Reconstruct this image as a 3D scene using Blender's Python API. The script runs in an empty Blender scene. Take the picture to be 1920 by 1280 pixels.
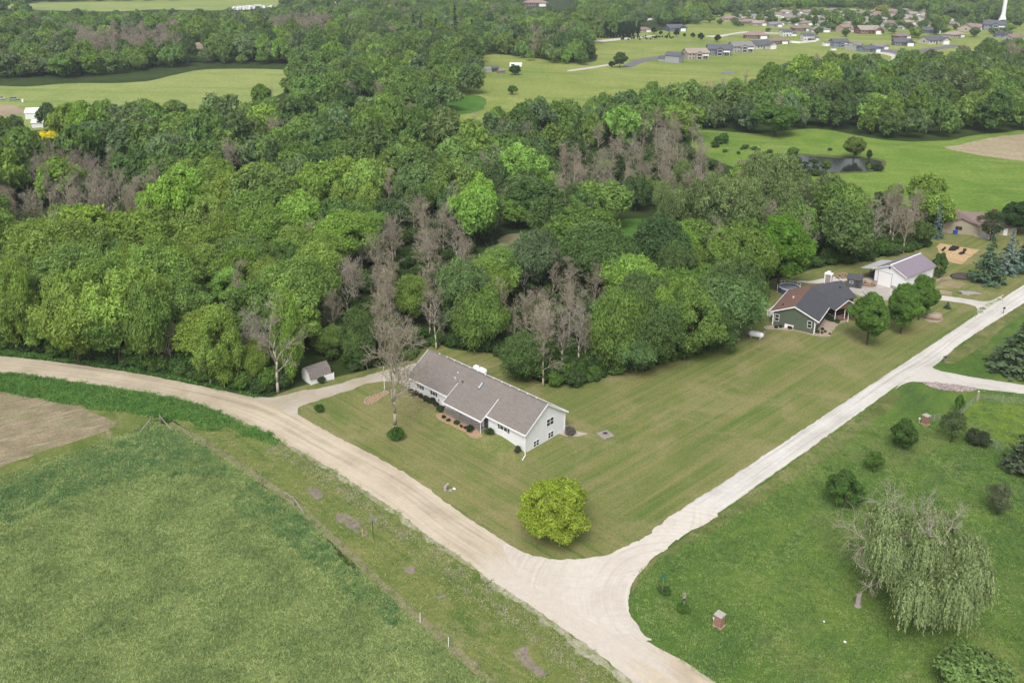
import bpy, math, random
import numpy as np
from mathutils import Vector, Matrix
from mathutils.geometry import tessellate_polygon

# ------------------------------------------------------------------ camera, world, sun, exposure
SC = bpy.context.scene
COL = SC.collection
H = 75.0                                     # drone height in metres
FPX, CX, CY = 1667.0, 960.0, 408.0           # lens in pixels of the 1920 x 1280 photograph
PITCH, ROLL = math.radians(16.84), math.radians(-0.4)
_c, _s, _cr, _sr = math.cos(PITCH), math.sin(PITCH), math.cos(ROLL), math.sin(ROLL)
_f = np.array([0, _c, -_s]); _r = np.array([1., 0, 0]); _d = np.array([0, -_s, -_c])
CAMR = np.array([_cr*_r+_sr*_d, -_sr*_r+_cr*_d, _f])
cam_data = bpy.data.cameras.new('camera')
cam_data.sensor_width = 36.0
cam_data.lens = FPX/1920*36
cam_data.shift_y = -(640-CY)/1920
cam_data.clip_end = 12000
cam_data.clip_start = 0.5
cam = bpy.data.objects.new('camera', cam_data)
COL.objects.link(cam)
R_, D_, F_ = (Vector(v) for v in CAMR)
cam.matrix_world = Matrix(((R_.x, -D_.x, -F_.x, 0), (R_.y, -D_.y, -F_.y, 0), (R_.z, -D_.z, -F_.z, H), (0, 0, 0, 1)))
SC.camera = cam

SUN_EL, SUN_AZ = math.radians(52), math.radians(194)      # azimuth clockwise from +Y: light from behind the camera
world = bpy.data.worlds.new('World'); SC.world = world; world.use_nodes = True
nt = world.node_tree; nt.nodes.clear()
sky = nt.nodes.new('ShaderNodeTexSky'); sky.sky_type = 'NISHITA'; sky.sun_disc = False
sky.sun_elevation = SUN_EL; sky.sun_rotation = SUN_AZ; sky.air_density = 1.0; sky.dust_density = 4.0; sky.ozone_density = 1.0
hs = nt.nodes.new('ShaderNodeHueSaturation'); hs.inputs['Saturation'].default_value = 0.30
bg = nt.nodes.new('ShaderNodeBackground'); bg.inputs['Strength'].default_value = 0.15
wo = nt.nodes.new('ShaderNodeOutputWorld')
nt.links.new(sky.outputs[0], hs.inputs['Color']); nt.links.new(hs.outputs[0], bg.inputs['Color']); nt.links.new(bg.outputs[0], wo.inputs['Surface'])
sun_d = bpy.data.lights.new('sun', 'SUN'); sun_d.energy = 1.7; sun_d.angle = math.radians(24); sun_d.color = (1.0, 0.965, 0.91)
sun = bpy.data.objects.new('sun', sun_d); COL.objects.link(sun)
_sd = Vector((math.sin(SUN_AZ)*math.cos(SUN_EL), math.cos(SUN_AZ)*math.cos(SUN_EL), math.sin(SUN_EL)))
sun.rotation_euler = _sd.to_track_quat('Z', 'Y').to_euler()
SC.view_settings.view_transform = 'Standard'; SC.view_settings.look = 'None'
SC.view_settings.exposure = 0.46; SC.view_settings.gamma = 1.0; SC.view_settings.use_curve_mapping = False
SC.render.engine = 'CYCLES'
SC.cycles.max_bounces = 6; SC.cycles.diffuse_bounces = 4; SC.cycles.transparent_max_bounces = 8
SC.cycles.volume_bounces = 0; SC.cycles.use_denoising = True; SC.cycles.denoising_prefilter = 'NONE'
SC.render.film_transparent = False

rng = np.random.default_rng(7)
PI = math.pi

# ------------------------------------------------------------------ plan helpers
def at(px, py, z=0.0):
    r = CAMR.T @ np.array([(px-CX)/FPX, (py-CY)/FPX, 1.0])
    t = (z-H)/r[2]
    return np.array([r[0]*t, r[1]*t])
def proj(x, y, z):
    v = CAMR @ np.array([x, y, z-H])
    return CX+FPX*v[0]/v[2], CY+FPX*v[1]/v[2]
def projv(P):
    v = (P-np.array([0, 0, H])) @ CAMR.T
    return np.stack([CX+FPX*v[:, 0]/v[:, 2], CY+FPX*v[:, 1]/v[:, 2]], 1)
def depth(p, z=0.0):
    return float((CAMR @ np.array([p[0], p[1], z-H]))[2])
def mpp(p):                      # metres per photograph pixel at a ground point
    return depth(p)/FPX
def height_to(p, py):
    lo, hi = 0.0, 60.0
    for _ in range(40):
        m = (lo+hi)/2
        if proj(p[0], p[1], m)[1] > py: lo = m
        else: hi = m
    return lo
def inside(P, poly):
    P = np.atleast_2d(P); poly = np.asarray(poly, float)
    x, y = P[:, 0], P[:, 1]; res = np.zeros(len(P), bool)
    j = len(poly)-1
    for i in range(len(poly)):
        xi, yi = poly[i]; xj, yj = poly[j]
        if yi != yj:
            res ^= ((yi > y) != (yj > y)) & (x < (xj-xi)*(y-yi)/(yj-yi)+xi)
        j = i
    return res
def catmull(P, closed=True, n=8):
    P = np.asarray(P, float); m = len(P); out = []
    for i in range(m if closed else m-1):
        if closed: a, b, c, d = P[(i-1) % m], P[i], P[(i+1) % m], P[(i+2) % m]
        else: a, b, c, d = P[max(i-1, 0)], P[i], P[i+1], P[min(i+2, m-1)]
        for k in range(n):
            t = k/n
            out.append(.5*((2*b)+(-a+c)*t+(2*a-5*b+4*c-d)*t*t+(-a+3*b-3*c+d)*t**3))
    if not closed: out.append(P[-1])
    return np.array(out)
def resample(P, ds, closed=True):
    Q = np.vstack([P, P[:1]]) if closed else P
    L = np.r_[0, np.cumsum(np.linalg.norm(np.diff(Q, axis=0), axis=1))]
    n = max(4, int(L[-1]/ds)); t = np.linspace(0, L[-1], n, endpoint=not closed)
    return np.stack([np.interp(t, L, Q[:, 0]), np.interp(t, L, Q[:, 1])], 1)
def outline(pix, smooth=True, ds=0.8, jit=0.15, seed=0, world=False):
    W = np.array(pix, float) if world else np.array([at(*p) for p in pix])
    if smooth: W = catmull(W)
    W = resample(W, ds)
    r = np.random.default_rng(seed)
    if jit:
        n = len(W); j = r.normal(0, 1, (n, 2))
        j2 = (j+np.roll(j, 1, 0)+np.roll(j, -1, 0))/1.7
        j3 = r.normal(0, 1, (n, 2)); k = np.ones(9)/9
        j3 = np.stack([np.convolve(np.r_[j3[-4:, a], j3[:, a], j3[:4, a]], k, 'valid') for a in (0, 1)], 1)*3
        W = W+(j2*.6+j3*.7)*jit
    return W

ORD = 'first second third fourth fifth sixth seventh eighth ninth tenth eleventh twelfth thirteenth fourteenth fifteenth sixteenth seventeenth eighteenth nineteenth twentieth'.split()+['one-and-twentieth', 'two-and-twentieth', 'three-and-twentieth', 'four-and-twentieth', 'five-and-twentieth', 'six-and-twentieth', 'seven-and-twentieth', 'eight-and-twentieth']+['far along']*60
# ------------------------------------------------------------------ object helpers
def tag(o, label=None, cat=None, group=None, kind=None):
    if label: o['label'] = label
    if cat: o['category'] = cat
    if group: o['group'] = group
    if kind: o['kind'] = kind
    return o
def thing(name, label, cat, loc=(0, 0, 0), rz=0.0, group=None):
    o = bpy.data.objects.new(name, None); COL.objects.link(o)
    o.empty_display_size = .2
    o.location = (loc[0], loc[1], loc[2] if len(loc) > 2 else 0.0); o.rotation_euler = (0, 0, rz)
    return tag(o, label, cat, group)
def obj(name, me, parent=None, loc=None, rz=None):
    o = bpy.data.objects.new(name, me); COL.objects.link(o)
    if parent is not None: o.parent = parent
    if loc is not None: o.location = loc
    if rz is not None: o.rotation_euler = (0, 0, rz)
    return o
def kids(o): return KIDS.get(o.name, [])
KIDS = {}
def dup(root, loc, rz, scale=1.0, label=None, group=None, color=None):
    r = root.copy(); COL.objects.link(r); r.location = loc; r.rotation_euler = (0, 0, rz)
    r.scale = (scale,)*3 if np.isscalar(scale) else scale
    if label: r['label'] = label
    if group: r['group'] = group
    for ch in list(root.children):
        c = ch.copy(); COL.objects.link(c); c.parent = r
        for g in list(ch.children):
            d = g.copy(); COL.objects.link(d); d.parent = c
    return r
def np_mesh(name, V, Fq, mat=None, tone=None, smooth=False):
    me = bpy.data.meshes.new(name)
    V = np.asarray(V, np.float32); Fq = np.asarray(Fq, np.int32); k = Fq.shape[1]
    me.vertices.add(len(V)); me.vertices.foreach_set('co', V.ravel())
    me.loops.add(Fq.size); me.loops.foreach_set('vertex_index', Fq.ravel())
    me.polygons.add(len(Fq)); me.polygons.foreach_set('loop_start', np.arange(0, Fq.size, k, dtype=np.int32))
    if smooth: me.polygons.foreach_set('use_smooth', np.ones(len(Fq), bool))
    me.update(calc_edges=True)
    if tone is not None:
        a = me.attributes.new('tone', 'FLOAT', 'FACE'); a.data.foreach_set('value', np.asarray(tone, np.float32))
    if mat: me.materials.append(mat)
    return me
class MB:
    def __init__(s): s.v = []; s.f = []
    def add(s, V, F):
        b = len(s.v); s.v += [tuple(map(float, p)) for p in V]; s.f += [tuple(i+b for i in f) for f in F]; return s
    def box(s, a, b):
        (x0, y0, z0), (x1, y1, z1) = a, b
        return s.add([(x0, y0, z0), (x1, y0, z0), (x1, y1, z0), (x0, y1, z0), (x0, y0, z1), (x1, y0, z1), (x1, y1, z1), (x0, y1, z1)],
                     [(0, 3, 2, 1), (4, 5, 6, 7), (0, 1, 5, 4), (1, 2, 6, 5), (2, 3, 7, 6), (3, 0, 4, 7)])
    def prism(s, poly, z0, z1):       # plan polygon extruded upward
        n = len(poly); V = [(p[0], p[1], z0) for p in poly]+[(p[0], p[1], z1) for p in poly]
        F = [tuple(range(n))[::-1], tuple(range(n, 2*n))]+[(i, (i+1) % n, n+(i+1) % n, n+i) for i in range(n)]
        return s.add(V, F)
    def extr(s, poly, axis, a, b):    # profile polygon (p,z) extruded along axis 'x' or 'y'
        n = len(poly)
        mk = (lambda p, t: (t, p[0], p[1])) if axis == 'x' else (lambda p, t: (p[0], t, p[1]))
        V = [mk(p, a) for p in poly]+[mk(p, b) for p in poly]
        F = [tuple(range(n))[::-1], tuple(range(n, 2*n))]+[(i, (i+1) % n, n+(i+1) % n, n+i) for i in range(n)]
        return s.add(V, F)
    def slab(s, quad, t):             # quad of 3-D points thickened downward by t
        V = [tuple(p) for p in quad]+[(p[0], p[1], p[2]-t) for p in quad]; n = len(quad)
        F = [tuple(range(n)), tuple(range(n, 2*n))[::-1]]+[(i, n+i, n+(i+1) % n, (i+1) % n) for i in range(n)]
        return s.add(V, F)
    def tube(s, p0, p1, r0, r1, n=6, cap=True):
        p0, p1 = Vector(p0), Vector(p1); d = (p1-p0)
        if d.length < 1e-6: return s
        q = d.to_track_quat('Z', 'Y'); V = []
        for p, r in ((p0, r0), (p1, r1)):
            for i in range(n):
                a = 2*PI*i/n; V.append(p+q @ Vector((math.cos(a)*r, math.sin(a)*r, 0)))
        F = [(i, (i+1) % n, n+(i+1) % n, n+i) for i in range(n)]
        if cap: F += [tuple(range(n))[::-1], tuple(range(n, 2*n))]
        return s.add(V, F)
    def lathe(s, prof, n=12, c=(0, 0, 0), axis='z', ring=False):
        V = []
        for r, z in prof:
            for i in range(n):
                a = 2*PI*i/n; p = (math.cos(a)*r, math.sin(a)*r, z)
                if axis == 'x': p = (z, p[0], p[1])
                V.append((p[0]+c[0], p[1]+c[1], p[2]+c[2]))
        F = []
        for k in range(len(prof)-1):
            for i in range(n): F.append((k*n+i, k*n+(i+1) % n, (k+1)*n+(i+1) % n, (k+1)*n+i))
        if ring: F += [((len(prof)-1)*n+i, (len(prof)-1)*n+(i+1) % n, (i+1) % n, i) for i in range(n)]
        else: F += [tuple(range(n))[::-1], tuple((len(prof)-1)*n+i for i in range(n))]
        return s.add(V, F)
    def mesh(s, name, mat, smooth=False):
        me = bpy.data.meshes.new(name); me.from_pydata(s.v, [], s.f); me.update()
        if mat: me.materials.append(mat)
        if smooth:
            me.polygons.foreach_set('use_smooth', np.ones(len(me.polygons), bool))
        return me
    def build(s, name, mat, parent=None, smooth=False, loc=None):
        return obj(name, s.mesh(name, mat, smooth), parent, loc)

# ------------------------------------------------------------------ materials
def new_mat(name):
    m = bpy.data.materials.new(name); m.use_nodes = True; n = m.node_tree.nodes; n.clear()
    return m, n, m.node_tree.links
def N(n, t, **kw):
    x = n.new(t)
    for k, v in kw.items(): setattr(x, k, v)
    return x
ALB = .72                                    # one scale for every opaque surface colour
def rgb4(c): return (c[0], c[1], c[2], 1.0)
def dim(c, k=None):
    k = k or (ALB if max(c) < .7 else .92); return tuple(x*k for x in c)
def noise(n, l, vec, scale, detail=4, rough=.6, dist=0.0):
    x = N(n, 'ShaderNodeTexNoise'); x.inputs['Scale'].default_value = scale; x.inputs['Detail'].default_value = detail
    x.inputs['Roughness'].default_value = rough; x.inputs['Distortion'].default_value = dist
    if vec is not None: l.new(vec, x.inputs['Vector'])
    return x.outputs['Fac']
def ramp(n, l, fac, stops, interp='LINEAR'):
    x = N(n, 'ShaderNodeValToRGB'); cr = x.color_ramp; cr.interpolation = interp
    while len(cr.elements) < len(stops): cr.elements.new(0.5)
    for e, (p, c) in zip(cr.elements, stops):
        e.position = p; e.color = rgb4(c) if not np.isscalar(c) else (c, c, c, 1)
    l.new(fac, x.inputs[0]); return x.outputs[0]
def mixc(n, l, fac, a, b, mode='MIX'):
    x = N(n, 'ShaderNodeMix', data_type='RGBA', blend_type=mode)
    for sock, v in ((x.inputs[0], fac), (x.inputs[6], a), (x.inputs[7], b)):
        if hasattr(v, 'links'): l.new(v, sock)
        elif np.isscalar(v): sock.default_value = v
        else: sock.default_value = rgb4(v)
    return x.outputs[2]
def mathn(n, l, op, a, b=None, clamp=False):
    x = N(n, 'ShaderNodeMath', operation=op, use_clamp=clamp)
    for i, v in enumerate((a, b)):
        if v is None: continue
        if hasattr(v, 'links'): l.new(v, x.inputs[i])
        else: x.inputs[i].default_value = v
    return x.outputs[0]
def pos(n): return N(n, 'ShaderNodeNewGeometry').outputs['Position']
def ocoord(n): return N(n, 'ShaderNodeTexCoord').outputs['Object']
def mapped(n, l, vec, rot=0.0, scale=(1, 1, 1), loc=(0, 0, 0)):
    r = N(n, 'ShaderNodeVectorRotate', rotation_type='Z_AXIS'); r.inputs['Angle'].default_value = rot; l.new(vec, r.inputs['Vector'])
    m = N(n, 'ShaderNodeMapping'); m.inputs['Scale'].default_value = scale; m.inputs['Location'].default_value = loc
    l.new(r.outputs[0], m.inputs['Vector']); return m.outputs[0]
def finish(m, n, l, col, rough=.9, spec=.2, bump=None, bstr=.3, bdist=.1, metallic=0.0):
    p = N(n, 'ShaderNodeBsdfPrincipled'); o = N(n, 'ShaderNodeOutputMaterial')
    if hasattr(col, 'links'): l.new(col, p.inputs['Base Color'])
    else: p.inputs['Base Color'].default_value = rgb4(col)
    p.inputs['Roughness'].default_value = rough; p.inputs['Specular IOR Level'].default_value = spec; p.inputs['Metallic'].default_value = metallic
    if bump is not None:
        b = N(n, 'ShaderNodeBump'); b.inputs['Strength'].default_value = bstr; b.inputs['Distance'].default_value = bdist
        l.new(bump, b.inputs['Height']); l.new(b.outputs[0], p.inputs['Normal'])
    l.new(p.outputs[0], o.inputs['Surface']); return m
def plain(name, c, rough=.7, spec=.3, var=.12, scale=3.0, metallic=0.0):
    m, n, l = new_mat(name); f = noise(n, l, ocoord(n), scale, 5); c = dim(c)
    g = ramp(n, l, f, [(.25, tuple(x*(1-var) for x in c)), (.75, tuple(min(1, x*(1+var)) for x in c))])
    return finish(m, n, l, g, rough, spec, metallic=metallic)
def tinted(name, rough=.8, var=.12, scale=2.0):       # base colour from the object's own colour
    m, n, l = new_mat(name); oi = N(n, 'ShaderNodeObjectInfo'); f = noise(n, l, ocoord(n), scale, 5)
    g = ramp(n, l, f, [(.25, (1-var)*.75), (.75, (1+var)*.75)])
    return finish(m, n, l, mixc(n, l, 1.0, oi.outputs['Color'], g, 'MULTIPLY'), rough, .25)

def grass(name, cols, big=.035, mid=.22, fine=2.2, streaks=(), dry=None, bstr=.5, bdist=.12, patch=None):
    """cols: dark, mid, light; streaks: (angle, across, along, colour, lo, hi) elongated noise along a mowing or wind direction"""
    m, n, l = new_mat(name); P = pos(n); cols = [dim(c_) for c_ in cols]; streaks = [(p_[0], p_[1], p_[2], dim(p_[3]), p_[4], p_[5], p_[6] if len(p_) > 6 else None) for p_ in streaks]
    if dry: dry = (dim(dry[0]),)+tuple(dry[1:])
    a = noise(n, l, P, big, 4, .55, .4); b = noise(n, l, P, mid, 5, .65, .6); c = noise(n, l, P, fine, 6, .75)
    s = mathn(n, l, 'ADD', mathn(n, l, 'MULTIPLY', a, .45), mathn(n, l, 'MULTIPLY', b, .55))
    g = ramp(n, l, s, [(.36, cols[0]), (.5, cols[1]), (.64, cols[2])])
    for (ang, ac, al, sc, lo, hi, mk) in streaks:
        st = noise(n, l, mapped(n, l, P, ang, (ac, al, 1)), 1.0, 4, .6)
        k = ramp(n, l, st, [(lo, 0.0), (hi, 1.0)])
        if mk:                       # (angle, from, to): the mowing direction changes across this line
            sx = N(n, 'ShaderNodeSeparateXYZ'); l.new(mapped(n, l, P, mk[0]), sx.inputs[0]); mr = N(n, 'ShaderNodeMapRange'); mr.inputs[1].default_value = mk[1]; mr.inputs[2].default_value = mk[2]; l.new(sx.outputs[1], mr.inputs[0]); k = mathn(n, l, 'MULTIPLY', k, mr.outputs[0])
        g = mixc(n, l, k, g, sc)
    if dry:
        col, sc_, lo, hi = dry
        d = noise(n, l, P, sc_, 6, .7, .5); g = mixc(n, l, ramp(n, l, d, [(lo, 0.0), (hi, 1.0)]), g, col)
    fv = ramp(n, l, c, [(.28, .66), (.5, 1.0), (.74, 1.36)])
    g = mixc(n, l, 1.0, g, fv, 'MULTIPLY')
    c2 = noise(n, l, P, fine*3.2, 3, .7)
    g = mixc(n, l, 1.0, g, ramp(n, l, c2, [(.3, .78), (.7, 1.22)]), 'MULTIPLY')
    return finish(m, n, l, g, .95, .1, mathn(n, l, 'ADD', c, mathn(n, l, 'MULTIPLY', b, .8)), bstr, bdist)

def gravel(name, cols, ang=None, tracks=None, tuv=False, weeds=None, pale=None):
    m, n, l = new_mat(name); P = pos(n)
    a = noise(n, l, P, .12, 4, .55, .4); f = noise(n, l, P, 6.0, 6, .8); g2 = noise(n, l, P, 1.1, 5, .7)
    g = ramp(n, l, a, [(.35, cols[0]), (.5, cols[1]), (.66, cols[2])])
    if tuv:
        uv = N(n, 'ShaderNodeUVMap'); uv.uv_map = 'UVMap'
        mp = N(n, 'ShaderNodeMapping'); mp.inputs['Scale'].default_value = (.035, 9.0, 1); l.new(uv.outputs[0], mp.inputs['Vector'])
        t = noise(n, l, mp.outputs[0], 1.0, 5, .65, .25)
        g = mixc(n, l, 1.0, g, ramp(n, l, t, [(.3, .72), (.5, 1.0), (.7, 1.15)]), 'MULTIPLY')
        mp2 = N(n, 'ShaderNodeMapping'); mp2.inputs['Scale'].default_value = (.012, 3.2, 1); l.new(uv.outputs[0], mp2.inputs['Vector'])
        t2 = noise(n, l, mp2.outputs[0], 1.0, 3, .55, .1)
        g = mixc(n, l, ramp(n, l, t2, [(.48, 0.0), (.62, .75)]), g, tracks)
        if pale:
            vm = N(n, 'ShaderNodeVectorMath', operation='DISTANCE'); l.new(P, vm.inputs[0]); vm.inputs[1].default_value = (pale[0], pale[1], 0)
            k = mathn(n, l, 'ADD', mathn(n, l, 'MULTIPLY', vm.outputs['Value'], 1/30.), mathn(n, l, 'MULTIPLY', mathn(n, l, 'SUBTRACT', t, .5), .7))
            g = mixc(n, l, ramp(n, l, k, [(pale[2]/30, .85), (pale[3]/30, 0.0)]), g, (.63, .57, .5))
    elif tracks:
        for (ccx, ccy, sc_, colr, lo, hi) in tracks:
            vm = N(n, 'ShaderNodeVectorMath', operation='DISTANCE'); l.new(P, vm.inputs[0]); vm.inputs[1].default_value = (ccx, ccy, 0)
            w = N(n, 'ShaderNodeTexNoise', noise_dimensions='1D'); w.inputs['Scale'].default_value = sc_; w.inputs['Detail'].default_value = 4
            wob = mathn(n, l, 'ADD', vm.outputs['Value'], mathn(n, l, 'MULTIPLY', a, .8)); l.new(wob, w.inputs['W'])
            k = mathn(n, l, 'MULTIPLY', ramp(n, l, w.outputs['Fac'], [(lo, 0.0), (hi, 1.0)]), ramp(n, l, noise(n, l, P, .16, 2), [(.4, .25), (.6, 1.0)]))
            g = mixc(n, l, k, g, colr)
    g = mixc(n, l, 1.0, g, ramp(n, l, f, [(.25, .84), (.5, 1.0), (.78, 1.12)]), 'MULTIPLY')
    g = mixc(n, l, 1.0, g, ramp(n, l, g2, [(.3, .92), (.7, 1.06)]), 'MULTIPLY')
    g = mixc(n, l, 1.0, g, (.79, .79, .79), 'MULTIPLY')
    if weeds:
        w = noise(n, l, P, weeds[1], 6, .75, .6); g = mixc(n, l, ramp(n, l, w, [(weeds[2], 0.0), (weeds[3], 1.0)]), g, weeds[0])
    return finish(m, n, l, g, .95, .15, f, .35, .05)

def leaf_mat(name, instanced=False, trans=.46):
    m, n, l = new_mat(name)
    if instanced:
        a = N(n, 'ShaderNodeAttribute', attribute_type='INSTANCER', attribute_name='tint'); c0 = a.outputs['Color']
    else: c0 = N(n, 'ShaderNodeObjectInfo').outputs['Color']
    t = N(n, 'ShaderNodeAttribute', attribute_type='GEOMETRY', attribute_name='tone')
    g = mixc(n, l, 1.0, c0, t.outputs['Fac'], 'MULTIPLY')
    p = N(n, 'ShaderNodeBsdfPrincipled'); p.inputs['Roughness'].default_value = .62; p.inputs['Specular IOR Level'].default_value = .22
    tr = N(n, 'ShaderNodeBsdfTranslucent'); mx = N(n, 'ShaderNodeMixShader'); mx.inputs[0].default_value = trans
    o = N(n, 'ShaderNodeOutputMaterial'); l.new(g, p.inputs['Base Color'])
    l.new(mixc(n, l, 1.0, g, (1.35, 1.3, .75), 'MULTIPLY'), tr.inputs['Color'])
    l.new(p.outputs[0], mx.inputs[1]); l.new(tr.outputs[0], mx.inputs[2]); l.new(mx.outputs[0], o.inputs['Surface'])
    return m
M = {}
M['leaf'] = leaf_mat('foliage'); M['leafi'] = leaf_mat('foliage_far', True); M['needle'] = leaf_mat('needles', False, .1)
M['bark'] = plain('bark', (.095, .075, .058), .95, .1, .35, 6)
M['deadbark'] = plain('dead_bark', (.43, .38, .285), .95, .1, .3, 5)
M['palebark'] = plain('pale_dead_bark', (.46, .41, .34), .95, .1, .3, 5)
M['deadi'] = plain('far_dead_bark', (.43, .38, .285), .95, .1, .25, .5)

# ------------------------------------------------------------------ foliage meshes
def quads(Pn, Nn, a, b, r, along=None):
    """rhombic leaf sprays at points Pn with normals Nn, half sizes a, b"""
    k = len(Pn); t = r.normal(0, 1, (k, 3)) if along is None else along+r.normal(0, .55, (k, 3)); t -= Nn*(t*Nn).sum(1, keepdims=True); t /= np.linalg.norm(t, axis=1, keepdims=True)+1e-9
    s = np.cross(Nn, t); a = np.broadcast_to(np.asarray(a, float), (k,))[:, None]; b = np.broadcast_to(np.asarray(b, float), (k,))[:, None]
    sag = Nn*(a*.22)
    V = np.stack([Pn+t*a-sag, Pn+s*b, Pn-t*a-sag, Pn-s*b], 1).reshape(-1, 3)
    return V, np.arange(4*k).reshape(k, 4)
def unit(k, r):
    v = r.normal(0, 1, (k, 3)); return v/np.linalg.norm(v, axis=1, keepdims=True)
def crown_mesh(name, seed, W=14., Hc=11., ncl=48, rc=2.0, per=240, leaf=.245, shape='round', mat='leaf', dens=1.9):
    r = np.random.default_rng(seed); ph = r.uniform(0, 6.28, 3); C = []; Rr = []
    tries = 0
    while len(C) < ncl and tries < 6000:
        tries += 1
        d = unit(1, r)[0]
        if d[2] < -.55 and r.random() < .75: continue
        f = r.uniform(.45, 1.0)**.45
        az = math.atan2(d[1], d[0]); lop = 1+.16*math.sin(2*az+ph[0])+.12*math.sin(3*az+ph[1])+.12*math.sin(5*d[2]+ph[2])
        z = d[2]*f; hr = 1.0
        if shape == 'ovate': hr = 1.0-.38*max(0, z)
        if shape == 'spread': hr = .82+.3*(z*.5+.5)
        if shape == 'column': hr = 1.0-.15*abs(z)
        rad = r.uniform(.72, 1.25)*rc
        p = np.array([d[0]*f*(W/2-rc*.8)*lop*hr, d[1]*f*(W/2-rc*.8)*lop*hr, Hc*.5+z*(Hc/2-rc*.7)])
        if C and np.min(np.linalg.norm(np.array(C)-p, axis=1)) < rc*.62: continue
        C.append(p); Rr.append(rad)
    C = np.array(C); Rr = np.array(Rr); ctr = np.array([0, 0, Hc*.42])
    VV, FF, TT = [], [], []; nb = 0
    for c, rad in zip(C, Rr):
        k = int(per*dens*(rad/rc)**2)
        d = unit(k*2, r); out = (c-ctr)/(np.linalg.norm(c-ctr)+1e-6)
        keep = (r.random(2*k) < np.where(d[:, 2] < -.35, .35, 1.0)) & (r.random(2*k) < np.where(d @ out < -.25, .3, 1.0))
        d = d[keep][:k]; k = len(d)
        bumpy = 1+.16*np.sin(d @ unit(1, r)[0]*7+r.uniform(0, 6))+.10*np.sin(d @ unit(1, r)[0]*12)
        rr = rad*np.clip(r.normal(.93, .13, k), .4, 1.25)*bumpy
        Pn = c+d*rr[:, None]*np.array([.92, .92, .78])
        Nn = d*.8+np.array([0, 0, .4])+r.normal(0, .5, (k, 3)); Nn /= np.linalg.norm(Nn, axis=1, keepdims=True)
        sz = leaf*r.uniform(.6, 1.35, k)
        V, F = quads(Pn, Nn, sz, sz*.5, r, d+np.array([0, 0, .55])); VV.append(V); FF.append(F+nb); nb += len(V)
        TT.append(r.uniform(.84, 1.16)*r.uniform(.72, 1.3, k))
    return np_mesh(name, np.vstack(VV), np.vstack(FF), M[mat], np.hstack(TT))

def limbs(mb, r, Hb, W, Hc, r0, n=6, lean=.03):
    """a tapered trunk with limbs reaching into the crown"""
    pts = [Vector((0, 0, -.3))]; k = 5
    for i in range(1, k+1): pts.append(Vector((r.normal(0, lean)*Hb*i/k, r.normal(0, lean)*Hb*i/k, Hb*i/k)))
    for i in range(k): mb.tube(pts[i], pts[i+1], r0*(1-.75*i/k)*(1.35 if i == 0 else 1), r0*(1-.75*(i+1)/k), 7)
    for j in range(n):
        t = r.uniform(.35, .9); z = Hb*t; p = Vector((0, 0, z)); az = 2*PI*j/n+r.uniform(-.4, .4); L = W*.38*r.uniform(.6, 1)
        q = p+Vector((math.cos(az)*L*.5, math.sin(az)*L*.5, L*.45)); e = q+Vector((math.cos(az)*L*.5, math.sin(az)*L*.5, L*.35))
        mb.tube(p, q, r0*.38, r0*.24, 5); mb.tube(q, e, r0*.24, r0*.08, 4)
    return mb
def trunk_mesh(name, seed, Hb=9., W=14., r0=.32, n=6, mat='bark'):
    return limbs(MB(), np.random.default_rng(seed), Hb, W, 11, r0, n).mesh(name, M[mat])

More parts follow.
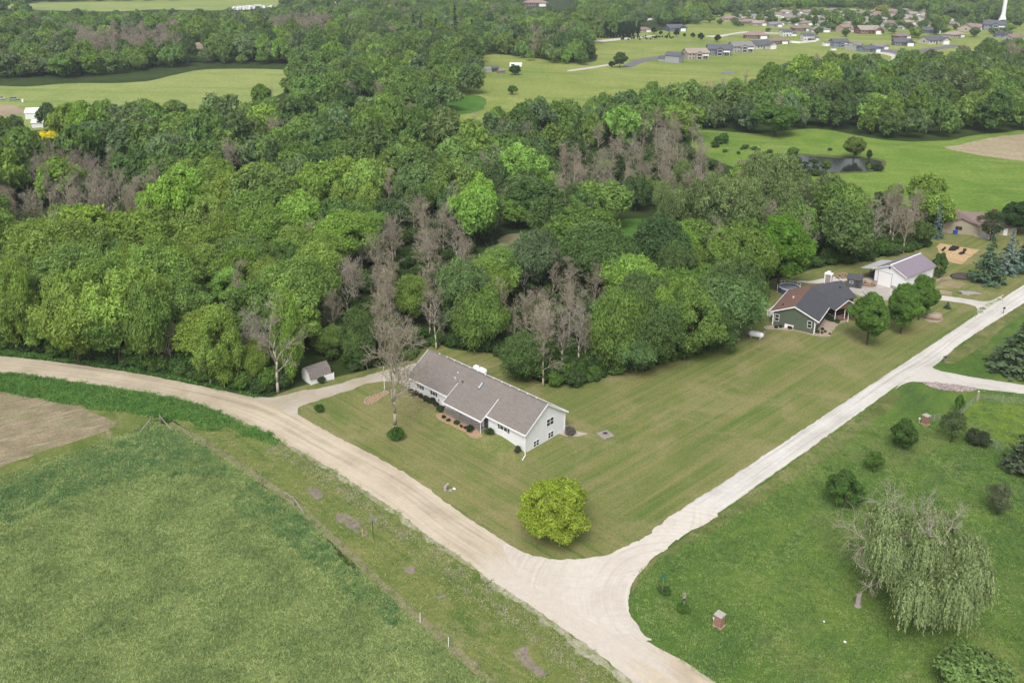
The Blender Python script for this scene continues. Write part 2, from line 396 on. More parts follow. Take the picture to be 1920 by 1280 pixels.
def dead_mesh(name, seed, Ht=14., spread=4.2, depth_=4, mat='deadbark', thick=.2, twigs=5, rmin=.026, up=.55):
    """trunk and, separately, bare branches with fine twigs"""
    r = np.random.default_rng(seed); tr = MB(); Vs = []; Fs = []; nb = [0]
    def seg(p, q, ra, rb):
        d = q-p; L = np.linalg.norm(d)
        if L < 1e-4: return
        d = d/L; a = np.cross(d, [0.3, .9, .25]); a /= np.linalg.norm(a); b = np.cross(d, a)
        ring = [math.cos(k*2.0944)*a+math.sin(k*2.0944)*b for k in range(3)]
        Vs.extend([p+x*ra for x in ring]+[q+x*rb for x in ring]); o = nb[0]
        Fs.extend([(o, o+1, o+4, o+3), (o+1, o+2, o+5, o+4), (o+2, o, o+3, o+5)]); nb[0] += 6
    def grow(p, d, L, rad, lev):
        nseg = 3 if lev < 3 else 2; q = p; dd = d.copy(); joints = [p]
        for i in range(nseg):
            dd = dd+r.normal(0, .16, 3)+np.array([0, 0, .06]); dd /= np.linalg.norm(dd)
            q2 = q+dd*L/nseg; seg(q, q2, max(rmin*.7, rad*(1-.55*i/nseg)), max(rmin*.55, rad*(1-.55*(i+1)/nseg))); q = q2; joints.append(q)
        if lev >= depth_: return
        for i in range(twigs if lev > 1 else twigs+1):
            t = r.uniform(.3, 1.0)*nseg; k = min(int(t), nseg-1); w = t-k; pp = joints[k]*(1-w)+joints[k+1]*w
            n2 = r.normal(0, 1, 3); n2 -= dd*(n2 @ dd); n2 /= np.linalg.norm(n2)+1e-9
            nd = dd*r.uniform(.45, .85)+n2*r.uniform(.6, 1.0)+np.array([0, 0, up*.25]); nd /= np.linalg.norm(nd)
            grow(pp, nd, L*r.uniform(.42, .68), rad*.5, lev+1)
    top = Ht*.72; pts = [np.array([0, 0, -.3])]; k = 6
    for i in range(1, k+1): pts.append(np.array([r.normal(0, .02)*Ht*i/k, r.normal(0, .02)*Ht*i/k, top*i/k]))
    for i in range(k): tr.tube(pts[i], pts[i+1], thick*(1-.72*i/k)*(1.3 if i == 0 else 1), thick*(1-.72*(i+1)/k), 7)
    nl = 8
    for j in range(nl):
        t = .32+.66*j/(nl-1); i = min(int(t*k), k-1); w = t*k-i; p = pts[i]*(1-w)+pts[i+1]*w
        az = j*2.4+r.uniform(-.5, .5); e = r.uniform(.35, .9)+up*t; d = np.array([math.cos(az)*math.cos(e), math.sin(az)*math.cos(e), math.sin(e)])
        grow(p, d, spread*r.uniform(.7, 1.1)*(1.15-.4*t), thick*.42, 1)
    grow(pts[-1], np.array([0, 0, 1.]), Ht*.26, thick*.28, 1)
    return tr.mesh(name+'_trunk', M[mat], True), np_mesh(name, np.array(Vs), np.array(Fs), M[mat])

def conifer_mesh(name, seed, Ht=10., W=5., whorls=20, nb=14, per=16, leaf=.26, droop=.35, sparse=0.0, taper=1.0):
    r = np.random.default_rng(seed); Pn, Nn = [], []
    for i in range(whorls):
        t = i/(whorls-1); z = Ht*(.05+.93*t); R = W/2*(1-t)**taper*r.uniform(.85, 1.12)+.12
        for j in range(max(4, int(nb*(1-t*.6)))):
            az = r.uniform(0, 2*PI); Rb = R*r.uniform(.75, 1.15)
            if r.random() < sparse: continue
            k = max(3, int(per*Rb/(W/2))); s = r.uniform(.15, 1, k)**.7
            x = s*Rb; zz = z-droop*x*.55+.12*x*x/(W/2)+r.normal(0, .09, k); lat = r.normal(0, .22*(1.05-s*.4)*max(Rb*.35, .25), k)
            Pn.append(np.stack([x*math.cos(az)-lat*math.sin(az), x*math.sin(az)+lat*math.cos(az), zz], 1))
            nn = np.stack([math.cos(az)*np.ones(k)*.5, math.sin(az)*np.ones(k)*.5, np.ones(k)], 1)+r.normal(0, .4, (k, 3)); Nn.append(nn)
    Pn = np.vstack(Pn); Nn = np.vstack(Nn); Nn /= np.linalg.norm(Nn, axis=1, keepdims=True)
    sz = leaf*r.uniform(.6, 1.4, len(Pn)); V, F = quads(Pn, Nn, sz, sz*.45, r)
    return np_mesh(name, V, F, M['needle'], r.uniform(.7, 1.3, len(Pn)))

FINE = [crown_mesh('crown', 100+i, shape=['round', 'spread', 'round', 'ovate', 'round', 'spread', 'round', 'ovate'][i], rc=[1.75, 2.1, 1.5, 1.8, 1.9, 1.6, 2.2, 1.65][i],
                   ncl=[56, 44, 70, 52, 50, 62, 42, 58][i], per=[215, 290, 165, 230, 250, 190, 310, 200][i], Hc=[11, 10, 11.5, 13, 10.5, 9.5, 11, 13.5][i]) for i in range(8)]
MID = [crown_mesh('crown', 200+i, shape=['round', 'spread', 'ovate', 'round', 'spread'][i], rc=[1.9, 2.1, 1.7, 1.6, 1.8][i], ncl=[44, 40, 50, 55, 48][i], per=120, leaf=.42, dens=1.6,
                  Hc=[11, 10, 13, 11, 9.5][i]) for i in range(5)]
FAR = [crown_mesh('crown_far', 300+i, shape=['round', 'spread', 'ovate', 'round'][i], rc=[2.0, 2.2, 1.9, 1.7][i], ncl=[34, 30, 36, 42][i], per=44, leaf=.8, dens=1.4, Hc=[11, 10, 12.5, 11][i], mat='leafi') for i in range(4)]
FARI = [crown_mesh('crown', 320+i, shape=['round', 'ovate'][i], rc=1.9, ncl=34, per=36, leaf=.9, Hc=[11, 12][i]) for i in range(2)]
TRUNKS = [trunk_mesh('trunk', 400+i, Hb=9+i, r0=.26+.03*i) for i in range(4)]
DEAD = [dead_mesh('branches', 500+i, Ht=[14, 12, 15, 11, 13, 10][i], spread=[3.6, 4.6, 3.0, 3.8, 4.4, 3.2][i], twigs=[5, 4, 5, 4, 5, 4][i], rmin=.024, up=[.9, .5, 1.0, .6, .8, .9][i]) for i in range(6)]
PALE = [dead_mesh('branches', 520+i, Ht=[15, 14, 16][i], spread=[4.0, 5.0, 3.8][i], mat='palebark', thick=.22, twigs=4, rmin=.026, up=.75) for i in range(3)]
DEADF = [dead_mesh('branches_far', 540+i, Ht=12, spread=4.4, mat='deadi', twigs=4, depth_=4, rmin=.045, up=.9) for i in range(3)]
BUSH = [crown_mesh('foliage', 600+i, W=4., Hc=2.8, ncl=22, rc=.66, per=150, leaf=.12, shape='round') for i in range(3)]
BUSHI = [crown_mesh('bush_far', 610+i, W=4., Hc=2.8, ncl=16, rc=.75, per=60, leaf=.27, shape='spread', mat='leafi') for i in range(2)]

# ------------------------------------------------------------------ ground sheets
def sheet(name, W, z, mat, kind='structure', uv=None):
    tris = tessellate_polygon([[Vector((p[0], p[1], 0)) for p in W]])
    me = bpy.data.meshes.new(name); fs = []
    for t in tris:
        a, b, c = (W[i] for i in t)
        cr = (b[0]-a[0])*(c[1]-a[1])-(b[1]-a[1])*(c[0]-a[0])
        if abs(cr) < 1e-9: continue
        fs.append(t if cr > 0 else t[::-1])
    me.from_pydata([(p[0], p[1], z) for p in W], [], fs); me.update(); me.materials.append(mat)
    return tag(obj(name, me), kind=kind)
def strip(name, Lp, Rp, z, mat, n=160):
    A = resample(catmull([at(*p) for p in Lp], False), 1, False); B = resample(catmull([at(*p) for p in Rp], False), 1, False)
    def rs(P):
        L = np.r_[0, np.cumsum(np.linalg.norm(np.diff(P, axis=0), axis=1))]; t = np.linspace(0, 1, n)*L[-1]
        return np.stack([np.interp(t, L, P[:, 0]), np.interp(t, L, P[:, 1])], 1), L[-1]
    A, la = rs(A); B, lb = rs(B); r = np.random.default_rng(len(name)); m = 9; V = []; UV = []
    for i in range(n):
        ja, jb = r.normal(0, .07), r.normal(0, .07); d = (B[i]-A[i])/np.linalg.norm(B[i]-A[i])
        for k in range(m):
            t = k/(m-1); p = A[i]*(1-t)+B[i]*t+d*((ja if k == 0 else 0)+(jb if k == m-1 else 0)); crown = .0
            V.append((p[0], p[1], z+crown)); UV.append((i/(n-1)*la, t))
    F = [(i*m+k, i*m+k+1, (i+1)*m+k+1, (i+1)*m+k) for i in range(n-1) for k in range(m-1)]
    a, b, c = (Vector(V[j]) for j in F[0][:3])
    if (b-a).cross(c-a).z < 0: F = [f[::-1] for f in F]
    me = bpy.data.meshes.new(name); me.from_pydata(V, [], F); me.update(); u = me.uv_layers.new(name='UVMap')
    u.data.foreach_set('uv', np.array([UV[lp.vertex_index] for lp in me.loops], np.float32).ravel()); me.materials.append(mat)
    return tag(obj(name, me), kind='structure')

def dirang(p, q):
    a, b = at(*p), at(*q); return math.atan2(b[1]-a[1], b[0]-a[0])
ANG_A = dirang((640, 823), (957, 1020)); ANG_B = dirang((1280, 953), (1757, 640))
GREEN1, GREEN2, GREEN3 = (.075, .125, .026), (.125, .175, .042), (.2, .225, .075)

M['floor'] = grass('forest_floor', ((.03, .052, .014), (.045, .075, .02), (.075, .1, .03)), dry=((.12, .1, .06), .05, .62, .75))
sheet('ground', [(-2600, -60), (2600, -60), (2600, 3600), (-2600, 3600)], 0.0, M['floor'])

_q = at(930, 860); MY = -math.sin(ANG_A)*_q[0]+math.cos(ANG_A)*_q[1]; _q2 = at(780, 900); MYS = 1 if -math.sin(ANG_A)*_q2[0]+math.cos(ANG_A)*_q2[1] > MY else -1
# lawn round the white house and the green house
M['lawn'] = grass('lawn_grass', ((.122, .175, .042), (.178, .215, .062), (.24, .255, .09)), big=.03, mid=.12, fine=2.6,
                  streaks=((-ANG_B, .012, .55, (.27, .25, .1), .4, .68, (-ANG_A, MY+MYS*2, MY-MYS*3)), (-ANG_B, .02, 1.0, (.11, .19, .042), .5, .7, (-ANG_A, MY+MYS*2, MY-MYS*3)), (-ANG_A, .018, .6, (.29, .255, .11), .42, .7, (-ANG_A, MY-MYS*3, MY+MYS*2)), (-ANG_A, .03, 1.1, (.1, .18, .04), .52, .72, (-ANG_A, MY-MYS*3, MY+MYS*2))),
                  dry=((.33, .285, .145), .09, .48, .74), bstr=.3)
LAWN = [(500, 748), (560, 725), (640, 705), (700, 690), (760, 672), (803, 640), (850, 655), (913, 660), (953, 675), (980, 700), (1033, 720), (1083, 715), (1140, 698), (1207, 685), (1280, 662),
        (1347, 645), (1375, 628), (1385, 600), (1395, 560), (1400, 545), (1440, 525), (1490, 515), (1547, 500), (1600, 490), (1660, 480), (1720, 468), (1740, 460), (1755, 425), (1790, 408), (1930, 400), (1940, 530), (1860, 590),
        (1760, 655), (1700, 690), (1600, 750), (1450, 850), (1330, 935), (1250, 990), (1170, 1040), (1090, 1056), (1000, 1050), (930, 1010), (850, 960), (700, 858), (600, 806), (545, 775), (500, 760)]
sheet('lawn', outline(LAWN, True, 1.2, .1, 1), .012, M['lawn'])
# roadside meadow right of the lane
M['meadow'] = grass('meadow_grass', ((.075, .145, .03), (.11, .19, .038), (.165, .24, .05)), big=.035, mid=.12, fine=1.6,
                    streaks=((-ANG_B, .05, .3, (.07, .13, .04), .52, .7),), dry=((.24, .235, .1), .06, .52, .74), bstr=.7)
MEAD = [(1140, 1080), (1190, 1035), (1262, 985), (1335, 935), (1615, 735), (1670, 700), (1735, 670), (1785, 628), (1915, 545), (2300, 470), (2500, 1400), (1450, 1440), (1290, 1285), (1190, 1215), (1140, 1170), (1130, 1120)]
sheet('meadow', outline(MEAD, True, 1.2, .1, 2), .008, M['meadow'])
M['verge'] = grass('mown_verge_grass', ((.1, .14, .035), (.16, .185, .06), (.26, .25, .11)), big=.06, mid=.3, fine=2.4, dry=((.34, .29, .16), .2, .52, .74), bstr=.3)
sheet('lane_verge', outline([(1190, 1075), (1235, 1040), (1290, 1005), (1440, 900), (1640, 756), (1665, 740), (1690, 748), (1640, 790), (1560, 850), (1430, 940), (1330, 1000), (1260, 1035), (1215, 1065), (1195, 1105), (1185, 1110)], True, .8, .25, 3), .014, M['verge'])
sheet('lane_verge', outline([(1770, 672), (1815, 636), (1925, 562), (1935, 572), (1850, 640), (1790, 680)], True, .8, .2, 4), .014, M['verge'])
M['paddock'] = grass('paddock_grass', ((.115, .2, .026), (.155, .245, .03), (.2, .28, .045)), fine=2.0, bstr=.6)
sheet('paddock', outline([(1838, 752), (1930, 762), (2050, 770), (2050, 860), (1930, 850), (1880, 830), (1850, 800), (1800, 785)], True, .8, .2, 5), .013, M['paddock'])

# verge left of the main road, hay field, arable field
M['strip'] = grass('roadside_strip_grass', ((.105, .165, .035), (.175, .215, .06), (.25, .255, .085)), big=.06, mid=.25, fine=2.0,
                   streaks=((-ANG_A, .05, .7, (.085, .16, .03), .55, .75), (-ANG_A, .06, .9, (.3, .265, .125), .6, .8)), dry=((.33, .285, .17), .16, .56, .74), bstr=.45)
sheet('roadside_strip', outline([(-80, 680), (120, 705), (320, 742), (450, 780), (567, 840), (747, 950), (873, 1040), (1040, 1155), (1187, 1270), (1330, 1400), (1000, 1420), (890, 1275), (760, 1150), (600, 990),
                                 (500, 905), (400, 840), (310, 785), (200, 830), (90, 865), (-90, 920)], True, 1.0, .15, 6), .008, M['strip'])
M['hay'] = grass('hay_field_grass', ((.13, .195, .06), (.19, .25, .08), (.26, .31, .12)), big=.05, mid=.3, fine=1.5,
                 streaks=((-.35, .16, .55, (.08, .15, .05), .56, .72),), bstr=.9, bdist=.25)
HAY = [(302, 790), (345, 812), (387, 836), (420, 860), (453, 880), (490, 906), (530, 934), (568, 966), (627, 1022), (640, 1044), (687, 1078), (737, 1125), (787, 1172), (840, 1220), (897, 1268), (980, 1350), (1050, 1450),
       (-200, 1450), (-150, 1000), (-40, 910), (0, 893), (100, 857), (167, 836), (217, 818), (270, 800)]
HAYW = outline(HAY, True, .8, .25, 7)
sheet('hay_field', HAYW, .018, M['hay'])
M['soil'] = grass('arable_soil', ((.22, .185, .12), (.33, .27, .18), (.42, .35, .24)), big=.05, mid=.3, fine=2.4, streaks=((-.5, .25, 1.6, (.2, .21, .09), .52, .68), (-.5, .15, 1.0, (.45, .38, .27), .56, .7)),
                  dry=((.2, .24, .09), .12, .55, .75), bstr=.5)
sheet('arable_field', outline([(-200, 735), (0, 735), (67, 745), (133, 758), (183, 776), (215, 790), (205, 803), (133, 830), (67, 850), (0, 876), (-200, 930)], True, .8, .3, 8), .014, M['soil'])
M['tanpath'] = grass('bare_fence_strip', ((.22, .21, .12), (.28, .255, .15), (.34, .295, .19)), mid=.5, fine=2.5, dry=((.16, .2, .07), .35, .5, .68), bstr=.3)
def ribbon(pix, w, ds=.7): 
    P = resample(catmull([at(*p) for p in pix], False), ds, False); T = np.gradient(P, axis=0); T /= np.linalg.norm(T, axis=1, keepdims=True); Nn = np.stack([-T[:, 1], T[:, 0]], 1)
    r = np.random.default_rng(int(w*100)+len(P)); a = w*.5*(1+r.normal(0, .12, len(P)))[:, None]; b = w*.5*(1+r.normal(0, .12, len(P)))[:, None]
    return np.vstack([P+Nn*a, (P-Nn*b)[::-1]])
FENCE_LINE = [(318, 793), (390, 833), (424, 856), (458, 877), (495, 903), (535, 930), (573, 962), (632, 1017), (692, 1073), (742, 1120), (792, 1167), (846, 1213), (902, 1262), (960, 1320)]
sheet('bare_strip', ribbon(FENCE_LINE, 1.1), .022, M['tanpath'])
M['ditch'] = grass('ditch_grass', ((.03, .085, .018), (.045, .115, .024), (.075, .155, .035)), mid=.35, fine=1.4, bstr=.9, bdist=.3)
DITCH = [(-80, 690), (0, 698), (117, 713), (233, 731), (317, 746), (383, 764), (450, 790), (520, 825), (505, 830), (460, 815), (433, 799), (393, 808), (347, 789), (267, 778), (183, 767), (117, 755), (0, 732), (-80, 725)]
DITCHW = outline(DITCH, True, .7, .3, 9)
sheet('ditch_bank', DITCHW, .024, M['ditch'])
FEDGE = [(-80, 640), (0, 650), (60, 662), (140, 674), (230, 684), (330, 706), (430, 730), (490, 738), (467, 741), (367, 719), (267, 699), (133, 679), (0, 664), (-80, 655)]
sheet('wood_edge_bank', outline(FEDGE, True, .7, .3, 10), .024, M['ditch'])
M['bare'] = plain('bare_patch_soil', (.29, .235, .21), .95, .1, .25, 1.5)
for i, pp in enumerate(([(632, 962), (645, 960), (662, 968), (678, 985), (690, 1000), (680, 1004), (655, 990), (635, 975)], [(578, 915), (595, 912), (608, 930), (595, 936), (580, 925)],
                        [(760, 1063), (772, 1062), (776, 1072), (764, 1074)], [(818, 1116), (834, 1113), (836, 1119), (822, 1122)],
                        [(962, 1222), (985, 1205), (990, 1225), (1010, 1245), (1030, 1265), (1010, 1270), (985, 1245)])):
    sheet('bare_patch', outline(pp, True, .4, .15, 20+i), .026, M['bare'])

# far fields
M['far1'] = grass('far_hay_field', ((.24, .31, .09), (.3, .36, .11), (.36, .4, .14)), big=.012, mid=.05, fine=.5, streaks=((0.1, .01, .09, (.2, .3, .075), .52, .68),), bstr=.2)
M['far2'] = grass('suburb_grass', ((.21, .275, .065), (.275, .33, .085), (.35, .37, .12)), big=.01, mid=.04, fine=.4, streaks=((0.3, .008, .05, (.17, .26, .055), .54, .68),), bstr=.2)
M['pasture'] = grass('pasture_grass', ((.12, .22, .035), (.17, .275, .045), (.235, .32, .065)), big=.02, mid=.08, fine=.7, streaks=((0.2, .02, .12, (.26, .31, .09), .55, .7),), bstr=.5)
M['tanf'] = grass('stubble_field', ((.36, .3, .19), (.43, .36, .24), (.47, .4, .28)), big=.02, mid=.1, fine=.6, streaks=((.6, .02, .3, (.33, .31, .16), .5, .7),), bstr=.2)
FIELD1 = [(-60, 165), (50, 163), (130, 157), (270, 153), (380, 131), (530, 131), (560, 140), (540, 170), (400, 215), (200, 235), (-60, 240)]
FIELD2 = [(830, 100), (885, 100), (960, 104), (1070, 118), (1120, 110), (1100, 72), (1200, 62), (1290, 46), (1330, 12), (1460, 6), (1700, 6), (2000, 20), (2000, 120), (1800, 115), (1640, 130), (1500, 160), (1400, 180), (1300, 200), (1180, 215), (1000, 225), (830, 240), (760, 220), (860, 160)]
FIELD3 = [(1300, 245), (1413, 250), (1533, 242), (1650, 262), (1780, 264), (1850, 252), (2100, 235), (2100, 430), (1900, 420), (1800, 400), (1700, 390), (1550, 380), (1420, 330), (1300, 280)]
FIELD0 = [(-200, 8), (80, 3), (200, 0), (450, -2), (640, 0), (640, 12), (500, 14), (400, 20), (290, 18), (200, 22), (0, 19), (-200, 24)]
sheet('far_field', outline(FIELD1, True, 4, .5, 11), .03, M['far1'])
sheet('suburb_grass', outline(FIELD2, True, 5, .8, 12), .03, M['far2'])
sheet('pasture', outline(FIELD3, True, 3, .5, 13), .03, M['pasture'])
sheet('far_field', outline(FIELD0, True, 12, 1.0, 14), .03, M['far1'])
sheet('stubble_field', outline([(1772, 277), (1800, 272), (1850, 260), (1925, 250), (2050, 235), (2100, 330), (1925, 303), (1880, 298), (1840, 292)], True, 2, .4, 15), .05, M['tanf'])
M['lush'] = grass('lush_grass', ((.06, .15, .025), (.085, .2, .03), (.13, .24, .045)), fine=1.0, bstr=.5)
sheet('clearing_grass', outline([(1140, 425), (1165, 412), (1215, 412), (1225, 430), (1235, 455), (1190, 475), (1150, 470)], True, 1.5, .4, 16), .02, M['lush'])
sheet('clearing_grass', outline([(930, 455), (955, 440), (1000, 440), (1010, 465), (985, 500), (940, 480)], True, 1.5, .4, 17), .02, M['tanpath'])
sheet('clearing_grass', outline([(815, 190), (840, 180), (880, 178), (910, 185), (905, 205), (860, 215), (820, 212)], True, 3, .4, 18), .05, M['lush'])
M['bareclay'] = plain('bare_clay', (.42, .33, .23), .95, .1, .2, .05)
sheet('bare_earth', outline([(290, 26), (320, 24), (330, 29), (300, 32)], True, 6, .8, 19), .04, M['bareclay'])
sheet('bare_earth', outline([(350, 82), (395, 80), (400, 92), (355, 94)], True, 4, .6, 21), .04, M['bareclay'])
sheet('bare_earth', outline([(0, 198), (30, 200), (45, 212), (0, 218)], True, 2, .6, 22), .05, M['bareclay'])

# water
def water_mat():
    m, n, l = new_mat('pond_water'); P = pos(n)
    return finish(m, n, l, (.022, .026, .018), .12, .12, noise(n, l, P, 1.2, 3), .06, .05)
M['water'] = water_mat()
sheet('pond_water', outline([(1490, 292), (1520, 293), (1560, 296), (1600, 298), (1640, 300), (1655, 306), (1648, 318), (1610, 322), (1560, 323), (1520, 322), (1495, 312), (1480, 300)], True, 1, .25, 23), .06, M['water'])
sheet('pond_water', outline([(1352, 136), (1368, 134), (1380, 135), (1374, 138.5), (1356, 139)], True, 2, .3, 24), .06, M['water'])
M['mudbank'] = plain('pond_bank_mud', (.12, .14, .05), .95, .1, .3, .8)
sheet('pond_bank', outline([(1484, 289), (1560, 292), (1640, 296), (1662, 305), (1652, 320), (1600, 325), (1515, 325), (1478, 303)], True, 1, .35, 25), .045, M['mudbank'])

# roads
A_N = [(-140, 655), (0, 667), (133, 682), (267, 702), (367, 722), (467, 743), (520, 758), (550, 772), (593, 797), (640, 823), (707, 857), (780, 900), (857, 957), (900, 985), (957, 1022), (1030, 1075), (1120, 1140), (1210, 1200), (1280, 1238), (1343, 1280), (1470, 1370)]
A_S = [(-140, 690), (0, 697), (117, 712), (233, 730), (317, 745), (383, 762), (450, 787), (490, 806), (520, 822), (567, 847), (640, 890), (747, 960), (807, 1007), (873, 1050), (923, 1090), (973, 1120), (1040, 1167), (1107, 1213), (1173, 1267), (1187, 1280), (1300, 1390)]
M['roadA'] = gravel('tan_gravel', ((.465, .39, .29), (.54, .46, .35), (.605, .52, .405)), tuv=True, tracks=(.63, .54, .42), pale=(*at(1075, 1140), 10.5, 15.0))
M['roadB'] = gravel('white_gravel', ((.54, .515, .47), (.61, .585, .54), (.67, .645, .6)), tuv=True, tracks=(.72, .68, .63))
cA, cB = at(1290, 1130), at(1075, 930)
M['apron'] = gravel('junction_gravel', ((.58, .52, .45), (.65, .59, .52), (.7, .65, .58)), tracks=((cA[0], cA[1], 1.3, (.57, .51, .44), .5, .74), (cB[0], cB[1], 1.4, (.58, .52, .45), .52, .76), (cA[0], cA[1], 2.0, (.7, .65, .58), .52, .78)))
M['shoulder'] = gravel('gravel_shoulder', ((.4, .36, .29), (.5, .45, .38), (.56, .51, .44)), weeds=((.15, .19, .06), 1.6, .36, .66))
M['drive'] = gravel('driveway_gravel', ((.43, .38, .285), (.5, .44, .37), (.56, .5, .43)), weeds=((.2, .2, .09), .45, .6, .72))
sheet('road_shoulder', np.vstack([outline([(p[0]+dx, p[1]+dy) for p, dx, dy in zip(A_S, [0]*50, [3, 3, 3, 3, 3, 3, 4, 5, 6, 7, 9, 10, 12, 13, 14, 15, 16, 17, 18, 18, 20])]+[(p[0], p[1]-6) for p in A_S[::-1]], False, .5, .35, 26)]), .016, M['shoulder'])
strip('gravel_road', A_N, A_S, .028, M['roadA'], 260)
B_L = [(1215, 1003), (1240, 987), (1280, 953), (1350, 908), (1450, 842), (1600, 743), (1757, 640), (1830, 591), (1860, 572), (1920, 534), (2100, 420)]
B_R = [(1270, 1012), (1290, 998), (1350, 960), (1420, 910), (1530, 832), (1633, 758), (1690, 718), (1745, 690), (1777, 665), (1807, 640), (1920, 568), (2110, 450)]
strip('gravel_lane', B_L, B_R, .032, M['roadB'], 220)
APRON = [(950, 1019), (990, 1038), (1040, 1047), (1090, 1048), (1140, 1038), (1190, 1017), (1240, 985), (1290, 950), (1345, 962), (1280, 1005), (1233, 1038), (1200, 1070), (1183, 1103), (1180, 1127), (1187, 1157), (1207, 1187), (1222, 1198),
                                (1180, 1200), (1110, 1165), (1055, 1130), (995, 1095), (962, 1065), (948, 1035)]
sheet('road_junction', outline(APRON, True, .4, .15, 28), .036, M['apron'])
# driveways
sheet('driveway', outline([(478, 745), (515, 744), (560, 734), (615, 725), (665, 710), (710, 698), (760, 686), (795, 676), (800, 690), (772, 705), (768, 728), (740, 715), (690, 720), (640, 737), (590, 752), (560, 762), (555, 778), (520, 762)], True, .5, .15, 29), .036, M['drive'])
M['lightdrive'] = gravel('pale_gravel', ((.52, .49, .44), (.6, .57, .52), (.66, .62, .58)))
sheet('driveway', outline([(1840, 588), (1833, 580), (1825, 573), (1800, 567), (1748, 562), (1715, 562), (1690, 566), (1660, 560), (1630, 548), (1600, 538), (1600, 530), (1640, 530), (1670, 540), (1690, 548), (1748, 553), (1800, 558), (1853, 565), (1885, 552)], True, .6, .12, 30), .036, M['lightdrive'])
sheet('driveway', outline([(1678, 730), (1700, 717), (1727, 716), (1780, 722), (1830, 728), (1930, 739), (2100, 755), (2100, 738), (1930, 723), (1847, 711), (1797, 702), (1750, 690), (1765, 672), (1725, 690)], True, .6, .12, 31), .038, M['lightdrive'])
M['concrete'] = plain('concrete', (.5, .46, .42), .9, .2, .12, .6)
sheet('driveway', outline([(1590, 545), (1600, 527), (1630, 520), (1645, 528), (1672, 540), (1665, 552), (1680, 560), (1650, 565), (1620, 558)], False, .6, .08, 32), .04, M['concrete'])
sheet('concrete_yard', outline([(1490, 527), (1520, 526), (1560, 518), (1590, 523), (1570, 532), (1530, 532)], True, .6, .2, 33), .03, M['lightdrive'])
M['asphalt'] = plain('asphalt', (.2, .19, .2), .9, .2, .15, .1)
sheet('suburb_road', outline([(1168, 124), (1190, 113), (1230, 106), (1250, 108), (1210, 116), (1185, 126)], True, 2, .1, 34), .06, M['asphalt'])
sheet('suburb_path', outline([(1066, 132), (1100, 127), (1140, 121), (1142, 123), (1100, 130), (1067, 134)], True, 2, .1, 35), .06, M['lightdrive'])
sheet('suburb_path', outline([(1110, 78), (1150, 73), (1220, 67), (1222, 69), (1150, 77), (1112, 81)], True, 3, .1, 36), .06, M['lightdrive'])
sheet('suburb_path', outline([(1160, 40), (1200, 37), (1225, 34), (1226, 37), (1200, 41), (1160, 44)], True, 4, .1, 361), .06, M['lightdrive'])
sheet('suburb_road', outline([(1650, 92), (1700, 95), (1760, 88), (1790, 84), (1800, 88), (1750, 95), (1700, 102), (1655, 98)], True, 3, .1, 37), .06, M['asphalt'])
sheet('suburb_path', outline([(1640, 98), (1670, 100), (1682, 108), (1672, 122), (1662, 120), (1672, 108), (1660, 103)], True, 2, .1, 38), .065, M['lightdrive'])
sheet('suburb_path', outline([(1320, 68), (1350, 66), (1390, 60), (1410, 60), (1460, 62), (1460, 64), (1390, 63), (1350, 70)], True, 4, .1, 39), .06, M['lightdrive'])

# ------------------------------------------------------------------ white house
M['siding'] = None
def siding_mat(name, c, lap=.2, vertical=False):
    m, n, l = new_mat(name); P = ocoord(n); c = dim(c)
    f = noise(n, l, P, 1.2, 4); g = ramp(n, l, f, [(.3, tuple(x*.95 for x in c)), (.7, tuple(min(1, x*1.03) for x in c))])
    w = N(n, 'ShaderNodeTexWave', wave_type='BANDS', bands_direction='X' if vertical else 'Z', wave_profile='SAW'); w.inputs['Scale'].default_value = 1/lap/(2*PI)*PI/1.0; l.new(P, w.inputs['Vector'])
    return finish(m, n, l, g, .55, .3, w.outputs['Fac'], .25, .02)
def shingle_mat(name, c, var=.09, scale=3.4):
    m, n, l = new_mat(name); P = ocoord(n); c = dim(c)
    b = N(n, 'ShaderNodeTexBrick'); b.offset = .5; b.inputs['Scale'].default_value = 1.0; b.inputs['Brick Width'].default_value = .55; b.inputs['Row Height'].default_value = .16
    b.inputs['Mortar Size'].default_value = .012
    b.inputs['Color1'].default_value = rgb4(tuple(x*(1-var) for x in c)); b.inputs['Color2'].default_value = rgb4(tuple(x*(1+var) for x in c)); b.inputs['Mortar'].default_value = rgb4(tuple(x*.72 for x in c))
    l.new(mapped(n, l, P, 0, (1, 1, 1)), b.inputs['Vector'])
    f = noise(n, l, P, scale, 6, .75); k = noise(n, l, P, .35, 3)
    g = mixc(n, l, 1.0, b.outputs['Color'], ramp(n, l, f, [(.25, .8), (.75, 1.2)]), 'MULTIPLY')
    g = mixc(n, l, 1.0, g, ramp(n, l, k, [(.3, .96), (.7, 1.04)]), 'MULTIPLY')
    return finish(m, n, l, g, .95, .1, f, .3, .03)
M['white_siding'] = siding_mat('white_vinyl_siding', (.74, .74, .75))
M['white'] = plain('white_paint', (.8, .8, .8), .5, .35, .03)
M['greyshingle'] = shingle_mat('grey_brown_shingles', (.265, .235, .215))
M['glass'] = plain('window_glass', (.035, .038, .045), .12, .5, .2, .7)
M['shutter'] = plain('dark_shutter', (.12, .12, .13), .7, .3)
M['porchwood'] = plain('weathered_wood', (.3, .265, .235), .85, .15, .25, 4)
M['mulch'] = plain('tan_mulch', (.42, .29, .18), .95, .1, .35, 3)
M['stone'] = plain('grey_stone', (.36, .33, .3), .9, .15, .3, 3)
M['dark'] = plain('dark_metal', (.06, .06, .065), .6, .4)
M['steel'] = plain('galvanised_steel', (.45, .46, .47), .45, .5, .12, 2, .5)

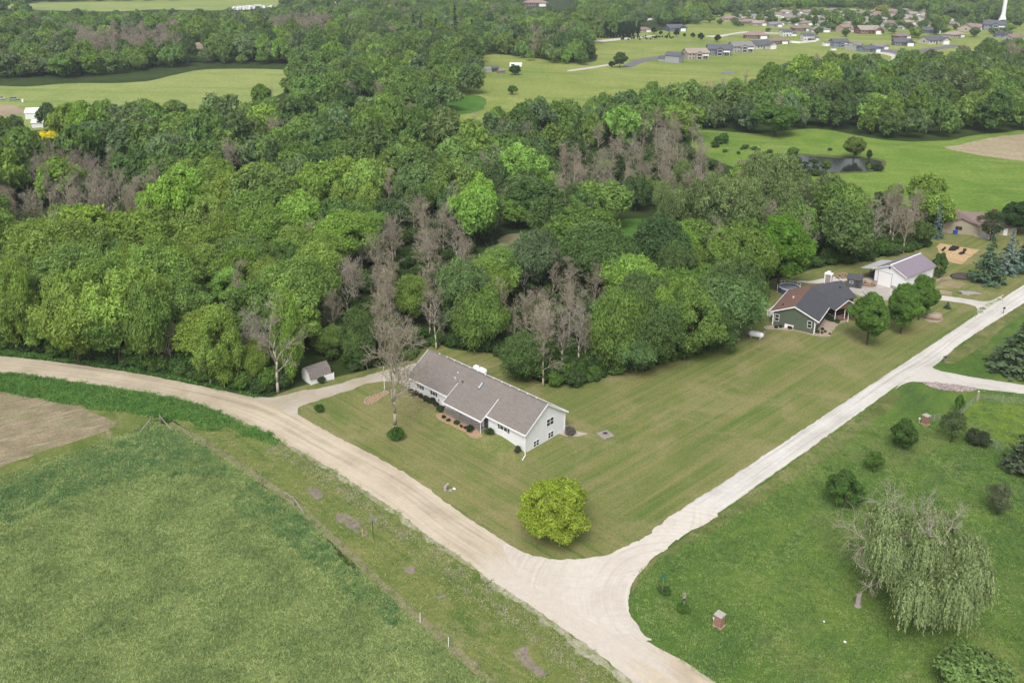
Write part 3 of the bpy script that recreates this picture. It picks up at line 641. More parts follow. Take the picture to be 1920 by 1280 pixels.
def window_x(par, x0, x1, z0, z1, y, panes=2, mat='white', depth_=.05, sgn=-1, name='window', rails=True):
    """window on a wall lying along x at y, facing sgn*y; frame proud, panes set back"""
    f = MB(); t = .06; ya, yb = y, y+sgn*depth_
    lo, hi = min(ya, yb), max(ya, yb)
    f.box((x0, lo, z0), (x1, hi, z0+t)); f.box((x0, lo, z1-t), (x1, hi, z1)); f.box((x0, lo, z0+t), (x0+t, hi, z1-t)); f.box((x1-t, lo, z0+t), (x1, hi, z1-t))
    w = (x1-x0)/panes
    for k in range(1, panes): f.box((x0+k*w-t*.6, lo, z0+t), (x0+k*w+t*.6, hi, z1-t))
    if rails: 
        zm = (z0+z1)/2
        for k in range(panes): f.box((x0+k*w+t, lo, zm-t*.4), (x0+(k+1)*w-t, hi-.004 if sgn > 0 else hi, zm+t*.4))
    o = f.build(name, M[mat], par)
    for k in range(panes):
        p = MB(); e = sgn*.018
        a, b = x0+k*w+t, x0+(k+1)*w-t
        p.box((a, min(y, y+e), z0+t), (b, max(y, y+e), z1-t)); p.build('pane', M['glass'], o)
    return o
def window_y(par, y0, y1, z0, z1, x, panes=2, mat='white', depth_=.05, sgn=1, name='window', rails=True):
    f = MB(); t = .06; lo, hi = min(x, x+sgn*depth_), max(x, x+sgn*depth_)
    f.box((lo, y0, z0), (hi, y1, z0+t)); f.box((lo, y0, z1-t), (hi, y1, z1)); f.box((lo, y0, z0+t), (hi, y0+t, z1-t)); f.box((lo, y1-t, z0+t), (hi, y1, z1-t))
    w = (y1-y0)/panes
    for k in range(1, panes): f.box((lo, y0+k*w-t*.6, z0+t), (hi, y0+k*w+t*.6, z1-t))
    if rails:
        zm = (z0+z1)/2
        for k in range(panes): f.box((lo, y0+k*w+t, zm-t*.4), (hi, y0+(k+1)*w-t, zm+t*.4))
    o = f.build(name, M[mat], par)
    for k in range(panes):
        p = MB(); p.box((min(x, x+sgn*.018), y0+k*w+t, z0+t), (max(x, x+sgn*.018), y0+(k+1)*w-t, z1-t)); p.build('pane', M['glass'], o)
    return o

ANGW = math.radians(-43.4)
oW = at(984.5, 849.5)
house = thing('white_house', 'long white ranch house with grey brown shingle roof and front porch', 'house', (oW[0], oW[1], 0), ANGW)
L, Dp, EZ, RZ = 27.4, 9.4, 3.45, 6.88
sl = (RZ-EZ)/(Dp/2+.35)
wz = lambda v: EZ+(min(v, Dp-v)+.35)*sl-.18
MB().extr([(0, -.3), (Dp, -.3), (Dp, wz(Dp)), (Dp/2, wz(Dp/2)), (0, wz(0))], 'x', -L, 0).build('wall', M['white_siding'], house)
def gable_roof(par, x0, x1, y0, y1, ez, rz, over, t=.14, mat='greyshingle', name='roof'):
    ym = (y0+y1)/2
    for s, ya in ((0, y0-over), (1, y1+over)):
        b = MB(); V = [(x0, ya, ez), (x1, ya, ez), (x1, ym, rz), (x0, ym, rz)]
        if s: V = V[::-1]
        b.slab(V, t); o = b.build(name, M[mat], par)
        yield o
roofs = list(gable_roof(house, -L-.4, .4, 0, Dp, EZ, RZ, .4))
# fascia and gutters, rake boards
b = MB(); b.box((-L-.42, -.52, EZ-.2), (.42, -.4, EZ+.02)); b.box((-L-.42, Dp+.4, EZ-.2), (.42, Dp+.52, EZ+.02)); b.build('gutter', M['white'], house)
for xr in (.4, -L-.46):
    b = MB()
    for ya, yb in ((-.42, Dp/2), (Dp+.42, Dp/2)):
        za, zb = EZ-.02, RZ-.02
        b.add([(xr, ya, za-.2), (xr+.06, ya, za-.2), (xr+.06, yb, zb-.2), (xr, yb, zb-.2), (xr, ya, za+.05), (xr+.06, ya, za+.05), (xr+.06, yb, zb+.05), (xr, yb, zb+.05)],
              [(0, 1, 2, 3), (4, 7, 6, 5), (0, 4, 5, 1), (3, 2, 6, 7), (0, 3, 7, 4), (1, 5, 6, 2)])
    b.build('rake_board', M['white'], house)
MB().box((-L-.35, Dp/2-.12, RZ-.02), (.35, Dp/2+.12, RZ+.05)).build('ridge_cap', M['greyshingle'], house)
for k in range(13):
    MB().box((-25+k*1.9, Dp/2+.05, RZ+.05), (-24.82+k*1.9, Dp/2+.2, RZ+.17)).build('ridge_light', M['white'], house)
rp = lambda u, v: (u, v, EZ+(v+.4)*(RZ-EZ)/(Dp/2+.4))
# porch roof over the entry
pz0, pz1, pv0, pv1 = 2.92, rp(0, 2.4)[2]+.06, -1.55, 2.4
b = MB(); b.slab([(-17.2, pv0, pz0), (-8.15, pv0, pz0), (-8.15, pv1, pz1), (-17.2, pv1, pz1)], .12); b.build('porch_roof', M['greyshingle'], house)
b = MB(); b.box((-17.25, pv0-.12, pz0-.22), (-8.1, pv0, pz0+.02)); b.build('gutter', M['white'], house)
for xr in (-8.15, -17.26):
    b = MB(); b.add([(xr, pv0, pz0-.22), (xr+.06, pv0, pz0-.22), (xr+.06, pv1, pz1-.2), (xr, pv1, pz1-.2), (xr, pv0, pz0+.03), (xr+.06, pv0, pz0+.03), (xr+.06, pv1, pz1+.03), (xr, pv1, pz1+.03)],
          [(0, 1, 2, 3), (4, 7, 6, 5), (0, 4, 5, 1), (3, 2, 6, 7), (0, 3, 7, 4), (1, 5, 6, 2)]); b.build('rake_board', M['white'], house)
BK = .85                                                       # height of the bank along the front wall
MB().box((-17.0, -1.35, -.2), (-8.4, 0, BK+.12)).build('porch_deck', M['porchwood'], house)
for x in (-16.95, -13.9, -10.9, -8.5):
    MB().box((x-.06, -1.35, BK+.12), (x+.06, -1.23, pz0-.1)).build('porch_post', M['porchwood'], house)
b = MB()
b.box((-16.9, -1.33, BK+1.02), (-8.5, -1.25, BK+1.1)); b.build('rail', M['porchwood'], house)
b = MB()
for k in range(56): b.box((-16.85+k*.15, -1.31, BK+.2), (-16.78+k*.15, -1.27, BK+1.02))
b.build('baluster', M['porchwood'], house)
o = MB().box((-8.95, -.06, BK+.12), (-8.05, -.003, BK+2.15)).build('door', M['dark'], house); MB().box((-8.2, -.12, BK+1.05), (-8.14, -.06, BK+1.15)).build('handle', M['steel'], o)
MB().box((-9.05, -.05, BK+.12), (-8.96, -.002, BK+2.22)).build('door_trim', M['white'], house)
window_x(house, -15.6, -13.6, 1.5, 2.75, 0); window_x(house, -12.3, -10.6, 1.5, 2.75, 0)
for i in range(3): MB().box((-8.35+i*.3, -1.3, -.2), (-8.05+i*.3, -.1, BK+.1-.25*(i+1))).build('step', M['porchwood'], house)
def shutters(x0, x1, z0, z1):
    for a in (x0-.42, x1+.06):
        b = MB(); b.box((a, -.06, z0), (a+.36, -.004, z1))
        for k in range(9): zz = z0+.08+k*(z1-z0-.16)/9; b.box((a+.05, -.085, zz), (a+.31, -.06, zz+.07))
        b.build('shutter', M['shutter'], house)
for x0, x1, z0, z1 in ((-5.45, -3.8, 2.08, 3.28), (-21.55, -20.75, 2.1, 3.25), (-25.0, -24.2, 2.1, 3.25)):
    window_x(house, x0, x1, z0, z1, 0, 2 if x1-x0 > 1 else 1); shutters(x0, x1, z0, z1)
window_y(house, 4.95, 6.65, 2.5, 3.8, 0); window_y(house, 5.35, 6.67, .2, 1.28, 0); window_y(house, 1.9, 3.2, .18, 1.22, 0)
for y in (.002, Dp-.1): MB().box((0.0, y, -.2), (.03, y+.1, wz(y)-.1)).build('corner_trim', M['white'], house)
MB().box((-.1, -.03, -.2), (-.002, 0, EZ-.25)).build('corner_trim', M['white'], house)
# downspouts
b = MB(); b.tube((.12, -.42, EZ-.2), (.06, -.08, EZ-.6), .05, .05, 6); b.tube((.06, -.08, EZ-.6), (.06, -.08, .25), .05, .05, 6); b.tube((.06, -.08, .25), (.55, -.55, .12), .06, .06, 6); b.tube((.55, -.55, .12), (1.05, -1.75, .06), .09, .09, 8)
b.build('downspout', M['white'], house)
b = MB(); b.tube((-8.25, -1.62, pz0-.2), (-8.4, -1.42, pz0-.6), .05, .05); b.tube((-8.4, -1.42, pz0-.6), (-8.4, -1.42, .7), .05, .05); b.tube((-8.4, -1.42, .7), (-8.5, -1.9, .35), .05, .05); b.build('downspout', M['white'], house)
b = MB(); b.tube((.08, Dp+.02, EZ-.2), (.08, Dp+.02, .1), .05, .05); b.build('downspout', M['white'], house)
# skylight, vents
sk = MB(); q = [rp(-13.1, 2.45), rp(-12.62, 2.45), rp(-12.62, 3.5), rp(-13.1, 3.5)]; sk.slab([(p[0], p[1], p[2]+.14) for p in q], .2); so = sk.build('skylight', M['shutter'], house)
q = [rp(-13.05, 2.5), rp(-12.67, 2.5), rp(-12.67, 3.45), rp(-13.05, 3.45)]; MB().slab([(p[0], p[1], p[2]+.165) for p in q], .02).build('pane', plain('skylight_glass', (.5, .53, .57), .15, .5, .05), so)
for (u, v, r_, h_, mm) in ((-18.4, 2.4, .11, .3, 'white'), (-18.6, 3.25, .11, .3, 'white'), (-18.15, 2.35, .07, .2, 'white'), (-17.3, 2.1, .12, .22, 'dark'), (-16.5, 2.35, .17, .3, 'dark')):
    p = rp(u, v); MB().lathe([(r_*.6, 0), (r_*.6, h_*.7), (r_, h_*.7), (r_, h_)], 10, p).build('roof_vent', M[mm], house)
MB().box((-19.95, -.12, 1.55), (-19.8, -.003, 1.9)).build('meter_box', M['dark'], house)
# bank of lawn along the front of the house
ca, sa = math.cos(ANGW), math.sin(ANGW)
def wl(u, v, z=0): return (oW[0]+u*ca-v*sa, oW[1]+u*sa+v*ca, z)
V = []; F = []; nu, nv = 40, 12
for i in range(nu):
    u = -29.5+i*(30.2)/(nu-1); hh = .9*min(1, max(0, (u+29.5)/2.0))*min(1, max(0, (.5-u)/5.0))**.8
    for j in range(nv):
        t = j/(nv-1); v = .35-(5.2)*t; V.append(wl(u, v, .016+hh*(.5+.5*math.cos(PI*t))))
F = [(i*nv+j, (i+1)*nv+j, (i+1)*nv+j+1, i*nv+j+1) for i in range(nu-1) for j in range(nv-1)]
me = bpy.data.meshes.new('lawn_bank'); me.from_pydata(V, [], [f[::-1] for f in F]); me.update(); me.materials.append(M['lawn']); tag(obj('lawn_bank', me), kind='structure')
bank = lambda u, v: .016+.9*min(1, max(0, (u+29.5)/2.0))*min(1, max(0, (.5-u)/5.0))**.8*(.5+.5*math.cos(PI*min(1, max(0, (.35-v)/5.2))))
def bed(name, uv, dz, mat, n=7):
    P = resample(catmull(uv), .35); c = P.mean(0); V = [wl(c[0], c[1], bank(*c)+dz)]; k = len(P)
    for t in (.5, 1.0):
        for p in P: q = c+(p-c)*t; V.append(wl(q[0], q[1], bank(*q)+dz))
    F = [(0, 1+i, 1+(i+1) % k) for i in range(k)]+[(1+i, 1+k+i, 1+k+(i+1) % k, 1+(i+1) % k) for i in range(k)]
    me = bpy.data.meshes.new(name); me.from_pydata(V, [], F); me.update(); me.materials.append(mat)
    if me.polygons[0].normal.z < 0: me.flip_normals()
    return tag(obj(name, me), kind='structure')
bed('planting_bed', [(-17.4, -1.4), (-13, -1.4), (-8.6, -1.4), (-7.6, -2.0), (-8.8, -2.9), (-11, -2.6), (-14, -2.7), (-16.9, -2.8), (-18.2, -2.2)], .03, M['mulch'])
bed('planting_bed', [(-27, -.05), (-22, -.05), (-17.6, -.05), (-17.5, -1.0), (-20, -1.1), (-24, -1.0), (-27, -.8)], .03, M['mulch'])
def bush(name, label, cat, p, w, h, col, group=None, k=0, z=0.0):
    r = thing(name, label, cat, (p[0], p[1], z), rng.uniform(0, 6.28), group)
    o = obj('foliage', BUSH[k % 3], r); o.color = rgb4(tuple(x*1.15 for x in col)); r.scale = (w/4, w/4, h/2.8)
    return r
GD, GM, GL = (.035, .07, .022), (.06, .11, .03), (.1, .17, .035)
for i, (u, v, w, h) in enumerate(((-26.6, -.6, 1.1, .8), (-25.3, -.7, 1.2, .9), (-23.9, -.65, 1.0, .8), (-22.5, -.7, 1.3, 1.0), (-21.2, -.7, 1.5, 1.1), (-19.8, -.75, 1.2, .8), (-18.1, -1.3, 1.4, 1.2))):
    bush('foundation_shrub', ORD[i]+' from left of the low shrubs along the white front wall', 'shrub', wl(u, v), w, h, (.05+.02*(i % 2), .085, .04), 'shrubs along the white front wall', i, bank(u, v))
for i, (u, v, w, h, c, lab) in enumerate(((-16.4, -2.1, .8, .6, GD, 'small dark shrub at the left end of the porch bed'), (-15.1, -2.2, .7, .5, (.09, .05, .04), 'small reddish shrub second from left in the porch bed'), (-13.4, -2.0, 1.0, .7, GM, 'green shrub in the middle of the porch bed'),
        (-12.2, -2.1, .6, .5, (.1, .05, .045), 'tiny red shrub right of the middle of the porch bed'), (-11.3, -2.0, .7, .5, (.1, .055, .045), 'red leaved shrub next to the big dark one in the porch bed'), (-10.2, -2.0, 1.4, 1.0, GD, 'largest dark round shrub in the porch bed'),
        (-7.0, -.8, 1.6, 1.1, GM, 'green shrub beside the porch steps'), (-.7, -.9, 1.3, 1.0, (.07, .1, .045), 'grey green shrub at the corner downspout of the white house'))):
    bush('garden_shrub', lab, 'shrub', wl(u, v), w, h, c, None, i, bank(u, v))
sheet('planting_bed', np.array([wl(*p)[:2] for p in ((-1.5, -1.9), (-.3, -1.6), (.3, -.5), (-1.2, -.3))]), .05, M['mulch'])
# gravel patio beside the gable end
sheet('gravel_patio', np.array([at(*p) for p in ((1050, 795), (1062, 797), (1082, 808), (1103, 813), (1085, 818), (1062, 818), (1048, 813))]), .03, M['drive'])
t = bush('patio_shrub', 'dark twiggy shrub on the gravel patio beside the white gable', 'shrub', at(1070, 813), 2.2, 1.0, (.15, .135, .125), None, 1)
t = thing('fire_pit', 'fire pit with dark ashes on a square stone pad in the lawn', 'fire pit', tuple(at(1135, 815))+(0,), .5)
MB().box((-1.05, -1.05, 0), (1.05, 1.05, .1)).build('pad', M['stone'], t); MB().lathe([(.55, .1), (.5, .32), (.4, .32), (.38, .14)], 12, ring=True).build('ring', M['stone'], t)
b = MB()
for k in range(4): a = k*.8; b.tube((math.cos(a)*.42, math.sin(a)*.42, .3), (-math.cos(a)*.3, -math.sin(a)*.3, .42), .06, .05, 6)
b.build('log', M['dark'], t)

def propane(loc, rz, R, Ln, label, m2=None):
    t = thing('propane_tank', label, 'propane tank', loc, rz)
    prof = [(.02, -Ln/2)]+[(R*math.sin(a), -Ln/2+R*(1-math.cos(a))) for a in np.linspace(.3, PI/2, 5)]+[(R*math.cos(a), Ln/2-R+R*math.sin(a)) for a in np.linspace(0, PI/2-.3, 5)]+[(.02, Ln/2)]
    MB().lathe(prof, 16, (0, 0, R+.3), 'x').build('tank', M['white'], t, True)
    MB().lathe([(.22, 2*R+.25), (.22, 2*R+.5), (.15, 2*R+.56)], 10).build('valve_dome', M[m2 or 'steel'], t)
    for x in (-Ln*.3, Ln*.3): MB().box((x-.12, -R*.8, 0), (x+.12, R*.8, .5)).build('foot', M['concrete'], t)
    return t
p = wl(-24.1, 13.9); propane(p, ANGW, .62, 3.3, 'white propane tank half hidden behind the ridge of the white house')
p = at(1417, 634); propane((p[0], p[1], 0), math.radians(-28), .6, 3.1, 'white propane tank on the lawn below the green house')
t = thing('rock_pile', 'low pile of reddish rocks behind the propane tank', 'rock pile', tuple(at(1416, 625))+(0,))
def rock_mesh(name, seed, a, b_, c, mat, sub=2):
    import bmesh
    bm = bmesh.new(); bmesh.ops.create_icosphere(bm, subdivisions=sub, radius=1.0); r = np.random.default_rng(seed); ph = r.uniform(0, 6, (4, 3)); fr = r.uniform(1, 3.2, (4, 3))
    for v in bm.verts:
        p = np.array(v.co); k = 1+.11*sum(math.sin(float(fr[i] @ p+ph[i, 0])) for i in range(4))
        q = p*k*np.array([a, b_, c]); v.co = (q[0], q[1], max(q[2], -.25*c)+.2*c)
    me = bpy.data.meshes.new(name); bm.to_mesh(me); bm.free(); me.materials.append(mat); me.polygons.foreach_set('use_smooth', np.ones(len(me.polygons), bool)); return me
M['redrock'] = plain('reddish_rock', (.33, .26, .23), .9, .15, .35, 2)
RK = [rock_mesh('stone', 700+i, .5, .38, .3, M['redrock'], 1) for i in range(3)]
for i in range(12):
    o = obj('stone', RK[i % 3], t, (rng.uniform(-1.9, 1.9), rng.uniform(-.6, .6), 0), rng.uniform(0, 6)); o.scale = (rng.uniform(.6, 1.1),)*3

# kidney bed, white pole, lawn ornament, small bushes
sheet('planting_bed', outline([(684, 754), (688, 746), (700, 742), (715, 736), (725, 733), (728, 738), (716, 744), (706, 752), (692, 758)], True, .3, .06, 40), .03, M['mulch'])
t = thing('stone_edging', 'tan stone edging round the kidney bed by the gravel drive', 'edging', tuple(at(706, 748))+(0,))
E_ = resample(catmull([at(*p) for p in [(684, 754), (688, 746), (700, 742), (715, 736), (725, 733), (728, 738), (716, 744), (706, 752), (692, 758)]]), .55); ec = at(706, 748)
M['tanstone'] = plain('tan_stone', (.46, .36, .27), .9, .15, .25, 3); ES = rock_mesh('stone', 720, .3, .22, .2, M['tanstone'], 1)
for p in E_: obj('stone', ES, t, (p[0]-ec[0], p[1]-ec[1], 0), rng.uniform(0, 6))
p = at(721, 733); t = thing('flag_pole', 'thin white pole at the end of the kidney bed by the drive', 'pole', (p[0], p[1], 0)); MB().tube((0, 0, 0), (0, 0, 4.6), .05, .035, 8).build('pole', M['white'], t); MB().lathe([(.02, 4.6), (.09, 4.68), (.02, 4.78)], 8).build('finial', M['white'], t)
bush('lawn_bush', 'small round green bush in the lawn corner by the drive mouth', 'bush', at(599, 772), 1.7, 1.5, (.06, .14, .03))
t = thing('lawn_rocks', 'weathered curved stump with white stones on the lawn near the road', 'lawn ornament', tuple(at(842, 918))+(0,), .3)
M['greywood'] = plain('weathered_grey_wood', (.4, .35, .33), .9, .1, .3, 4)
b = MB(); P0 = [(-.55, 0, 0), (-.6, .05, .45), (-.35, .1, .85), (.05, .1, 1.0)]
for i in range(3): b.tube(P0[i], P0[i+1], .3-.05*i, .25-.05*i, 8)
b.build('stump', M['greywood'], t)
o = obj('white_stone', rock_mesh('white_stone', 731, .3, .25, .32, M['white'], 1), t, (.75, -.1, 0)); o = obj('grey_stone', rock_mesh('grey_stone', 732, .45, .4, .25, M['stone'], 1), t, (.2, -.25, 0))

# small white shed by the drive and its fence panel
oS = at(583, 722); t = thing('garden_shed', 'small white shed with grey roof at the wood edge by the drive', 'shed', (oS[0], oS[1], 0), math.radians(40))
MB().extr([(0, -.2), (3.4, -.2), (3.4, 1.2), (2.9, 2.2), (1.7, 2.9), (.5, 2.2), (0, 1.2)], 'x', 0, 4.0).build('wall', M['white_siding'], t)
b = MB(); prof = [(-.15, 1.1), (.45, 2.28), (1.7, 3.0), (2.95, 2.28), (3.55, 1.1)]
for (a, c), (d, e) in zip(prof[:-1], prof[1:]): b.slab([(-.12, a, c), (4.15, a, c), (4.15, d, e), (-.12, d, e)], .08)
b.build('roof', M['greyshingle'], t); MB().box((-.05, 1.0, 0), (-.003, 2.3, 1.8)).build('door', M['white'], t)
bush('bush', 'dark bush growing against the front of the small white shed', 'bush', at(603, 717), 1.7, 1.1, (.05, .09, .03), None, 2)
p0, p1 = at(609, 716), at(626, 711); a = math.atan2(p1[1]-p0[1], p1[0]-p0[0]); t = thing('board_fence', 'short white board fence panel beside the small shed', 'fence', (p0[0], p0[1], 0), a); Lf = np.linalg.norm(p1-p0)
for k in range(12): MB().box((k*Lf/12+.01, -.02, .08), ((k+1)*Lf/12-.01, .02, 1.3)).build('board', M['white'], t)
for x in (0, Lf): MB().box((x-.06, -.09, 0), (x+.06, -.021, 1.45)).build('post', M['white'], t)

# ------------------------------------------------------------------ green house
M['green_siding'] = siding_mat('green_siding', (.12, .15, .108)); M['charcoal'] = shingle_mat('charcoal_shingles', (.105, .105, .122)); M['redshingle'] = shingle_mat('faded_red_shingles', (.27, .165, .135))
M['brownwood'] = plain('brown_stained_wood', (.24, .12, .06), .7, .25, .3, 4); M['darkin'] = plain('dark_porch_wall', (.07, .035, .03), .8, .2)
oG = at(1526, 626); ANGG = math.radians(-31.55)
gh = thing('green_house', 'green sided house with charcoal and faded red shingle roof', 'house', (oG[0], oG[1], 0), ANGG)
gw = 8.5
MB().extr([(-gw, -.2), (0, -.2), (0, 2.75), (-gw/2, 4.9), (-gw, 2.75)], 'y', 0, 13.2).build('wall', M['green_siding'], gh)
EZg, RZg = 2.95, 5.15
b = MB(); b.slab([(.8, -.35, EZg), (.8, 9.2, EZg), (-gw/2+2.8, 13.9, 4.0), (-gw/2, 13.9, RZg), (-gw/2, -.35, RZg)], .12); b.build('roof', M['charcoal'], gh)
b = MB(); b.slab([(-gw/2, -.35, RZg), (-gw/2, 13.9, RZg), (-gw-.8, 14.2, EZg), (-gw-.8, -.35, EZg)], .12); o = b.build('roof', M['redshingle'], gh); o['label'] = 'faded red shingle slope of the roof'
for sgn, (xa, xb) in ((1, (.8, -gw/2)), (-1, (-gw-.8, -gw/2))):
    b = MB(); b.add([(xa, -.42, EZg-.2), (xa, -.36, EZg-.2), (xb, -.36, RZg-.2), (xb, -.42, RZg-.2), (xa, -.42, EZg+.06), (xa, -.36, EZg+.06), (xb, -.36, RZg+.06), (xb, -.42, RZg+.06)], [(0, 1, 2, 3), (4, 7, 6, 5), (0, 4, 5, 1), (3, 2, 6, 7), (0, 3, 7, 4), (1, 5, 6, 2)])
    b.build('rake_board', M['white'], gh)
MB().box((.8, -.38, EZg-.18), (.9, 8.6, EZg+.03)).build('gutter', M['white'], gh); MB().box((-gw-.92, -.38, EZg-.18), (-gw-.82, 13.5, EZg+.03)).build('gutter', M['white'], gh)
for a, c in ((-gw+.35, -gw+1.25), (-1.5, -.6)): window_x(gh, a, c, 1.1, 2.6, 0, 1, depth_=.08)
MB().box((-6.0, -.05, -.1), (-4.2, -.003, .9)).build('hatch', M['white'], gh)
MB().box((-gw-.02, -.03, -.2), (-gw+.12, -.002, 2.7)).build('corner_trim', M['white'], gh); MB().box((-.12, -.03, -.2), (.02, -.002, 2.7)).build('corner_trim', M['white'], gh)
b = MB(); b.tube((.7, -.3, EZg-.2), (.1, -.12, EZg-.7), .05, .05); b.tube((.1, -.12, EZg-.7), (.1, -.12, .3), .05, .05); b.tube((.1, -.12, .3), (-.1, -.8, .08), .05, .05); b.build('downspout', M['white'], gh)
b = MB(); b.tube((-gw-.8, -.3, EZg-.2), (-gw-.05, -.1, EZg-.55), .06, .06); b.tube((-gw-.05, -.1, EZg-.55), (-gw-.05, -.1, 0), .06, .06); b.build('downspout', M['white'], gh)
# wing, turned about 33 degrees against the main body
WA = math.atan2(-.545, .838); e1 = np.array([.838, -.545]); e2 = np.array([.545, .838])
def we(a, c, z): q = e1*a+e2*c; return (q[0], q[1], z)
def wprism(poly, c0, c1, name, mat):      # profile (e1, z) pushed along e2
    b = MB(); n = len(poly); b.add([we(a, c0, z) for a, z in poly]+[we(a, c1, z) for a, z in poly], [tuple(range(n))[::-1], tuple(range(n, 2*n))]+[(i, (i+1) % n, n+(i+1) % n, n+i) for i in range(n)]); return b.build(name, mat, gh)
wprism([(-15.2, -.2), (-6.5, -.2), (-6.5, 2.75), (-10.86, 4.9), (-15.2, 2.75)], 8.0, 17.1, 'wall', M['green_siding'])
b = MB(); b.slab([we(-6.0, 6.5, EZg), we(-6.0, 17.6, EZg), we(-10.86, 17.6, RZg+.02), we(-10.86, 9.0, RZg+.02)], .12); b.build('roof', M['charcoal'], gh)
b = MB(); b.slab([we(-10.86, 9.0, RZg+.02), we(-10.86, 17.6, RZg+.02), we(-15.7, 17.6, EZg), we(-15.7, 8.3, EZg)], .12); o = b.build('roof', M['redshingle'], gh); o['label'] = 'faded red shingle slope of the roof'
# two porch gables towards the road
def porch_gable(c0, c1, a0, a1, ez, rz, t, wood):
    cm = (c0+c1)/2
    for s in (0, 1):
        ca_ = c0 if s == 0 else c1
        Q = [we(a0, ca_, ez), we(a1, ca_, ez), we(a1, cm, rz), we(a0, cm, rz)]
        b = MB(); b.slab(Q if s else Q[::-1], .1); b.build('porch_roof', M['charcoal'], gh)
        b = MB(); P4 = [we(a1, ca_, ez-.16), we(a1+.07, ca_, ez-.16), we(a1+.07, cm, rz-.16), we(a1, cm, rz-.16), we(a1, ca_, ez+.05), we(a1+.07, ca_, ez+.05), we(a1+.07, cm, rz+.05), we(a1, cm, rz+.05)]
        b.add(P4, [(0, 1, 2, 3), (4, 7, 6, 5), (0, 4, 5, 1), (3, 2, 6, 7), (0, 3, 7, 4), (1, 5, 6, 2)]); b.build('rake_board', M['white'], gh)
    b = MB(); b.add([we(a1-.25, c0+.15, ez-.05), we(a1-.25, c1-.15, ez-.05), we(a1-.25, cm, rz-.12), we(a1-.31, c0+.15, ez-.05), we(a1-.31, c1-.15, ez-.05), we(a1-.31, cm, rz-.12)], [(0, 1, 2), (5, 4, 3), (0, 3, 4, 1), (1, 4, 5, 2), (2, 5, 3, 0)])
    b.build('gable_board', M[wood], gh)
porch_gable(7.9, 14.6, -9.5, -2.5, 2.85, 4.6, 0, 'brownwood'); porch_gable(10.7, 14.0, -6.0, -1.6, 2.72, 3.75, 0, 'brownwood')
b = MB(); n4 = [we(-6.6, 8.2, -.1), we(-2.7, 8.2, -.1), we(-2.7, 14.4, -.1), we(-6.6, 14.4, -.1)]; b.slab([(p[0], p[1], .35) for p in n4], .5); b.build('porch_deck', M['brownwood'], gh)
b = MB(); b.slab([we(-6.48, 8.0, 2.7), we(-6.48, 14.5, 2.7), we(-6.4, 14.5, 2.7), we(-6.4, 8.0, 2.7)], 2.4); b.build('porch_wall', M['darkin'], gh)
for a, c in ((-2.8, 8.3), (-2.8, 11.0), (-1.75, 11.0), (-1.75, 13.8)):
    q = we(a, c, 0); MB().box((q[0]-.07, q[1]-.07, 0), (q[0]+.07, q[1]+.07, 2.75)).build('porch_post', M['white'], gh)
for (a, c), (d, e) in (((-6.3, 8.3), (-2.8, 8.3)), ((-2.8, 8.3), (-2.8, 11.0))):
    b = MB()
    for z in (.5, 1.25): b.tube(we(a, c, z), we(d, e, z), .045, .045, 4)
    for k in range(14): t_ = (k+.5)/14; b.tube(we(a+(d-a)*t_, c+(e-c)*t_, .5), we(a+(d-a)*t_, c+(e-c)*t_, 1.25), .02, .02, 4)
    b.build('rail', M['porchwood'], gh)
b = MB(); b.slab([we(-1.8, 12.2, 2.7), we(-1.8, 13.9, 2.7), we(-1.7, 13.9, 2.7), we(-1.7, 12.2, 2.7)], 2.7); b.build('porch_wall', M['brownwood'], gh)
q = we(-13.2, 16.0, 0); b = MB(); b.box((q[0]-.75, q[1]-.55, 0), (q[0]+.75, q[1]+.55, 6.1)); o = b.build('chimney', M['stone'], gh); b = MB()
for sx in (-.75, .6): b.box((q[0]+sx-.03, q[1]-.6, 3.5), (q[0]+sx+.18, q[1]-.551, 6.12))
b.box((q[0]-.85, q[1]-.65, 6.12), (q[0]+.85, q[1]+.65, 6.3)); b.box((q[0]-.35, q[1]-.35, 6.3), (q[0]+.35, q[1]+.35, 6.75)); b.build('chimney_trim', M['white'], o)
for u, v, mm in ((-6.3, 6.5, 'white'), (-7.4, 2.6, 'dark')): 
    z = EZg+(u+gw+.8)*(RZg-EZg)/(gw/2+.8); MB().lathe([(.12, 0), (.12, .3), (.2, .3), (.2, .38)], 8, (u, v, z)).build('roof_vent', M[mm], gh)
q = we(-9.2, 15.6, EZg+1.6*.45+1.0); MB().lathe([(.25, -.6), (.25, .0), (.1, .05)], 8, q).build('roof_vent', M['dark'], gh)
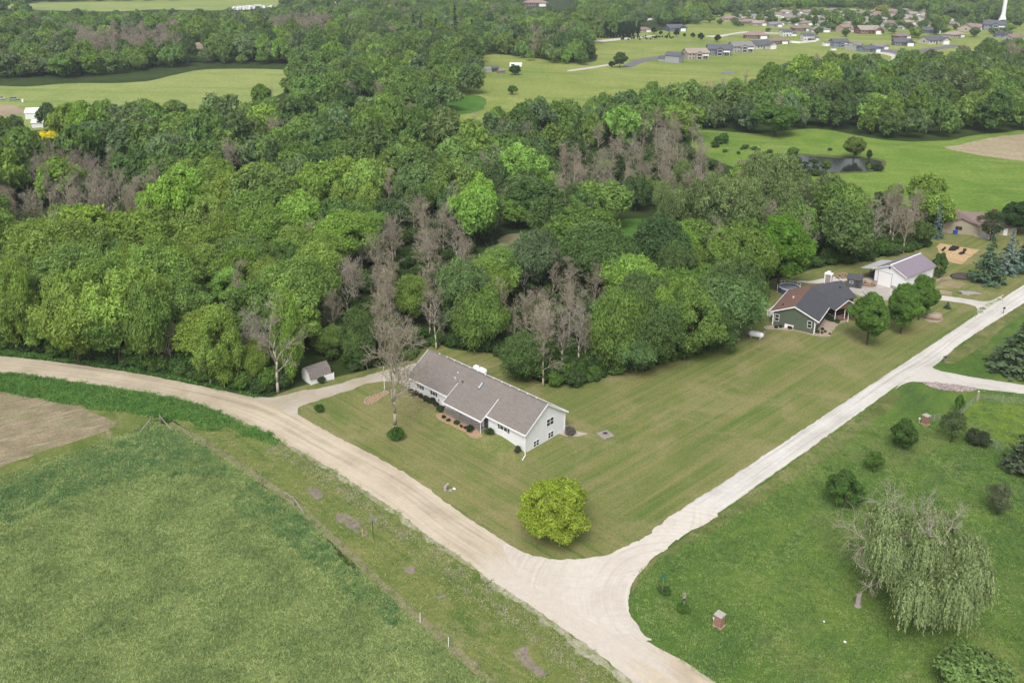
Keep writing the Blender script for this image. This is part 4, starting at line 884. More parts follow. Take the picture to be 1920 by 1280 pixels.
# beds round the green house
M['pavertan'] = plain('tan_gravel_bed', (.46, .37, .29), .95, .1, .3, 2.5)
sheet('planting_bed', outline([(1434, 612), (1450, 610), (1480, 617), (1510, 622), (1526, 626), (1530, 610), (1542, 600), (1556, 592), (1585, 596), (1588, 602), (1570, 610), (1560, 622), (1558, 630), (1545, 632), (1525, 629), (1500, 622), (1475, 619), (1450, 618), (1436, 617)], True, .4, .1, 41), .034, M['pavertan'])
sheet('stone_patio', outline([(1434, 588), (1445, 575), (1458, 570), (1466, 575), (1455, 588), (1440, 593)], True, .4, .2, 42), .034, M['lightdrive'])
for i, (px, py, w, h, c) in enumerate(sorted(((1455, 615, .9, .6, GD), (1463, 614, .8, .6, (.05, .06, .03)), (1481, 617, 1.0, .7, (.08, .06, .04)), (1490, 614, 1.5, .9, (.07, .1, .04)), (1503, 618, 1.1, .7, GM), (1514, 621, .7, .6, (.09, .06, .04)),
        (1532, 624, 1.1, .8, GM), (1542, 619, .7, .6, (.1, .06, .03)), (1541, 625, .6, .5, (.1, .06, .03)), (1547, 623, .6, .5, GD), (1556, 627, .5, .4, GD), (1556, 601, 1.9, 1.3, GD), (1570, 605, 1.4, .9, GM)))):
    bush('bed_shrub', ORD[i]+' from left of the clipped shrubs in the green house bed', 'shrub', at(px, py), w, h, c, 'shrubs in the bed round the green house', i)
# above-ground pool behind the green house
p = at(1480, 548); t = thing('swimming_pool', 'blue sided above ground pool with white rim behind the red roof', 'pool', (p[0], p[1], 0))
MB().lathe([(2.4, 0), (2.4, 1.3), (2.3, 1.3), (2.3, .0)], 28, ring=True).build('pool_wall', plain('blue_liner', (.06, .11, .22), .5, .4), t); MB().lathe([(2.46, 1.301), (2.46, 1.4), (2.26, 1.4), (2.26, 1.301)], 28, ring=True).build('rim', M['white'], t)
MB().lathe([(2.25, 1.05), (2.25, 1.1)], 28).build('pool_cover', plain('pool_cover', (.3, .33, .37), .4, .4), t)
b = MB()
for k in range(9): a = .3+k*.35; b.tube((2.8*math.cos(a), 2.8*math.sin(a), 0), (2.8*math.cos(a), 2.8*math.sin(a), 1.9), .05, .05, 5)
for k in range(8):
    a, c = .3+k*.35, .3+(k+1)*.35
    for z in (1.3, 1.9): b.tube((2.8*math.cos(a), 2.8*math.sin(a), z), (2.8*math.cos(c), 2.8*math.sin(c), z), .05, .05, 5)
b.build('rail', M['white'], t)

# ------------------------------------------------------------------ barn, dark shed, wood pile
M['purpleroof'] = siding_mat('mauve_metal_roof', (.3, .25, .3), .3, True); M['barnwhite'] = siding_mat('white_metal_wall', (.78, .78, .79), .25, True); M['greymetal'] = siding_mat('grey_metal_wall', (.4, .42, .45), .25, True)
oB = at(1638, 530); ANGB = math.radians(-51.26)
barn = thing('white_barn', 'white metal barn with mauve roof and big garage door', 'barn', (oB[0], oB[1], 0), ANGB)
bw, bl = 7.6, 12.9
MB().extr([(0, .75), (bw, .75), (bw, 3.7), (bw/2, 5.45), (0, 3.7)], 'y', 0, bl).build('wall', M['barnwhite'], barn)
MB().box((-.03, -.03, -.2), (.93, .05, .749)).build('wainscot', M['greymetal'], barn); MB().box((4.25, -.03, -.2), (bw+.03, .05, .749)).build('wainscot', M['greymetal'], barn); MB().box((bw-.05, .051, -.2), (bw+.03, bl+.02, .749)).build('wainscot', M['greymetal'], barn)
MB().box((0.0, .06, -.2), (bw-.06, bl, .745)).build('base_wall', M['greymetal'], barn)
for s in (0, 1):
    Q = [(-.35 if s == 0 else bw+.45, -.4, 3.62), (bw/2, -.4, 5.6), (bw/2, bl+.4, 5.6), (-.35 if s == 0 else bw+.45, bl+.4, 3.62)]
    b = MB(); b.slab(Q if s else Q[::-1], .1); b.build('roof', M['purpleroof'], barn)
    b = MB(); xa = Q[0][0]; b.add([(xa, -.47, 3.45), (xa, -.41, 3.45), (bw/2, -.41, 5.43), (bw/2, -.47, 5.43), (xa, -.47, 3.66), (xa, -.41, 3.66), (bw/2, -.41, 5.64), (bw/2, -.47, 5.64)], [(0, 1, 2, 3), (4, 7, 6, 5), (0, 4, 5, 1), (3, 2, 6, 7), (0, 3, 7, 4), (1, 5, 6, 2)]); b.build('rake_board', M['white'], barn)
MB().box((bw/2-.16, -.4, 5.58), (bw/2+.16, bl+.4, 5.68)).build('ridge_cap', M['white'], barn)
d = MB().box((.95, -.06, -.1), (4.2, -.002, 3.3)).build('garage_door', M['white'], barn)
for k in range(5): MB().box((1.0, -.075, .02+k*.66), (4.15, -.061, .64+k*.66)).build('door_panel', M['white'], d)
b = MB(); b.box((.83, -.08, -.1), (.94, -.001, 3.42)); b.box((4.21, -.08, -.1), (4.32, -.001, 3.42)); b.box((.941, -.08, 3.31), (4.209, -.001, 3.42)); b.build('door_trim', M['greymetal'], barn)
MB().box((3.3, -.15, 4.5), (3.62, -.002, 4.85)).build('flood_lamp', M['dark'], barn)
window_y(barn, 8.6, 9.6, 1.4, 2.5, bw, 2)
b = MB(); b.slab([(-.3, -.3, 3.5), (-.3, 9.0, 3.5), (-3.5, 9.0, 2.85), (-3.5, -.3, 2.85)], .08); o = b.build('lean_to_roof', M['steel'], barn); o.data.materials[0] = siding_mat('pale_metal_roof', (.55, .56, .56), .3, True)
for y in (0, 4.3, 8.6): MB().box((-3.45, y-.08, -.2), (-3.3, y+.08, 2.8)).build('lean_to_post', M['porchwood'], barn)
MB().box((-3.4, 8.7, 0), (-.05, 8.8, 2.8)).build('lean_to_wall', M['dark'], barn)
b = MB(); b.box((-2.8, 3, 0), (-1.4, 5, 1.2)); b.box((-1.2, 2, 0), (-.4, 3.2, .9)); b.box((-2.5, 6, 0), (-.6, 8, 1.7)); b.build('stored_goods', M['shutter'], barn)
p = at(1602, 536); t = thing('dark_shed', 'small dark grey shed between the green house and the barn', 'shed', (p[0], p[1], 0), math.radians(-25))
M['slate'] = siding_mat('dark_grey_boards', (.11, .115, .135)); 
MB().extr([(-1.4, -.1), (1.4, -.1), (1.4, 2.1), (0, 2.9), (-1.4, 2.1)], 'x', -1.6, 1.6).build('wall', M['slate'], t)
for s in (-1, 1):
    Q = [(-1.75, s*1.6, 2.02), (1.75, s*1.6, 2.02), (1.75, 0, 2.98), (-1.75, 0, 2.98)]; b = MB(); b.slab(Q if s < 0 else Q[::-1], .08); b.build('roof', M['charcoal'], t)
MB().box((.2, -1.46, 0), (1.1, -1.402, 1.9)).build('door', M['dark'], t); window_x(t, -1.1, -.3, 1.0, 1.7, -1.4, 1)
p = at(1622, 534); t = thing('log_pile', 'heap of split tan firewood in front of the barn lean-to', 'wood pile', (p[0], p[1], 0), -.4)
LOGM = MB().lathe([(.14, -.4), (.16, -.38), (.16, .38), (.14, .4)], 7, (0, 0, 0), 'x').mesh('log', plain('cut_wood', (.42, .3, .2), .9, .1, .3, 3))
for i in range(46):
    k = rng.uniform(0, 1); o = obj("log", LOGM, t, (rng.uniform(-3.2, 3.2)*(1-.4*k), rng.uniform(-1.2, 1.2)*(1-.5*k), .15+k*.7), rng.uniform(0, 3)); 
p = at(1578, 520); t = thing('log_pile', 'rusty dark heap of scrap timber at the wood edge left of the dark shed', 'scrap heap', (p[0], p[1], 0), .2)
for i in range(26):
    k = rng.uniform(0, 1); o = obj("log", LOGM, t, (rng.uniform(-2, 2)*(1-.4*k), rng.uniform(-1.2, 1.2)*(1-.5*k), .15+k*.7), rng.uniform(0, 3))
# retaining wall, boulder, straw garden
def stone_wall(pix, h, label):
    P = resample(catmull([at(*q) for q in pix], False), .55, False); t = thing('retaining_wall', label, 'retaining wall', (P[0][0], P[0][1], 0)); r = np.random.default_rng(3)
    SB = [MB().box((-.26, -.2, 0), (.26, .2, .24)).mesh('block', M['tanstone'])]
    for row in range(max(1, int(h/.25))):
        for i in range(len(P)-1):
            d = P[i+1]-P[i]; q = P[i]+d*(.5 if row % 2 == 0 else .0)
            o = obj('block', SB[0], t, (q[0]-P[0][0], q[1]-P[0][1], row*.25), math.atan2(d[1], d[0])+r.normal(0, .05)); o.scale = (np.linalg.norm(d)/.55, 1, 1)
    return t
stone_wall([(1746, 549), (1762, 550), (1775, 552), (1784, 554)], .8, 'low tan block retaining wall along the barn driveway')
stone_wall([(1744, 536), (1752, 531), (1764, 525), (1774, 523), (1784, 523)], .5, 'curved low stone edging above the drive right of the barn')
p = at(1752, 596); t = tag(obj('boulder', rock_mesh('boulder', 740, 1.75, 1.2, 1.25, M['tanstone'], 3), None, (p[0], p[1], 0), .3), 'big rounded tan boulder on the lawn beside the driveway loop', 'boulder')
sheet('planting_bed', outline([(1734, 596), (1740, 588), (1752, 586), (1764, 590), (1768, 598), (1755, 604), (1740, 603)], True, .4, .15, 43), .03, M['pavertan'])
t = obj('flat_rock', rock_mesh('flat_rock', 741, 2.6, 1.3, .45, M['stone'], 3), None, (*at(1818, 550), 0), .1); tag(t, 'flat grey rock slab on the grass near the lane', 'rock')
t = obj('brush_mound', rock_mesh('brush_mound', 742, 2.4, 1.6, .9, plain('dark_brush', (.1, .085, .075), .95, .1, .4, 3), 3), None, (*at(1800, 520), 0), .1); tag(t, 'dark brown brush mound behind the curved stone edging', 'brush pile')
M['straw'] = grass('straw_mulch', ((.5, .33, .17), (.6, .42, .23), (.66, .5, .3)), mid=.8, fine=3, streaks=((.9, .1, 1.2, (.42, .27, .13), .5, .7),), bstr=.5)
M['peat'] = plain('black_soil', (.035, .03, .03), .95, .1, .4, 1.5)
sheet('garden_plot', outline([(1756, 462), (1764, 456), (1836, 468.5), (1802, 496), (1768, 487)], False, .4, .07, 44), .03, M['straw'])
for i, q in enumerate(([(1762, 469), (1774, 462), (1776, 464), (1768, 472)], [(1778, 470), (1784, 460), (1799, 462), (1790, 471)], [(1796, 476), (1808, 466), (1815, 467), (1803, 478)])):
    sheet('garden_row', outline(q, False, .4, .2, 45+i), .034, M['peat'])
M['drygrass'] = plain('dry_grass', (.33, .28, .16), .95, .1, .25, .4)
sheet('dry_lawn', outline([(1750, 541), (1768, 530), (1790, 526), (1812, 532), (1805, 540), (1780, 543)], True, 1, .4, 48), .02, M['drygrass'])

# ------------------------------------------------------------------ brown roofed house beyond the garden
oR = at(1766, 436); hb = thing('tan_house', 'tan house with brown hip and gable roof behind the straw garden', 'house', (oR[0], oR[1], 0), math.radians(-18))
M['tansiding'] = siding_mat('tan_siding', (.43, .38, .285)); M['brownshingle'] = shingle_mat('brown_shingles', (.29, .21, .195))
MB().extr([(0, -.2), (9.0, -.2), (9.0, 2.7), (4.5, 4.5), (0, 2.7)], 'y', 0, 9.5).build('wall', M['tansiding'], hb)
MB().extr([(3, -.2), (11.5, -.2), (11.5, 2.7), (7.2, 4.6), (3, 2.7)], 'x', 4.5, 19).build('wall', M['tansiding'], hb)
for s in (0, 1):
    Q = [(-.6 if s == 0 else 9.6, -.5, 2.6), (4.5, -.5, 4.75), (4.5, 9.5, 4.75), (-.6 if s == 0 else 9.6, 9.5, 2.6)]; b = MB(); b.slab(Q if s else Q[::-1], .12); b.build('roof', M['brownshingle'], hb)
    Q = [(3.4, 2.4 if s == 0 else 12.1, 2.6), (19.6, 2.4 if s == 0 else 12.1, 2.6), (17, 7.2, 4.8), (3.4, 7.2, 4.8)]; b = MB(); b.slab(Q if s == 0 else Q[::-1], .12); b.build('roof', M['brownshingle'], hb)
b = MB(); b.slab([(19.6, 2.4, 2.6), (19.6, 12.1, 2.6), (17, 7.2, 4.8)], .1); b.build('roof', M['brownshingle'], hb)
window_x(hb, 3.2, 4.9, 1.2, 2.2, 0, 2, 'dark'); window_x(hb, 12.5, 14.5, 1.0, 2.2, 3, 2); MB().box((15.8, 2.94, 0), (16.8, 2.998, 2.1)).build('door', M['white'], hb)
MB().box((13.2, 7.6, 3.5), (14.4, 8.6, 6.0)).build('chimney', M['brownwood'], hb)
sheet('concrete_patio', outline([(1814, 438), (1822, 425), (1850, 432), (1868, 442), (1855, 450), (1835, 446)], False, .6, .1, 49), .03, M['concrete'])
p = at(1791, 439); t = thing('blue_barrel', 'bright blue bin against the tan gable wall', 'bin', (p[0], p[1], 0), -.3); bl_ = plain('blue_plastic', (.02, .07, .4), .5, .4); MB().box((-.5, -.4, 0), (.5, .4, 1.0)).build('body', bl_, t); MB().box((-.54, -.44, 1.0), (.54, .44, 1.1)).build('lid', bl_, t)
# ------------------------------------------------------------------ trees
HW = {}; LG = 1.4
def tree(name, label, cat, p, W_, Hh, col, crown, group=None, trunk=None, zc=.18, trunk_h=1.0, rz=None, nat=(14., 11.)):
    """p base, W_ crown width, Hh total height; the crown hangs from zc*Hh to Hh"""
    r = thing(name, label, cat, (p[0], p[1], 0), rng.uniform(0, 6.28) if rz is None else rz, group)
    t = obj('trunk', trunk or TRUNKS[int(rng.integers(4))], r); t.scale = (W_/14., W_/14., Hh*.72/9.5*trunk_h)
    c = obj('crown', crown, r, (0, 0, Hh*zc)); c.scale = (W_/nat[0], W_/nat[0]*rng.uniform(.9, 1.1), Hh*(1-zc)/nat[1]); c.color = rgb4(tuple(x*LG for x in col))
    return r
def bare(name, label, cat, p, Hh, pair, group=None, nat=13., wide=1.0):
    r = thing(name, label, cat, (p[0], p[1], 0), rng.uniform(0, 6.28), group); s = Hh/nat
    t = obj('trunk', pair[0], r); c = obj('branches', pair[1], r)
    for o in (t, c): o.scale = (s*wide, s*wide, s)
    return r
def natH(me): 
    if me.name not in HW:
        a = np.empty(len(me.vertices)*3, np.float32); me.vertices.foreach_get('co', a); HW[me.name] = float(a.reshape(-1, 3)[:, 2].max())
    return HW[me.name]
def tree_px(name, label, cat, base, wpx, top, col, crown, group=None, zc=.18, **kw):
    p = at(*base); return tree(name, label, cat, p, wpx*mpp(p), height_to(p, top), col, crown, group, zc=zc, nat=(14., natH(crown)), **kw)

YG, OL, MG, DG, BG, BR = (.26, .36, .035), (.172, .25, .056), (.135, .208, .052), (.088, .142, .044), (.13, .188, .078), (.175, .27, .055)
CR = {k: crown_mesh('crown', 800+i, **kw) for i, (k, kw) in enumerate(dict(
    lime=dict(W=14, Hc=11, ncl=52, rc=1.5, per=230, leaf=.2, dens=2.4, shape='spread'), maple=dict(W=14, Hc=17, ncl=120, rc=1.5, per=210, leaf=.34, shape='ovate'),
    big=dict(W=14, Hc=12, ncl=70, rc=1.55, per=260, leaf=.32, shape='spread'), column=dict(W=14, Hc=22, ncl=70, rc=2.4, per=240, leaf=.5, shape='column'),
    sapling=dict(W=14, Hc=13, ncl=34, rc=1.8, per=150, leaf=.42, shape='ovate'), airy=dict(W=14, Hc=13, ncl=44, rc=1.7, per=60, leaf=.34, shape='spread')).items())}
tree_px('lime_tree', 'round yellow green tree alone on the lawn near the road junction', 'tree', (1040, 1012), 146, 899, (.23, .295, .042), CR['lime'], zc=.03)
for b_, w, t_, lab in (((1625, 646), 70, 548, 'nearest of the three oval maples beside the green house'), ((1688, 625), 66, 530, 'middle one of the three oval maples beside the green house'), ((1722, 600), 52, 514, 'farthest of the three oval maples by the barn driveway')):
    tree_px('maple_tree', lab, 'tree', b_, w, t_, (.1, .18, .036), CR['maple'], 'oval maples beside the green house', zc=.13)
tree_px('oak_tree', 'tall bright green tree standing alone left of the green house', 'tree', (1458, 546), 104, 400, (.1, .195, .025), CR['maple'], zc=.15)
tree_px('ash_tree', 'large broad light green tree in the clearing in the middle of the wood', 'tree', (1092, 520), 155, 384, (.1, .165, .036), CR['big'], zc=.16)
for b_, w, t_, lab, c, cr in (((1692, 842), 54, 784, 'dark green young tree below the brick mail pillar in the meadow', (.065, .12, .03), 'sapling'), ((1637, 882), 34, 844, 'smallest young tree in the meadow between two bigger ones', (.09, .16, .035), 'sapling'),
        ((1580, 952), 62, 880, 'bushy young tree in the meadow above the willow', (.07, .135, .03), 'sapling'), ((1783, 830), 48, 768, 'thin airy young tree in front of the pipe fence', (.09, .13, .05), 'airy'), ((1797, 772), 18, 738, 'tiny sapling beside the pipe fence', (.08, .16, .03), 'sapling'),
        ((1870, 965), 54, 908, 'sparse grey green little tree right of the willow', (.11, .13, .075), 'airy'), ((1760, 522), 30, 470, 'small round green tree at the right end of the barn', (.07, .13, .035), 'sapling'),
        ((1856, 452), 50, 394, 'thin leafed tree in front of the tan house patio', (.05, .085, .03), 'airy'), ((1906, 440), 70, 376, 'dark dense tree right of the tan house', (.04, .08, .026), 'big'), ((1950, 440), 84, 378, 'dark tree at the picture edge right of the tan house', (.04, .08, .026), 'big'),
        ((966, 141), 26, 121, 'dark round tree beside the white trailer in the far field', (.04, .085, .028), 'lime'), ((961, 178), 20, 159, 'small bright green tree alone in the far field', (.09, .17, .03), 'lime'),
        ((1162, 127), 26, 97, 'oval tree at the bend of the suburb road', (.075, .12, .04), 'maple'), ((1147, 127), 14, 114, 'dark bush like tree left of the suburb road bend', (.03, .055, .025), 'lime'),
        ((1600, 299), 46, 254, 'yellow green willow bush on the pond bank', (.12, .17, .04), 'big'), ((1548, 321), 24, 300, 'small bush tree standing in front of the pond', (.1, .16, .04), 'sapling'), ((1628, 321), 10, 306, 'bright little sapling at the right end of the pond', (.13, .22, .035), 'sapling'),
        ((1629, 300), 9, 280, 'narrow dark shrub behind the right end of the pond', (.06, .09, .035), 'column'), ((1453, 256), 84, 192, 'broad round green tree at the upper edge of the pasture', (.085, .155, .033), 'big'),
        ((1653, 26), 26, 9, 'bright yellow green tree above the suburb roofs', (.26, .28, .05), 'lime'), ((95, 292), 62, 244, 'golden yellow tree top in the wood on the left', (.5, .46, .03), 'lime')):
    tree_px('young_tree' if cr in ('sapling', 'airy') else 'broadleaf_tree', lab, 'tree', b_, w, t_, c, CR[cr], zc=.08 if cr in ('sapling', 'lime') else .14)
for b_, w, h, c, lab in (((1832, 834), 3.9, 2.9, (.065, .085, .045), 'dark rounded shrub right of the airy sapling by the pipe fence'), ((1642, 320), 5.5, 2.6, (.06, .075, .04), 'low grey green shrub on the right pond bank'), ((1556, 283), 1.8, 1.3, (.06, .1, .03), 'tiny round bush in the pasture above the pond'),
        ((1828, 1296), 8.6, 4.6, (.17, .26, .085), 'pale green bush at the bottom edge below the willow'), ((743, 825), 2.6, 2.5, (.07, .15, .03), 'green bush wrapped round the foot of the bare tree'), ((1246, 1110), 1.7, .6, (.07, .13, .035), 'dark weeds round the foot of the street sign'), ((1280, 1146), 1.6, 1.1, (.09, .17, .03), 'bright weeds round the foot of the wooden post')):
    bush('bush', lab, 'bush', at(*b_), w, h, c)
for i, (b_, w, t_, c, lab) in enumerate((((1150, 704), 92, 528, MG, 'tall light green tree at the lawn edge straight behind the fire pit'), ((1212, 694), 104, 545, DG, 'broad dark green tree at the lawn edge right of the tall light one'), ((1290, 670), 116, 512, MG, 'large green tree bulging over the middle of the lawn edge'), ((1345, 655), 92, 560, DG, 'dark tree at the lawn edge left of the last one before the green house'),
        ((1376, 634), 100, 476, DG, 'last big dark tree of the lawn edge before the green house'), ((676, 692), 78, 570, DG, 'dark leafy tree right behind the small shed'), ((546, 722), 72, 528, BR, 'bright fresh green tree between the pale dead trees and the shed'), ((905, 660), 92, 528, MG, 'green tree just behind the ridge of the white house'), ((985, 716), 96, 618, DG, 'low dark bushy tree behind the right half of the white house'),
        ((1260, 655), 84, 520, BR, 'bright yellow green tree top at the lawn edge behind the dark ones'), ((420, 726), 96, 560, OL, 'yellowish green tree hanging over the road bank left of the pale dead trees'), ((150, 674), 104, 500, OL, 'tall yellowish tree at the road bank far left'), ((285, 692), 96, 520, MG, 'green tree at the road bank between two yellowish ones'), ((40, 662), 90, 480, OL, 'yellowish tree at the road bank by the left edge'))):
    tree_px('edge_tree', lab, 'tree', b_, w, t_, c, FINE[(i*3+1) % 8], None, zc=.04)
# conifers
CON = [conifer_mesh('crown', 830, 10, 6.2, 22, 15, 17, .3, .35), conifer_mesh('crown', 831, 10, 5.0, 24, 15, 15, .24, .3), conifer_mesh('crown', 832, 10, 8.4, 15, 11, 30, .3, -.25, .1, .6)]
CONF = [conifer_mesh('crown', 835, 10, 5, 14, 9, 7, .55, .3)]
CT = MB().tube((0, 0, -.2), (0, 0, 9.6), .2, .03, 7).mesh('trunk', M['bark'])
def conifer(label, base, wpx, top, col, k, group=None, name='spruce_tree'):
    p = at(*base); Hh = height_to(p, top); me = CON[k] if k < 3 else CONF[0]; natw = [6.2, 5.0, 8.4, 5.0][k]; w = wpx*mpp(p)
    r = thing(name, label, 'tree', (p[0], p[1], 0), rng.uniform(0, 6.28), group); t = obj('trunk', CT, r); t.scale = (Hh/10,)*3
    c = obj('crown', me, r); c.scale = (w/natw, w/natw, Hh/10); c.color = rgb4(tuple(x*LG for x in col)); return r
conifer('dark spreading pine on the slope right of the lane', (1908, 694), 118, 600, (.06, .09, .042), 0, None, 'pine_tree')
conifer('dark conifer at the right edge below the pipe fence', (1928, 886), 96, 766, (.052, .07, .036), 0, None, 'pine_tree')
conifer('green spruce with brown mulch round its foot beside the lane', (1849, 529), 66, 438, (.055, .095, .05), 0)
conifer('tall blue spruce behind the green spruce', (1888, 512), 56, 428, (.11, .16, .13), 1)
conifer('dark spruce at the right edge beside the blue spruce', (1924, 506), 70, 428, (.05, .085, .06), 0)
conifer('slim blue grey spruce left of the tan house', (1755, 447), 26, 378, (.085, .13, .11), 1)
sheet('mulch_ring', outline([(1832, 528), (1845, 522), (1862, 524), (1862, 533), (1845, 536)], True, .5, .2, 50), .03, M['bare'])
conifer('tiny dark conifer on the lawn above the boulder', (1776, 578), 15, 565, (.05, .075, .04), 1)
for i, (x, w, h, yb, lab) in enumerate(((1226, 11, 13, 63.5, 'leftmost oval tree of the row in the suburb field'), (1239, 8, 7, 65, 'smallest round bush tree second in the suburb field row'), (1268, 10, 15, 69, 'fourth tree of the suburb field row below the dark roofed house'), (1283, 7, 8, 70, 'small round tree fifth in the suburb field row'),
        (1299, 9, 11, 72, 'sixth tree of the suburb field row'), (1314, 11, 15, 76, 'tall dark oval tree second from right in the suburb field row'), (1345, 13, 15, 79, 'rightmost and darkest tree of the suburb field row'))):
    tree_px('street_tree', lab, 'tree', (x, yb), w, yb-h, (.022, .05, .022), FARI[1], 'row of oval trees in the suburb field', zc=.1)
conifer('pale little conifer third in the suburb field row', (1254, 66), 6, 52, (.07, .12, .05), 3)
AR = crown_mesh('crown', 850, W=14, Hc=40, ncl=80, rc=3.0, per=60, leaf=1.1, shape='column', mat='leaf')
for i in range(24):
    x = 1062+i*5.9 if i < 21 else 1178+(i-21)*9; yb = 74-i*.16; p = at(x, yb); r = thing('columnar_cedar', ORD[i]+' from left of the dark columnar cedars in the row beyond the field', 'tree', (p[0], p[1], 0), rng.uniform(0, 6), 'row of columnar cedars')
    Hh = height_to(p, yb-rng.uniform(25, 31)); t = obj('trunk', CT, r); t.scale = (1, 1, Hh/12); c = obj('crown', AR, r, (0, 0, .4)); w = rng.uniform(7.5, 10)*mpp(p); c.scale = (w/14, w/14, Hh/40); c.color = (.04, .072, .032, 1)
for x, yb, w, t_, lab in ((776, 78, 18, 28, 'dark spruce left of the tall one above the far field'), (790, 80, 16, 30, 'second dark spruce left of the tall one above the far field'), (853, 80, 24, 10, 'tallest dark spruce above the far field'), (818, 84, 26, 36, 'wide dark spruce left of the tallest one above the far field'), (885, 82, 20, 38, 'dark spruce right of the tallest one above the far field')):
    conifer(lab, (x, yb), w, t_, (.026, .048, .026), 3)

# bare trees with a place of their own
b0 = dead_mesh('branches', 560, Ht=13, spread=5.6, mat='deadbark', thick=.24, twigs=5, rmin=.022, up=.85)
p = at(742, 818); bare('bare_tree', 'leafless grey tree on the lawn in front of the white house', 'tree', p, height_to(p, 628), b0)
for i, (base, top, lab) in enumerate((((521, 735), 548, 'tall pale dead tree nearest the road at the wood edge'), ((492, 712), 556, 'pale dead tree with a straight trunk left of the one nearest the road'), ((468, 706), 575, 'leaning pale dead tree at the wood edge left of the others'), ((538, 722), 590, 'short pale dead tree right of the one nearest the road'),
        ((322, 690), 590, 'thin pale dead tree at the wood edge further left'), ((818, 655), 520, 'pale dead tree in the wood behind the left end of the white house'), ((1052, 700), 560, 'pale dead trunk among the trees behind the white house'), ((1085, 690), 540, 'tall pale dead tree in the grey thicket behind the white house'),
        ((1025, 690), 575, 'pale bare tree left in the grey thicket behind the white house'), ((1130, 690), 560, 'pale bare tree right in the grey thicket behind the white house'), ((1300, 640), 555, 'broken reddish dead tree in the dark wood left of the green house'))):
    p = at(*base); bare('dead_tree', lab, 'tree', p, height_to(p, top), PALE[i % 3], 'pale dead trees', natH(PALE[i % 3][1]), 1.0)

# the willow in the meadow
def willow():
    r = np.random.default_rng(77); p = at(1722, 1166); t = thing('willow_tree', 'large drooping willow with dead branch ends in the meadow on the right', 'tree', (p[0], p[1], 0))
    tr = MB(); dead = MB(); Pn, Nn, A_, B_, T_ = [], [], [], [], []; tops = []
    tr.tube((0, 0, -.3), (.1, .2, 2.2), .55, .42, 9); tr.tube((.1, .2, 2.2), (.3, .8, 4.2), .42, .3, 8)
    heads = []
    for j in range(19):
        az = j*2.4+r.uniform(-.3, .3); L = r.uniform(2.8, 5.8) if j % 3 else r.uniform(1.2, 3.0); z1 = r.uniform(4.8, 8.6) if j % 2 else r.uniform(6.4, 10.2)
        a = np.array([.2, .5, r.uniform(2.2, 4.2)]); b = a+np.array([math.cos(az)*L*.5, math.sin(az)*L*.5, (z1-a[2])*.65]); c = np.array([.2+math.cos(az)*L, .6+math.sin(az)*L*1.05, z1])
        tr.tube(a, b, .2, .12, 6); tr.tube(b, c, .12, .06, 5); heads.append((c, az, r.uniform(1.5, 2.4)))
    for c, az, R in heads:
        ns = int(215*R)
        for s in range(ns):
            d = unit(1, r)[0]; d[2] = abs(d[2]); q = c+d*np.array([R, R, R*.6])*r.uniform(.45, 1.0)
            out = np.array([d[0], d[1], 0]); Ls = min(q[2]-.25, r.uniform(.8, 2.6)*(1.3 if q[2] > 5 else 1)); n = max(4, int(Ls/.17))
            tt = np.linspace(0, 1, n); px_ = q+np.outer(tt, np.array([out[0]*.45, out[1]*.45, -Ls]))+r.normal(0, .05, (n, 3)); px_[:, 2] += .25*np.sin(tt*PI)*R*.4
            Pn.append(px_); nn = np.tile(out+np.array([0, 0, .35]), (n, 1))+r.normal(0, .45, (n, 3)); Nn.append(nn); A_.append(np.full(n, r.uniform(.15, .24))); T_.append(np.full(n, r.uniform(.75, 1.3))*r.uniform(.85, 1.15, n))
    Pn = np.vstack(Pn); Nn = np.vstack(Nn); Nn /= np.linalg.norm(Nn, axis=1, keepdims=True); A_ = np.hstack(A_); T_ = np.hstack(T_)
    tv = np.tile([0, 0, 1.], (len(Pn), 1))+r.normal(0, .3, (len(Pn), 3)); tv -= Nn*(tv*Nn).sum(1, keepdims=True); tv /= np.linalg.norm(tv, axis=1, keepdims=True); sv = np.cross(Nn, tv)
    V = np.stack([Pn+tv*A_[:, None], Pn+sv*.075, Pn-tv*A_[:, None], Pn-sv*.075], 1).reshape(-1, 3)
    c = obj('crown', np_mesh('crown', V, np.arange(len(V)).reshape(-1, 4), M['leaf'], T_), t); c.color = (.265, .335, .155, 1)
    tr.build('trunk', M['deadbark'], t, True)
    r2 = np.random.default_rng(5)
    def twig(pp, d, L, rad, lev):
        q = np.array(pp, float); d = np.array(d, float)
        for i in range(3):
            d = d+r2.normal(0, .22, 3); d /= np.linalg.norm(d); q2 = q+d*L/3; dead.tube(q, q2, rad*(1-.25*i), rad*(.75-.2*i), 4, False)
            if lev < 3:
                for k in range(2): n2 = d+r2.normal(0, .65, 3); twig(q2, n2/np.linalg.norm(n2), L*.55, rad*.5, lev+1)
            q = q2
    for a, d, L in (((-2.2, 2.5, 6.5), (-.8, .35, .35), 3.6), ((-1.8, 2.8, 7.0), (-.35, .5, .75), 2.8), ((-2.6, 1.8, 6.0), (-.9, .2, .1), 2.6), ((.5, 3.2, 8.6), (.1, .6, .7), 2.0), ((1.8, 1.5, 8.4), (.6, .3, .5), 2.2), ((0, .5, 8.2), (.2, -.2, .8), 1.8), ((-1.2, 3.0, 7.4), (-.5, .7, .6), 2.4)):
        twig(a, d, L*1.35, .085, 0)
    dead.build('dead_branches', M['palebark'], t); t.scale = (1.02, 1.05, 1.2)
willow()
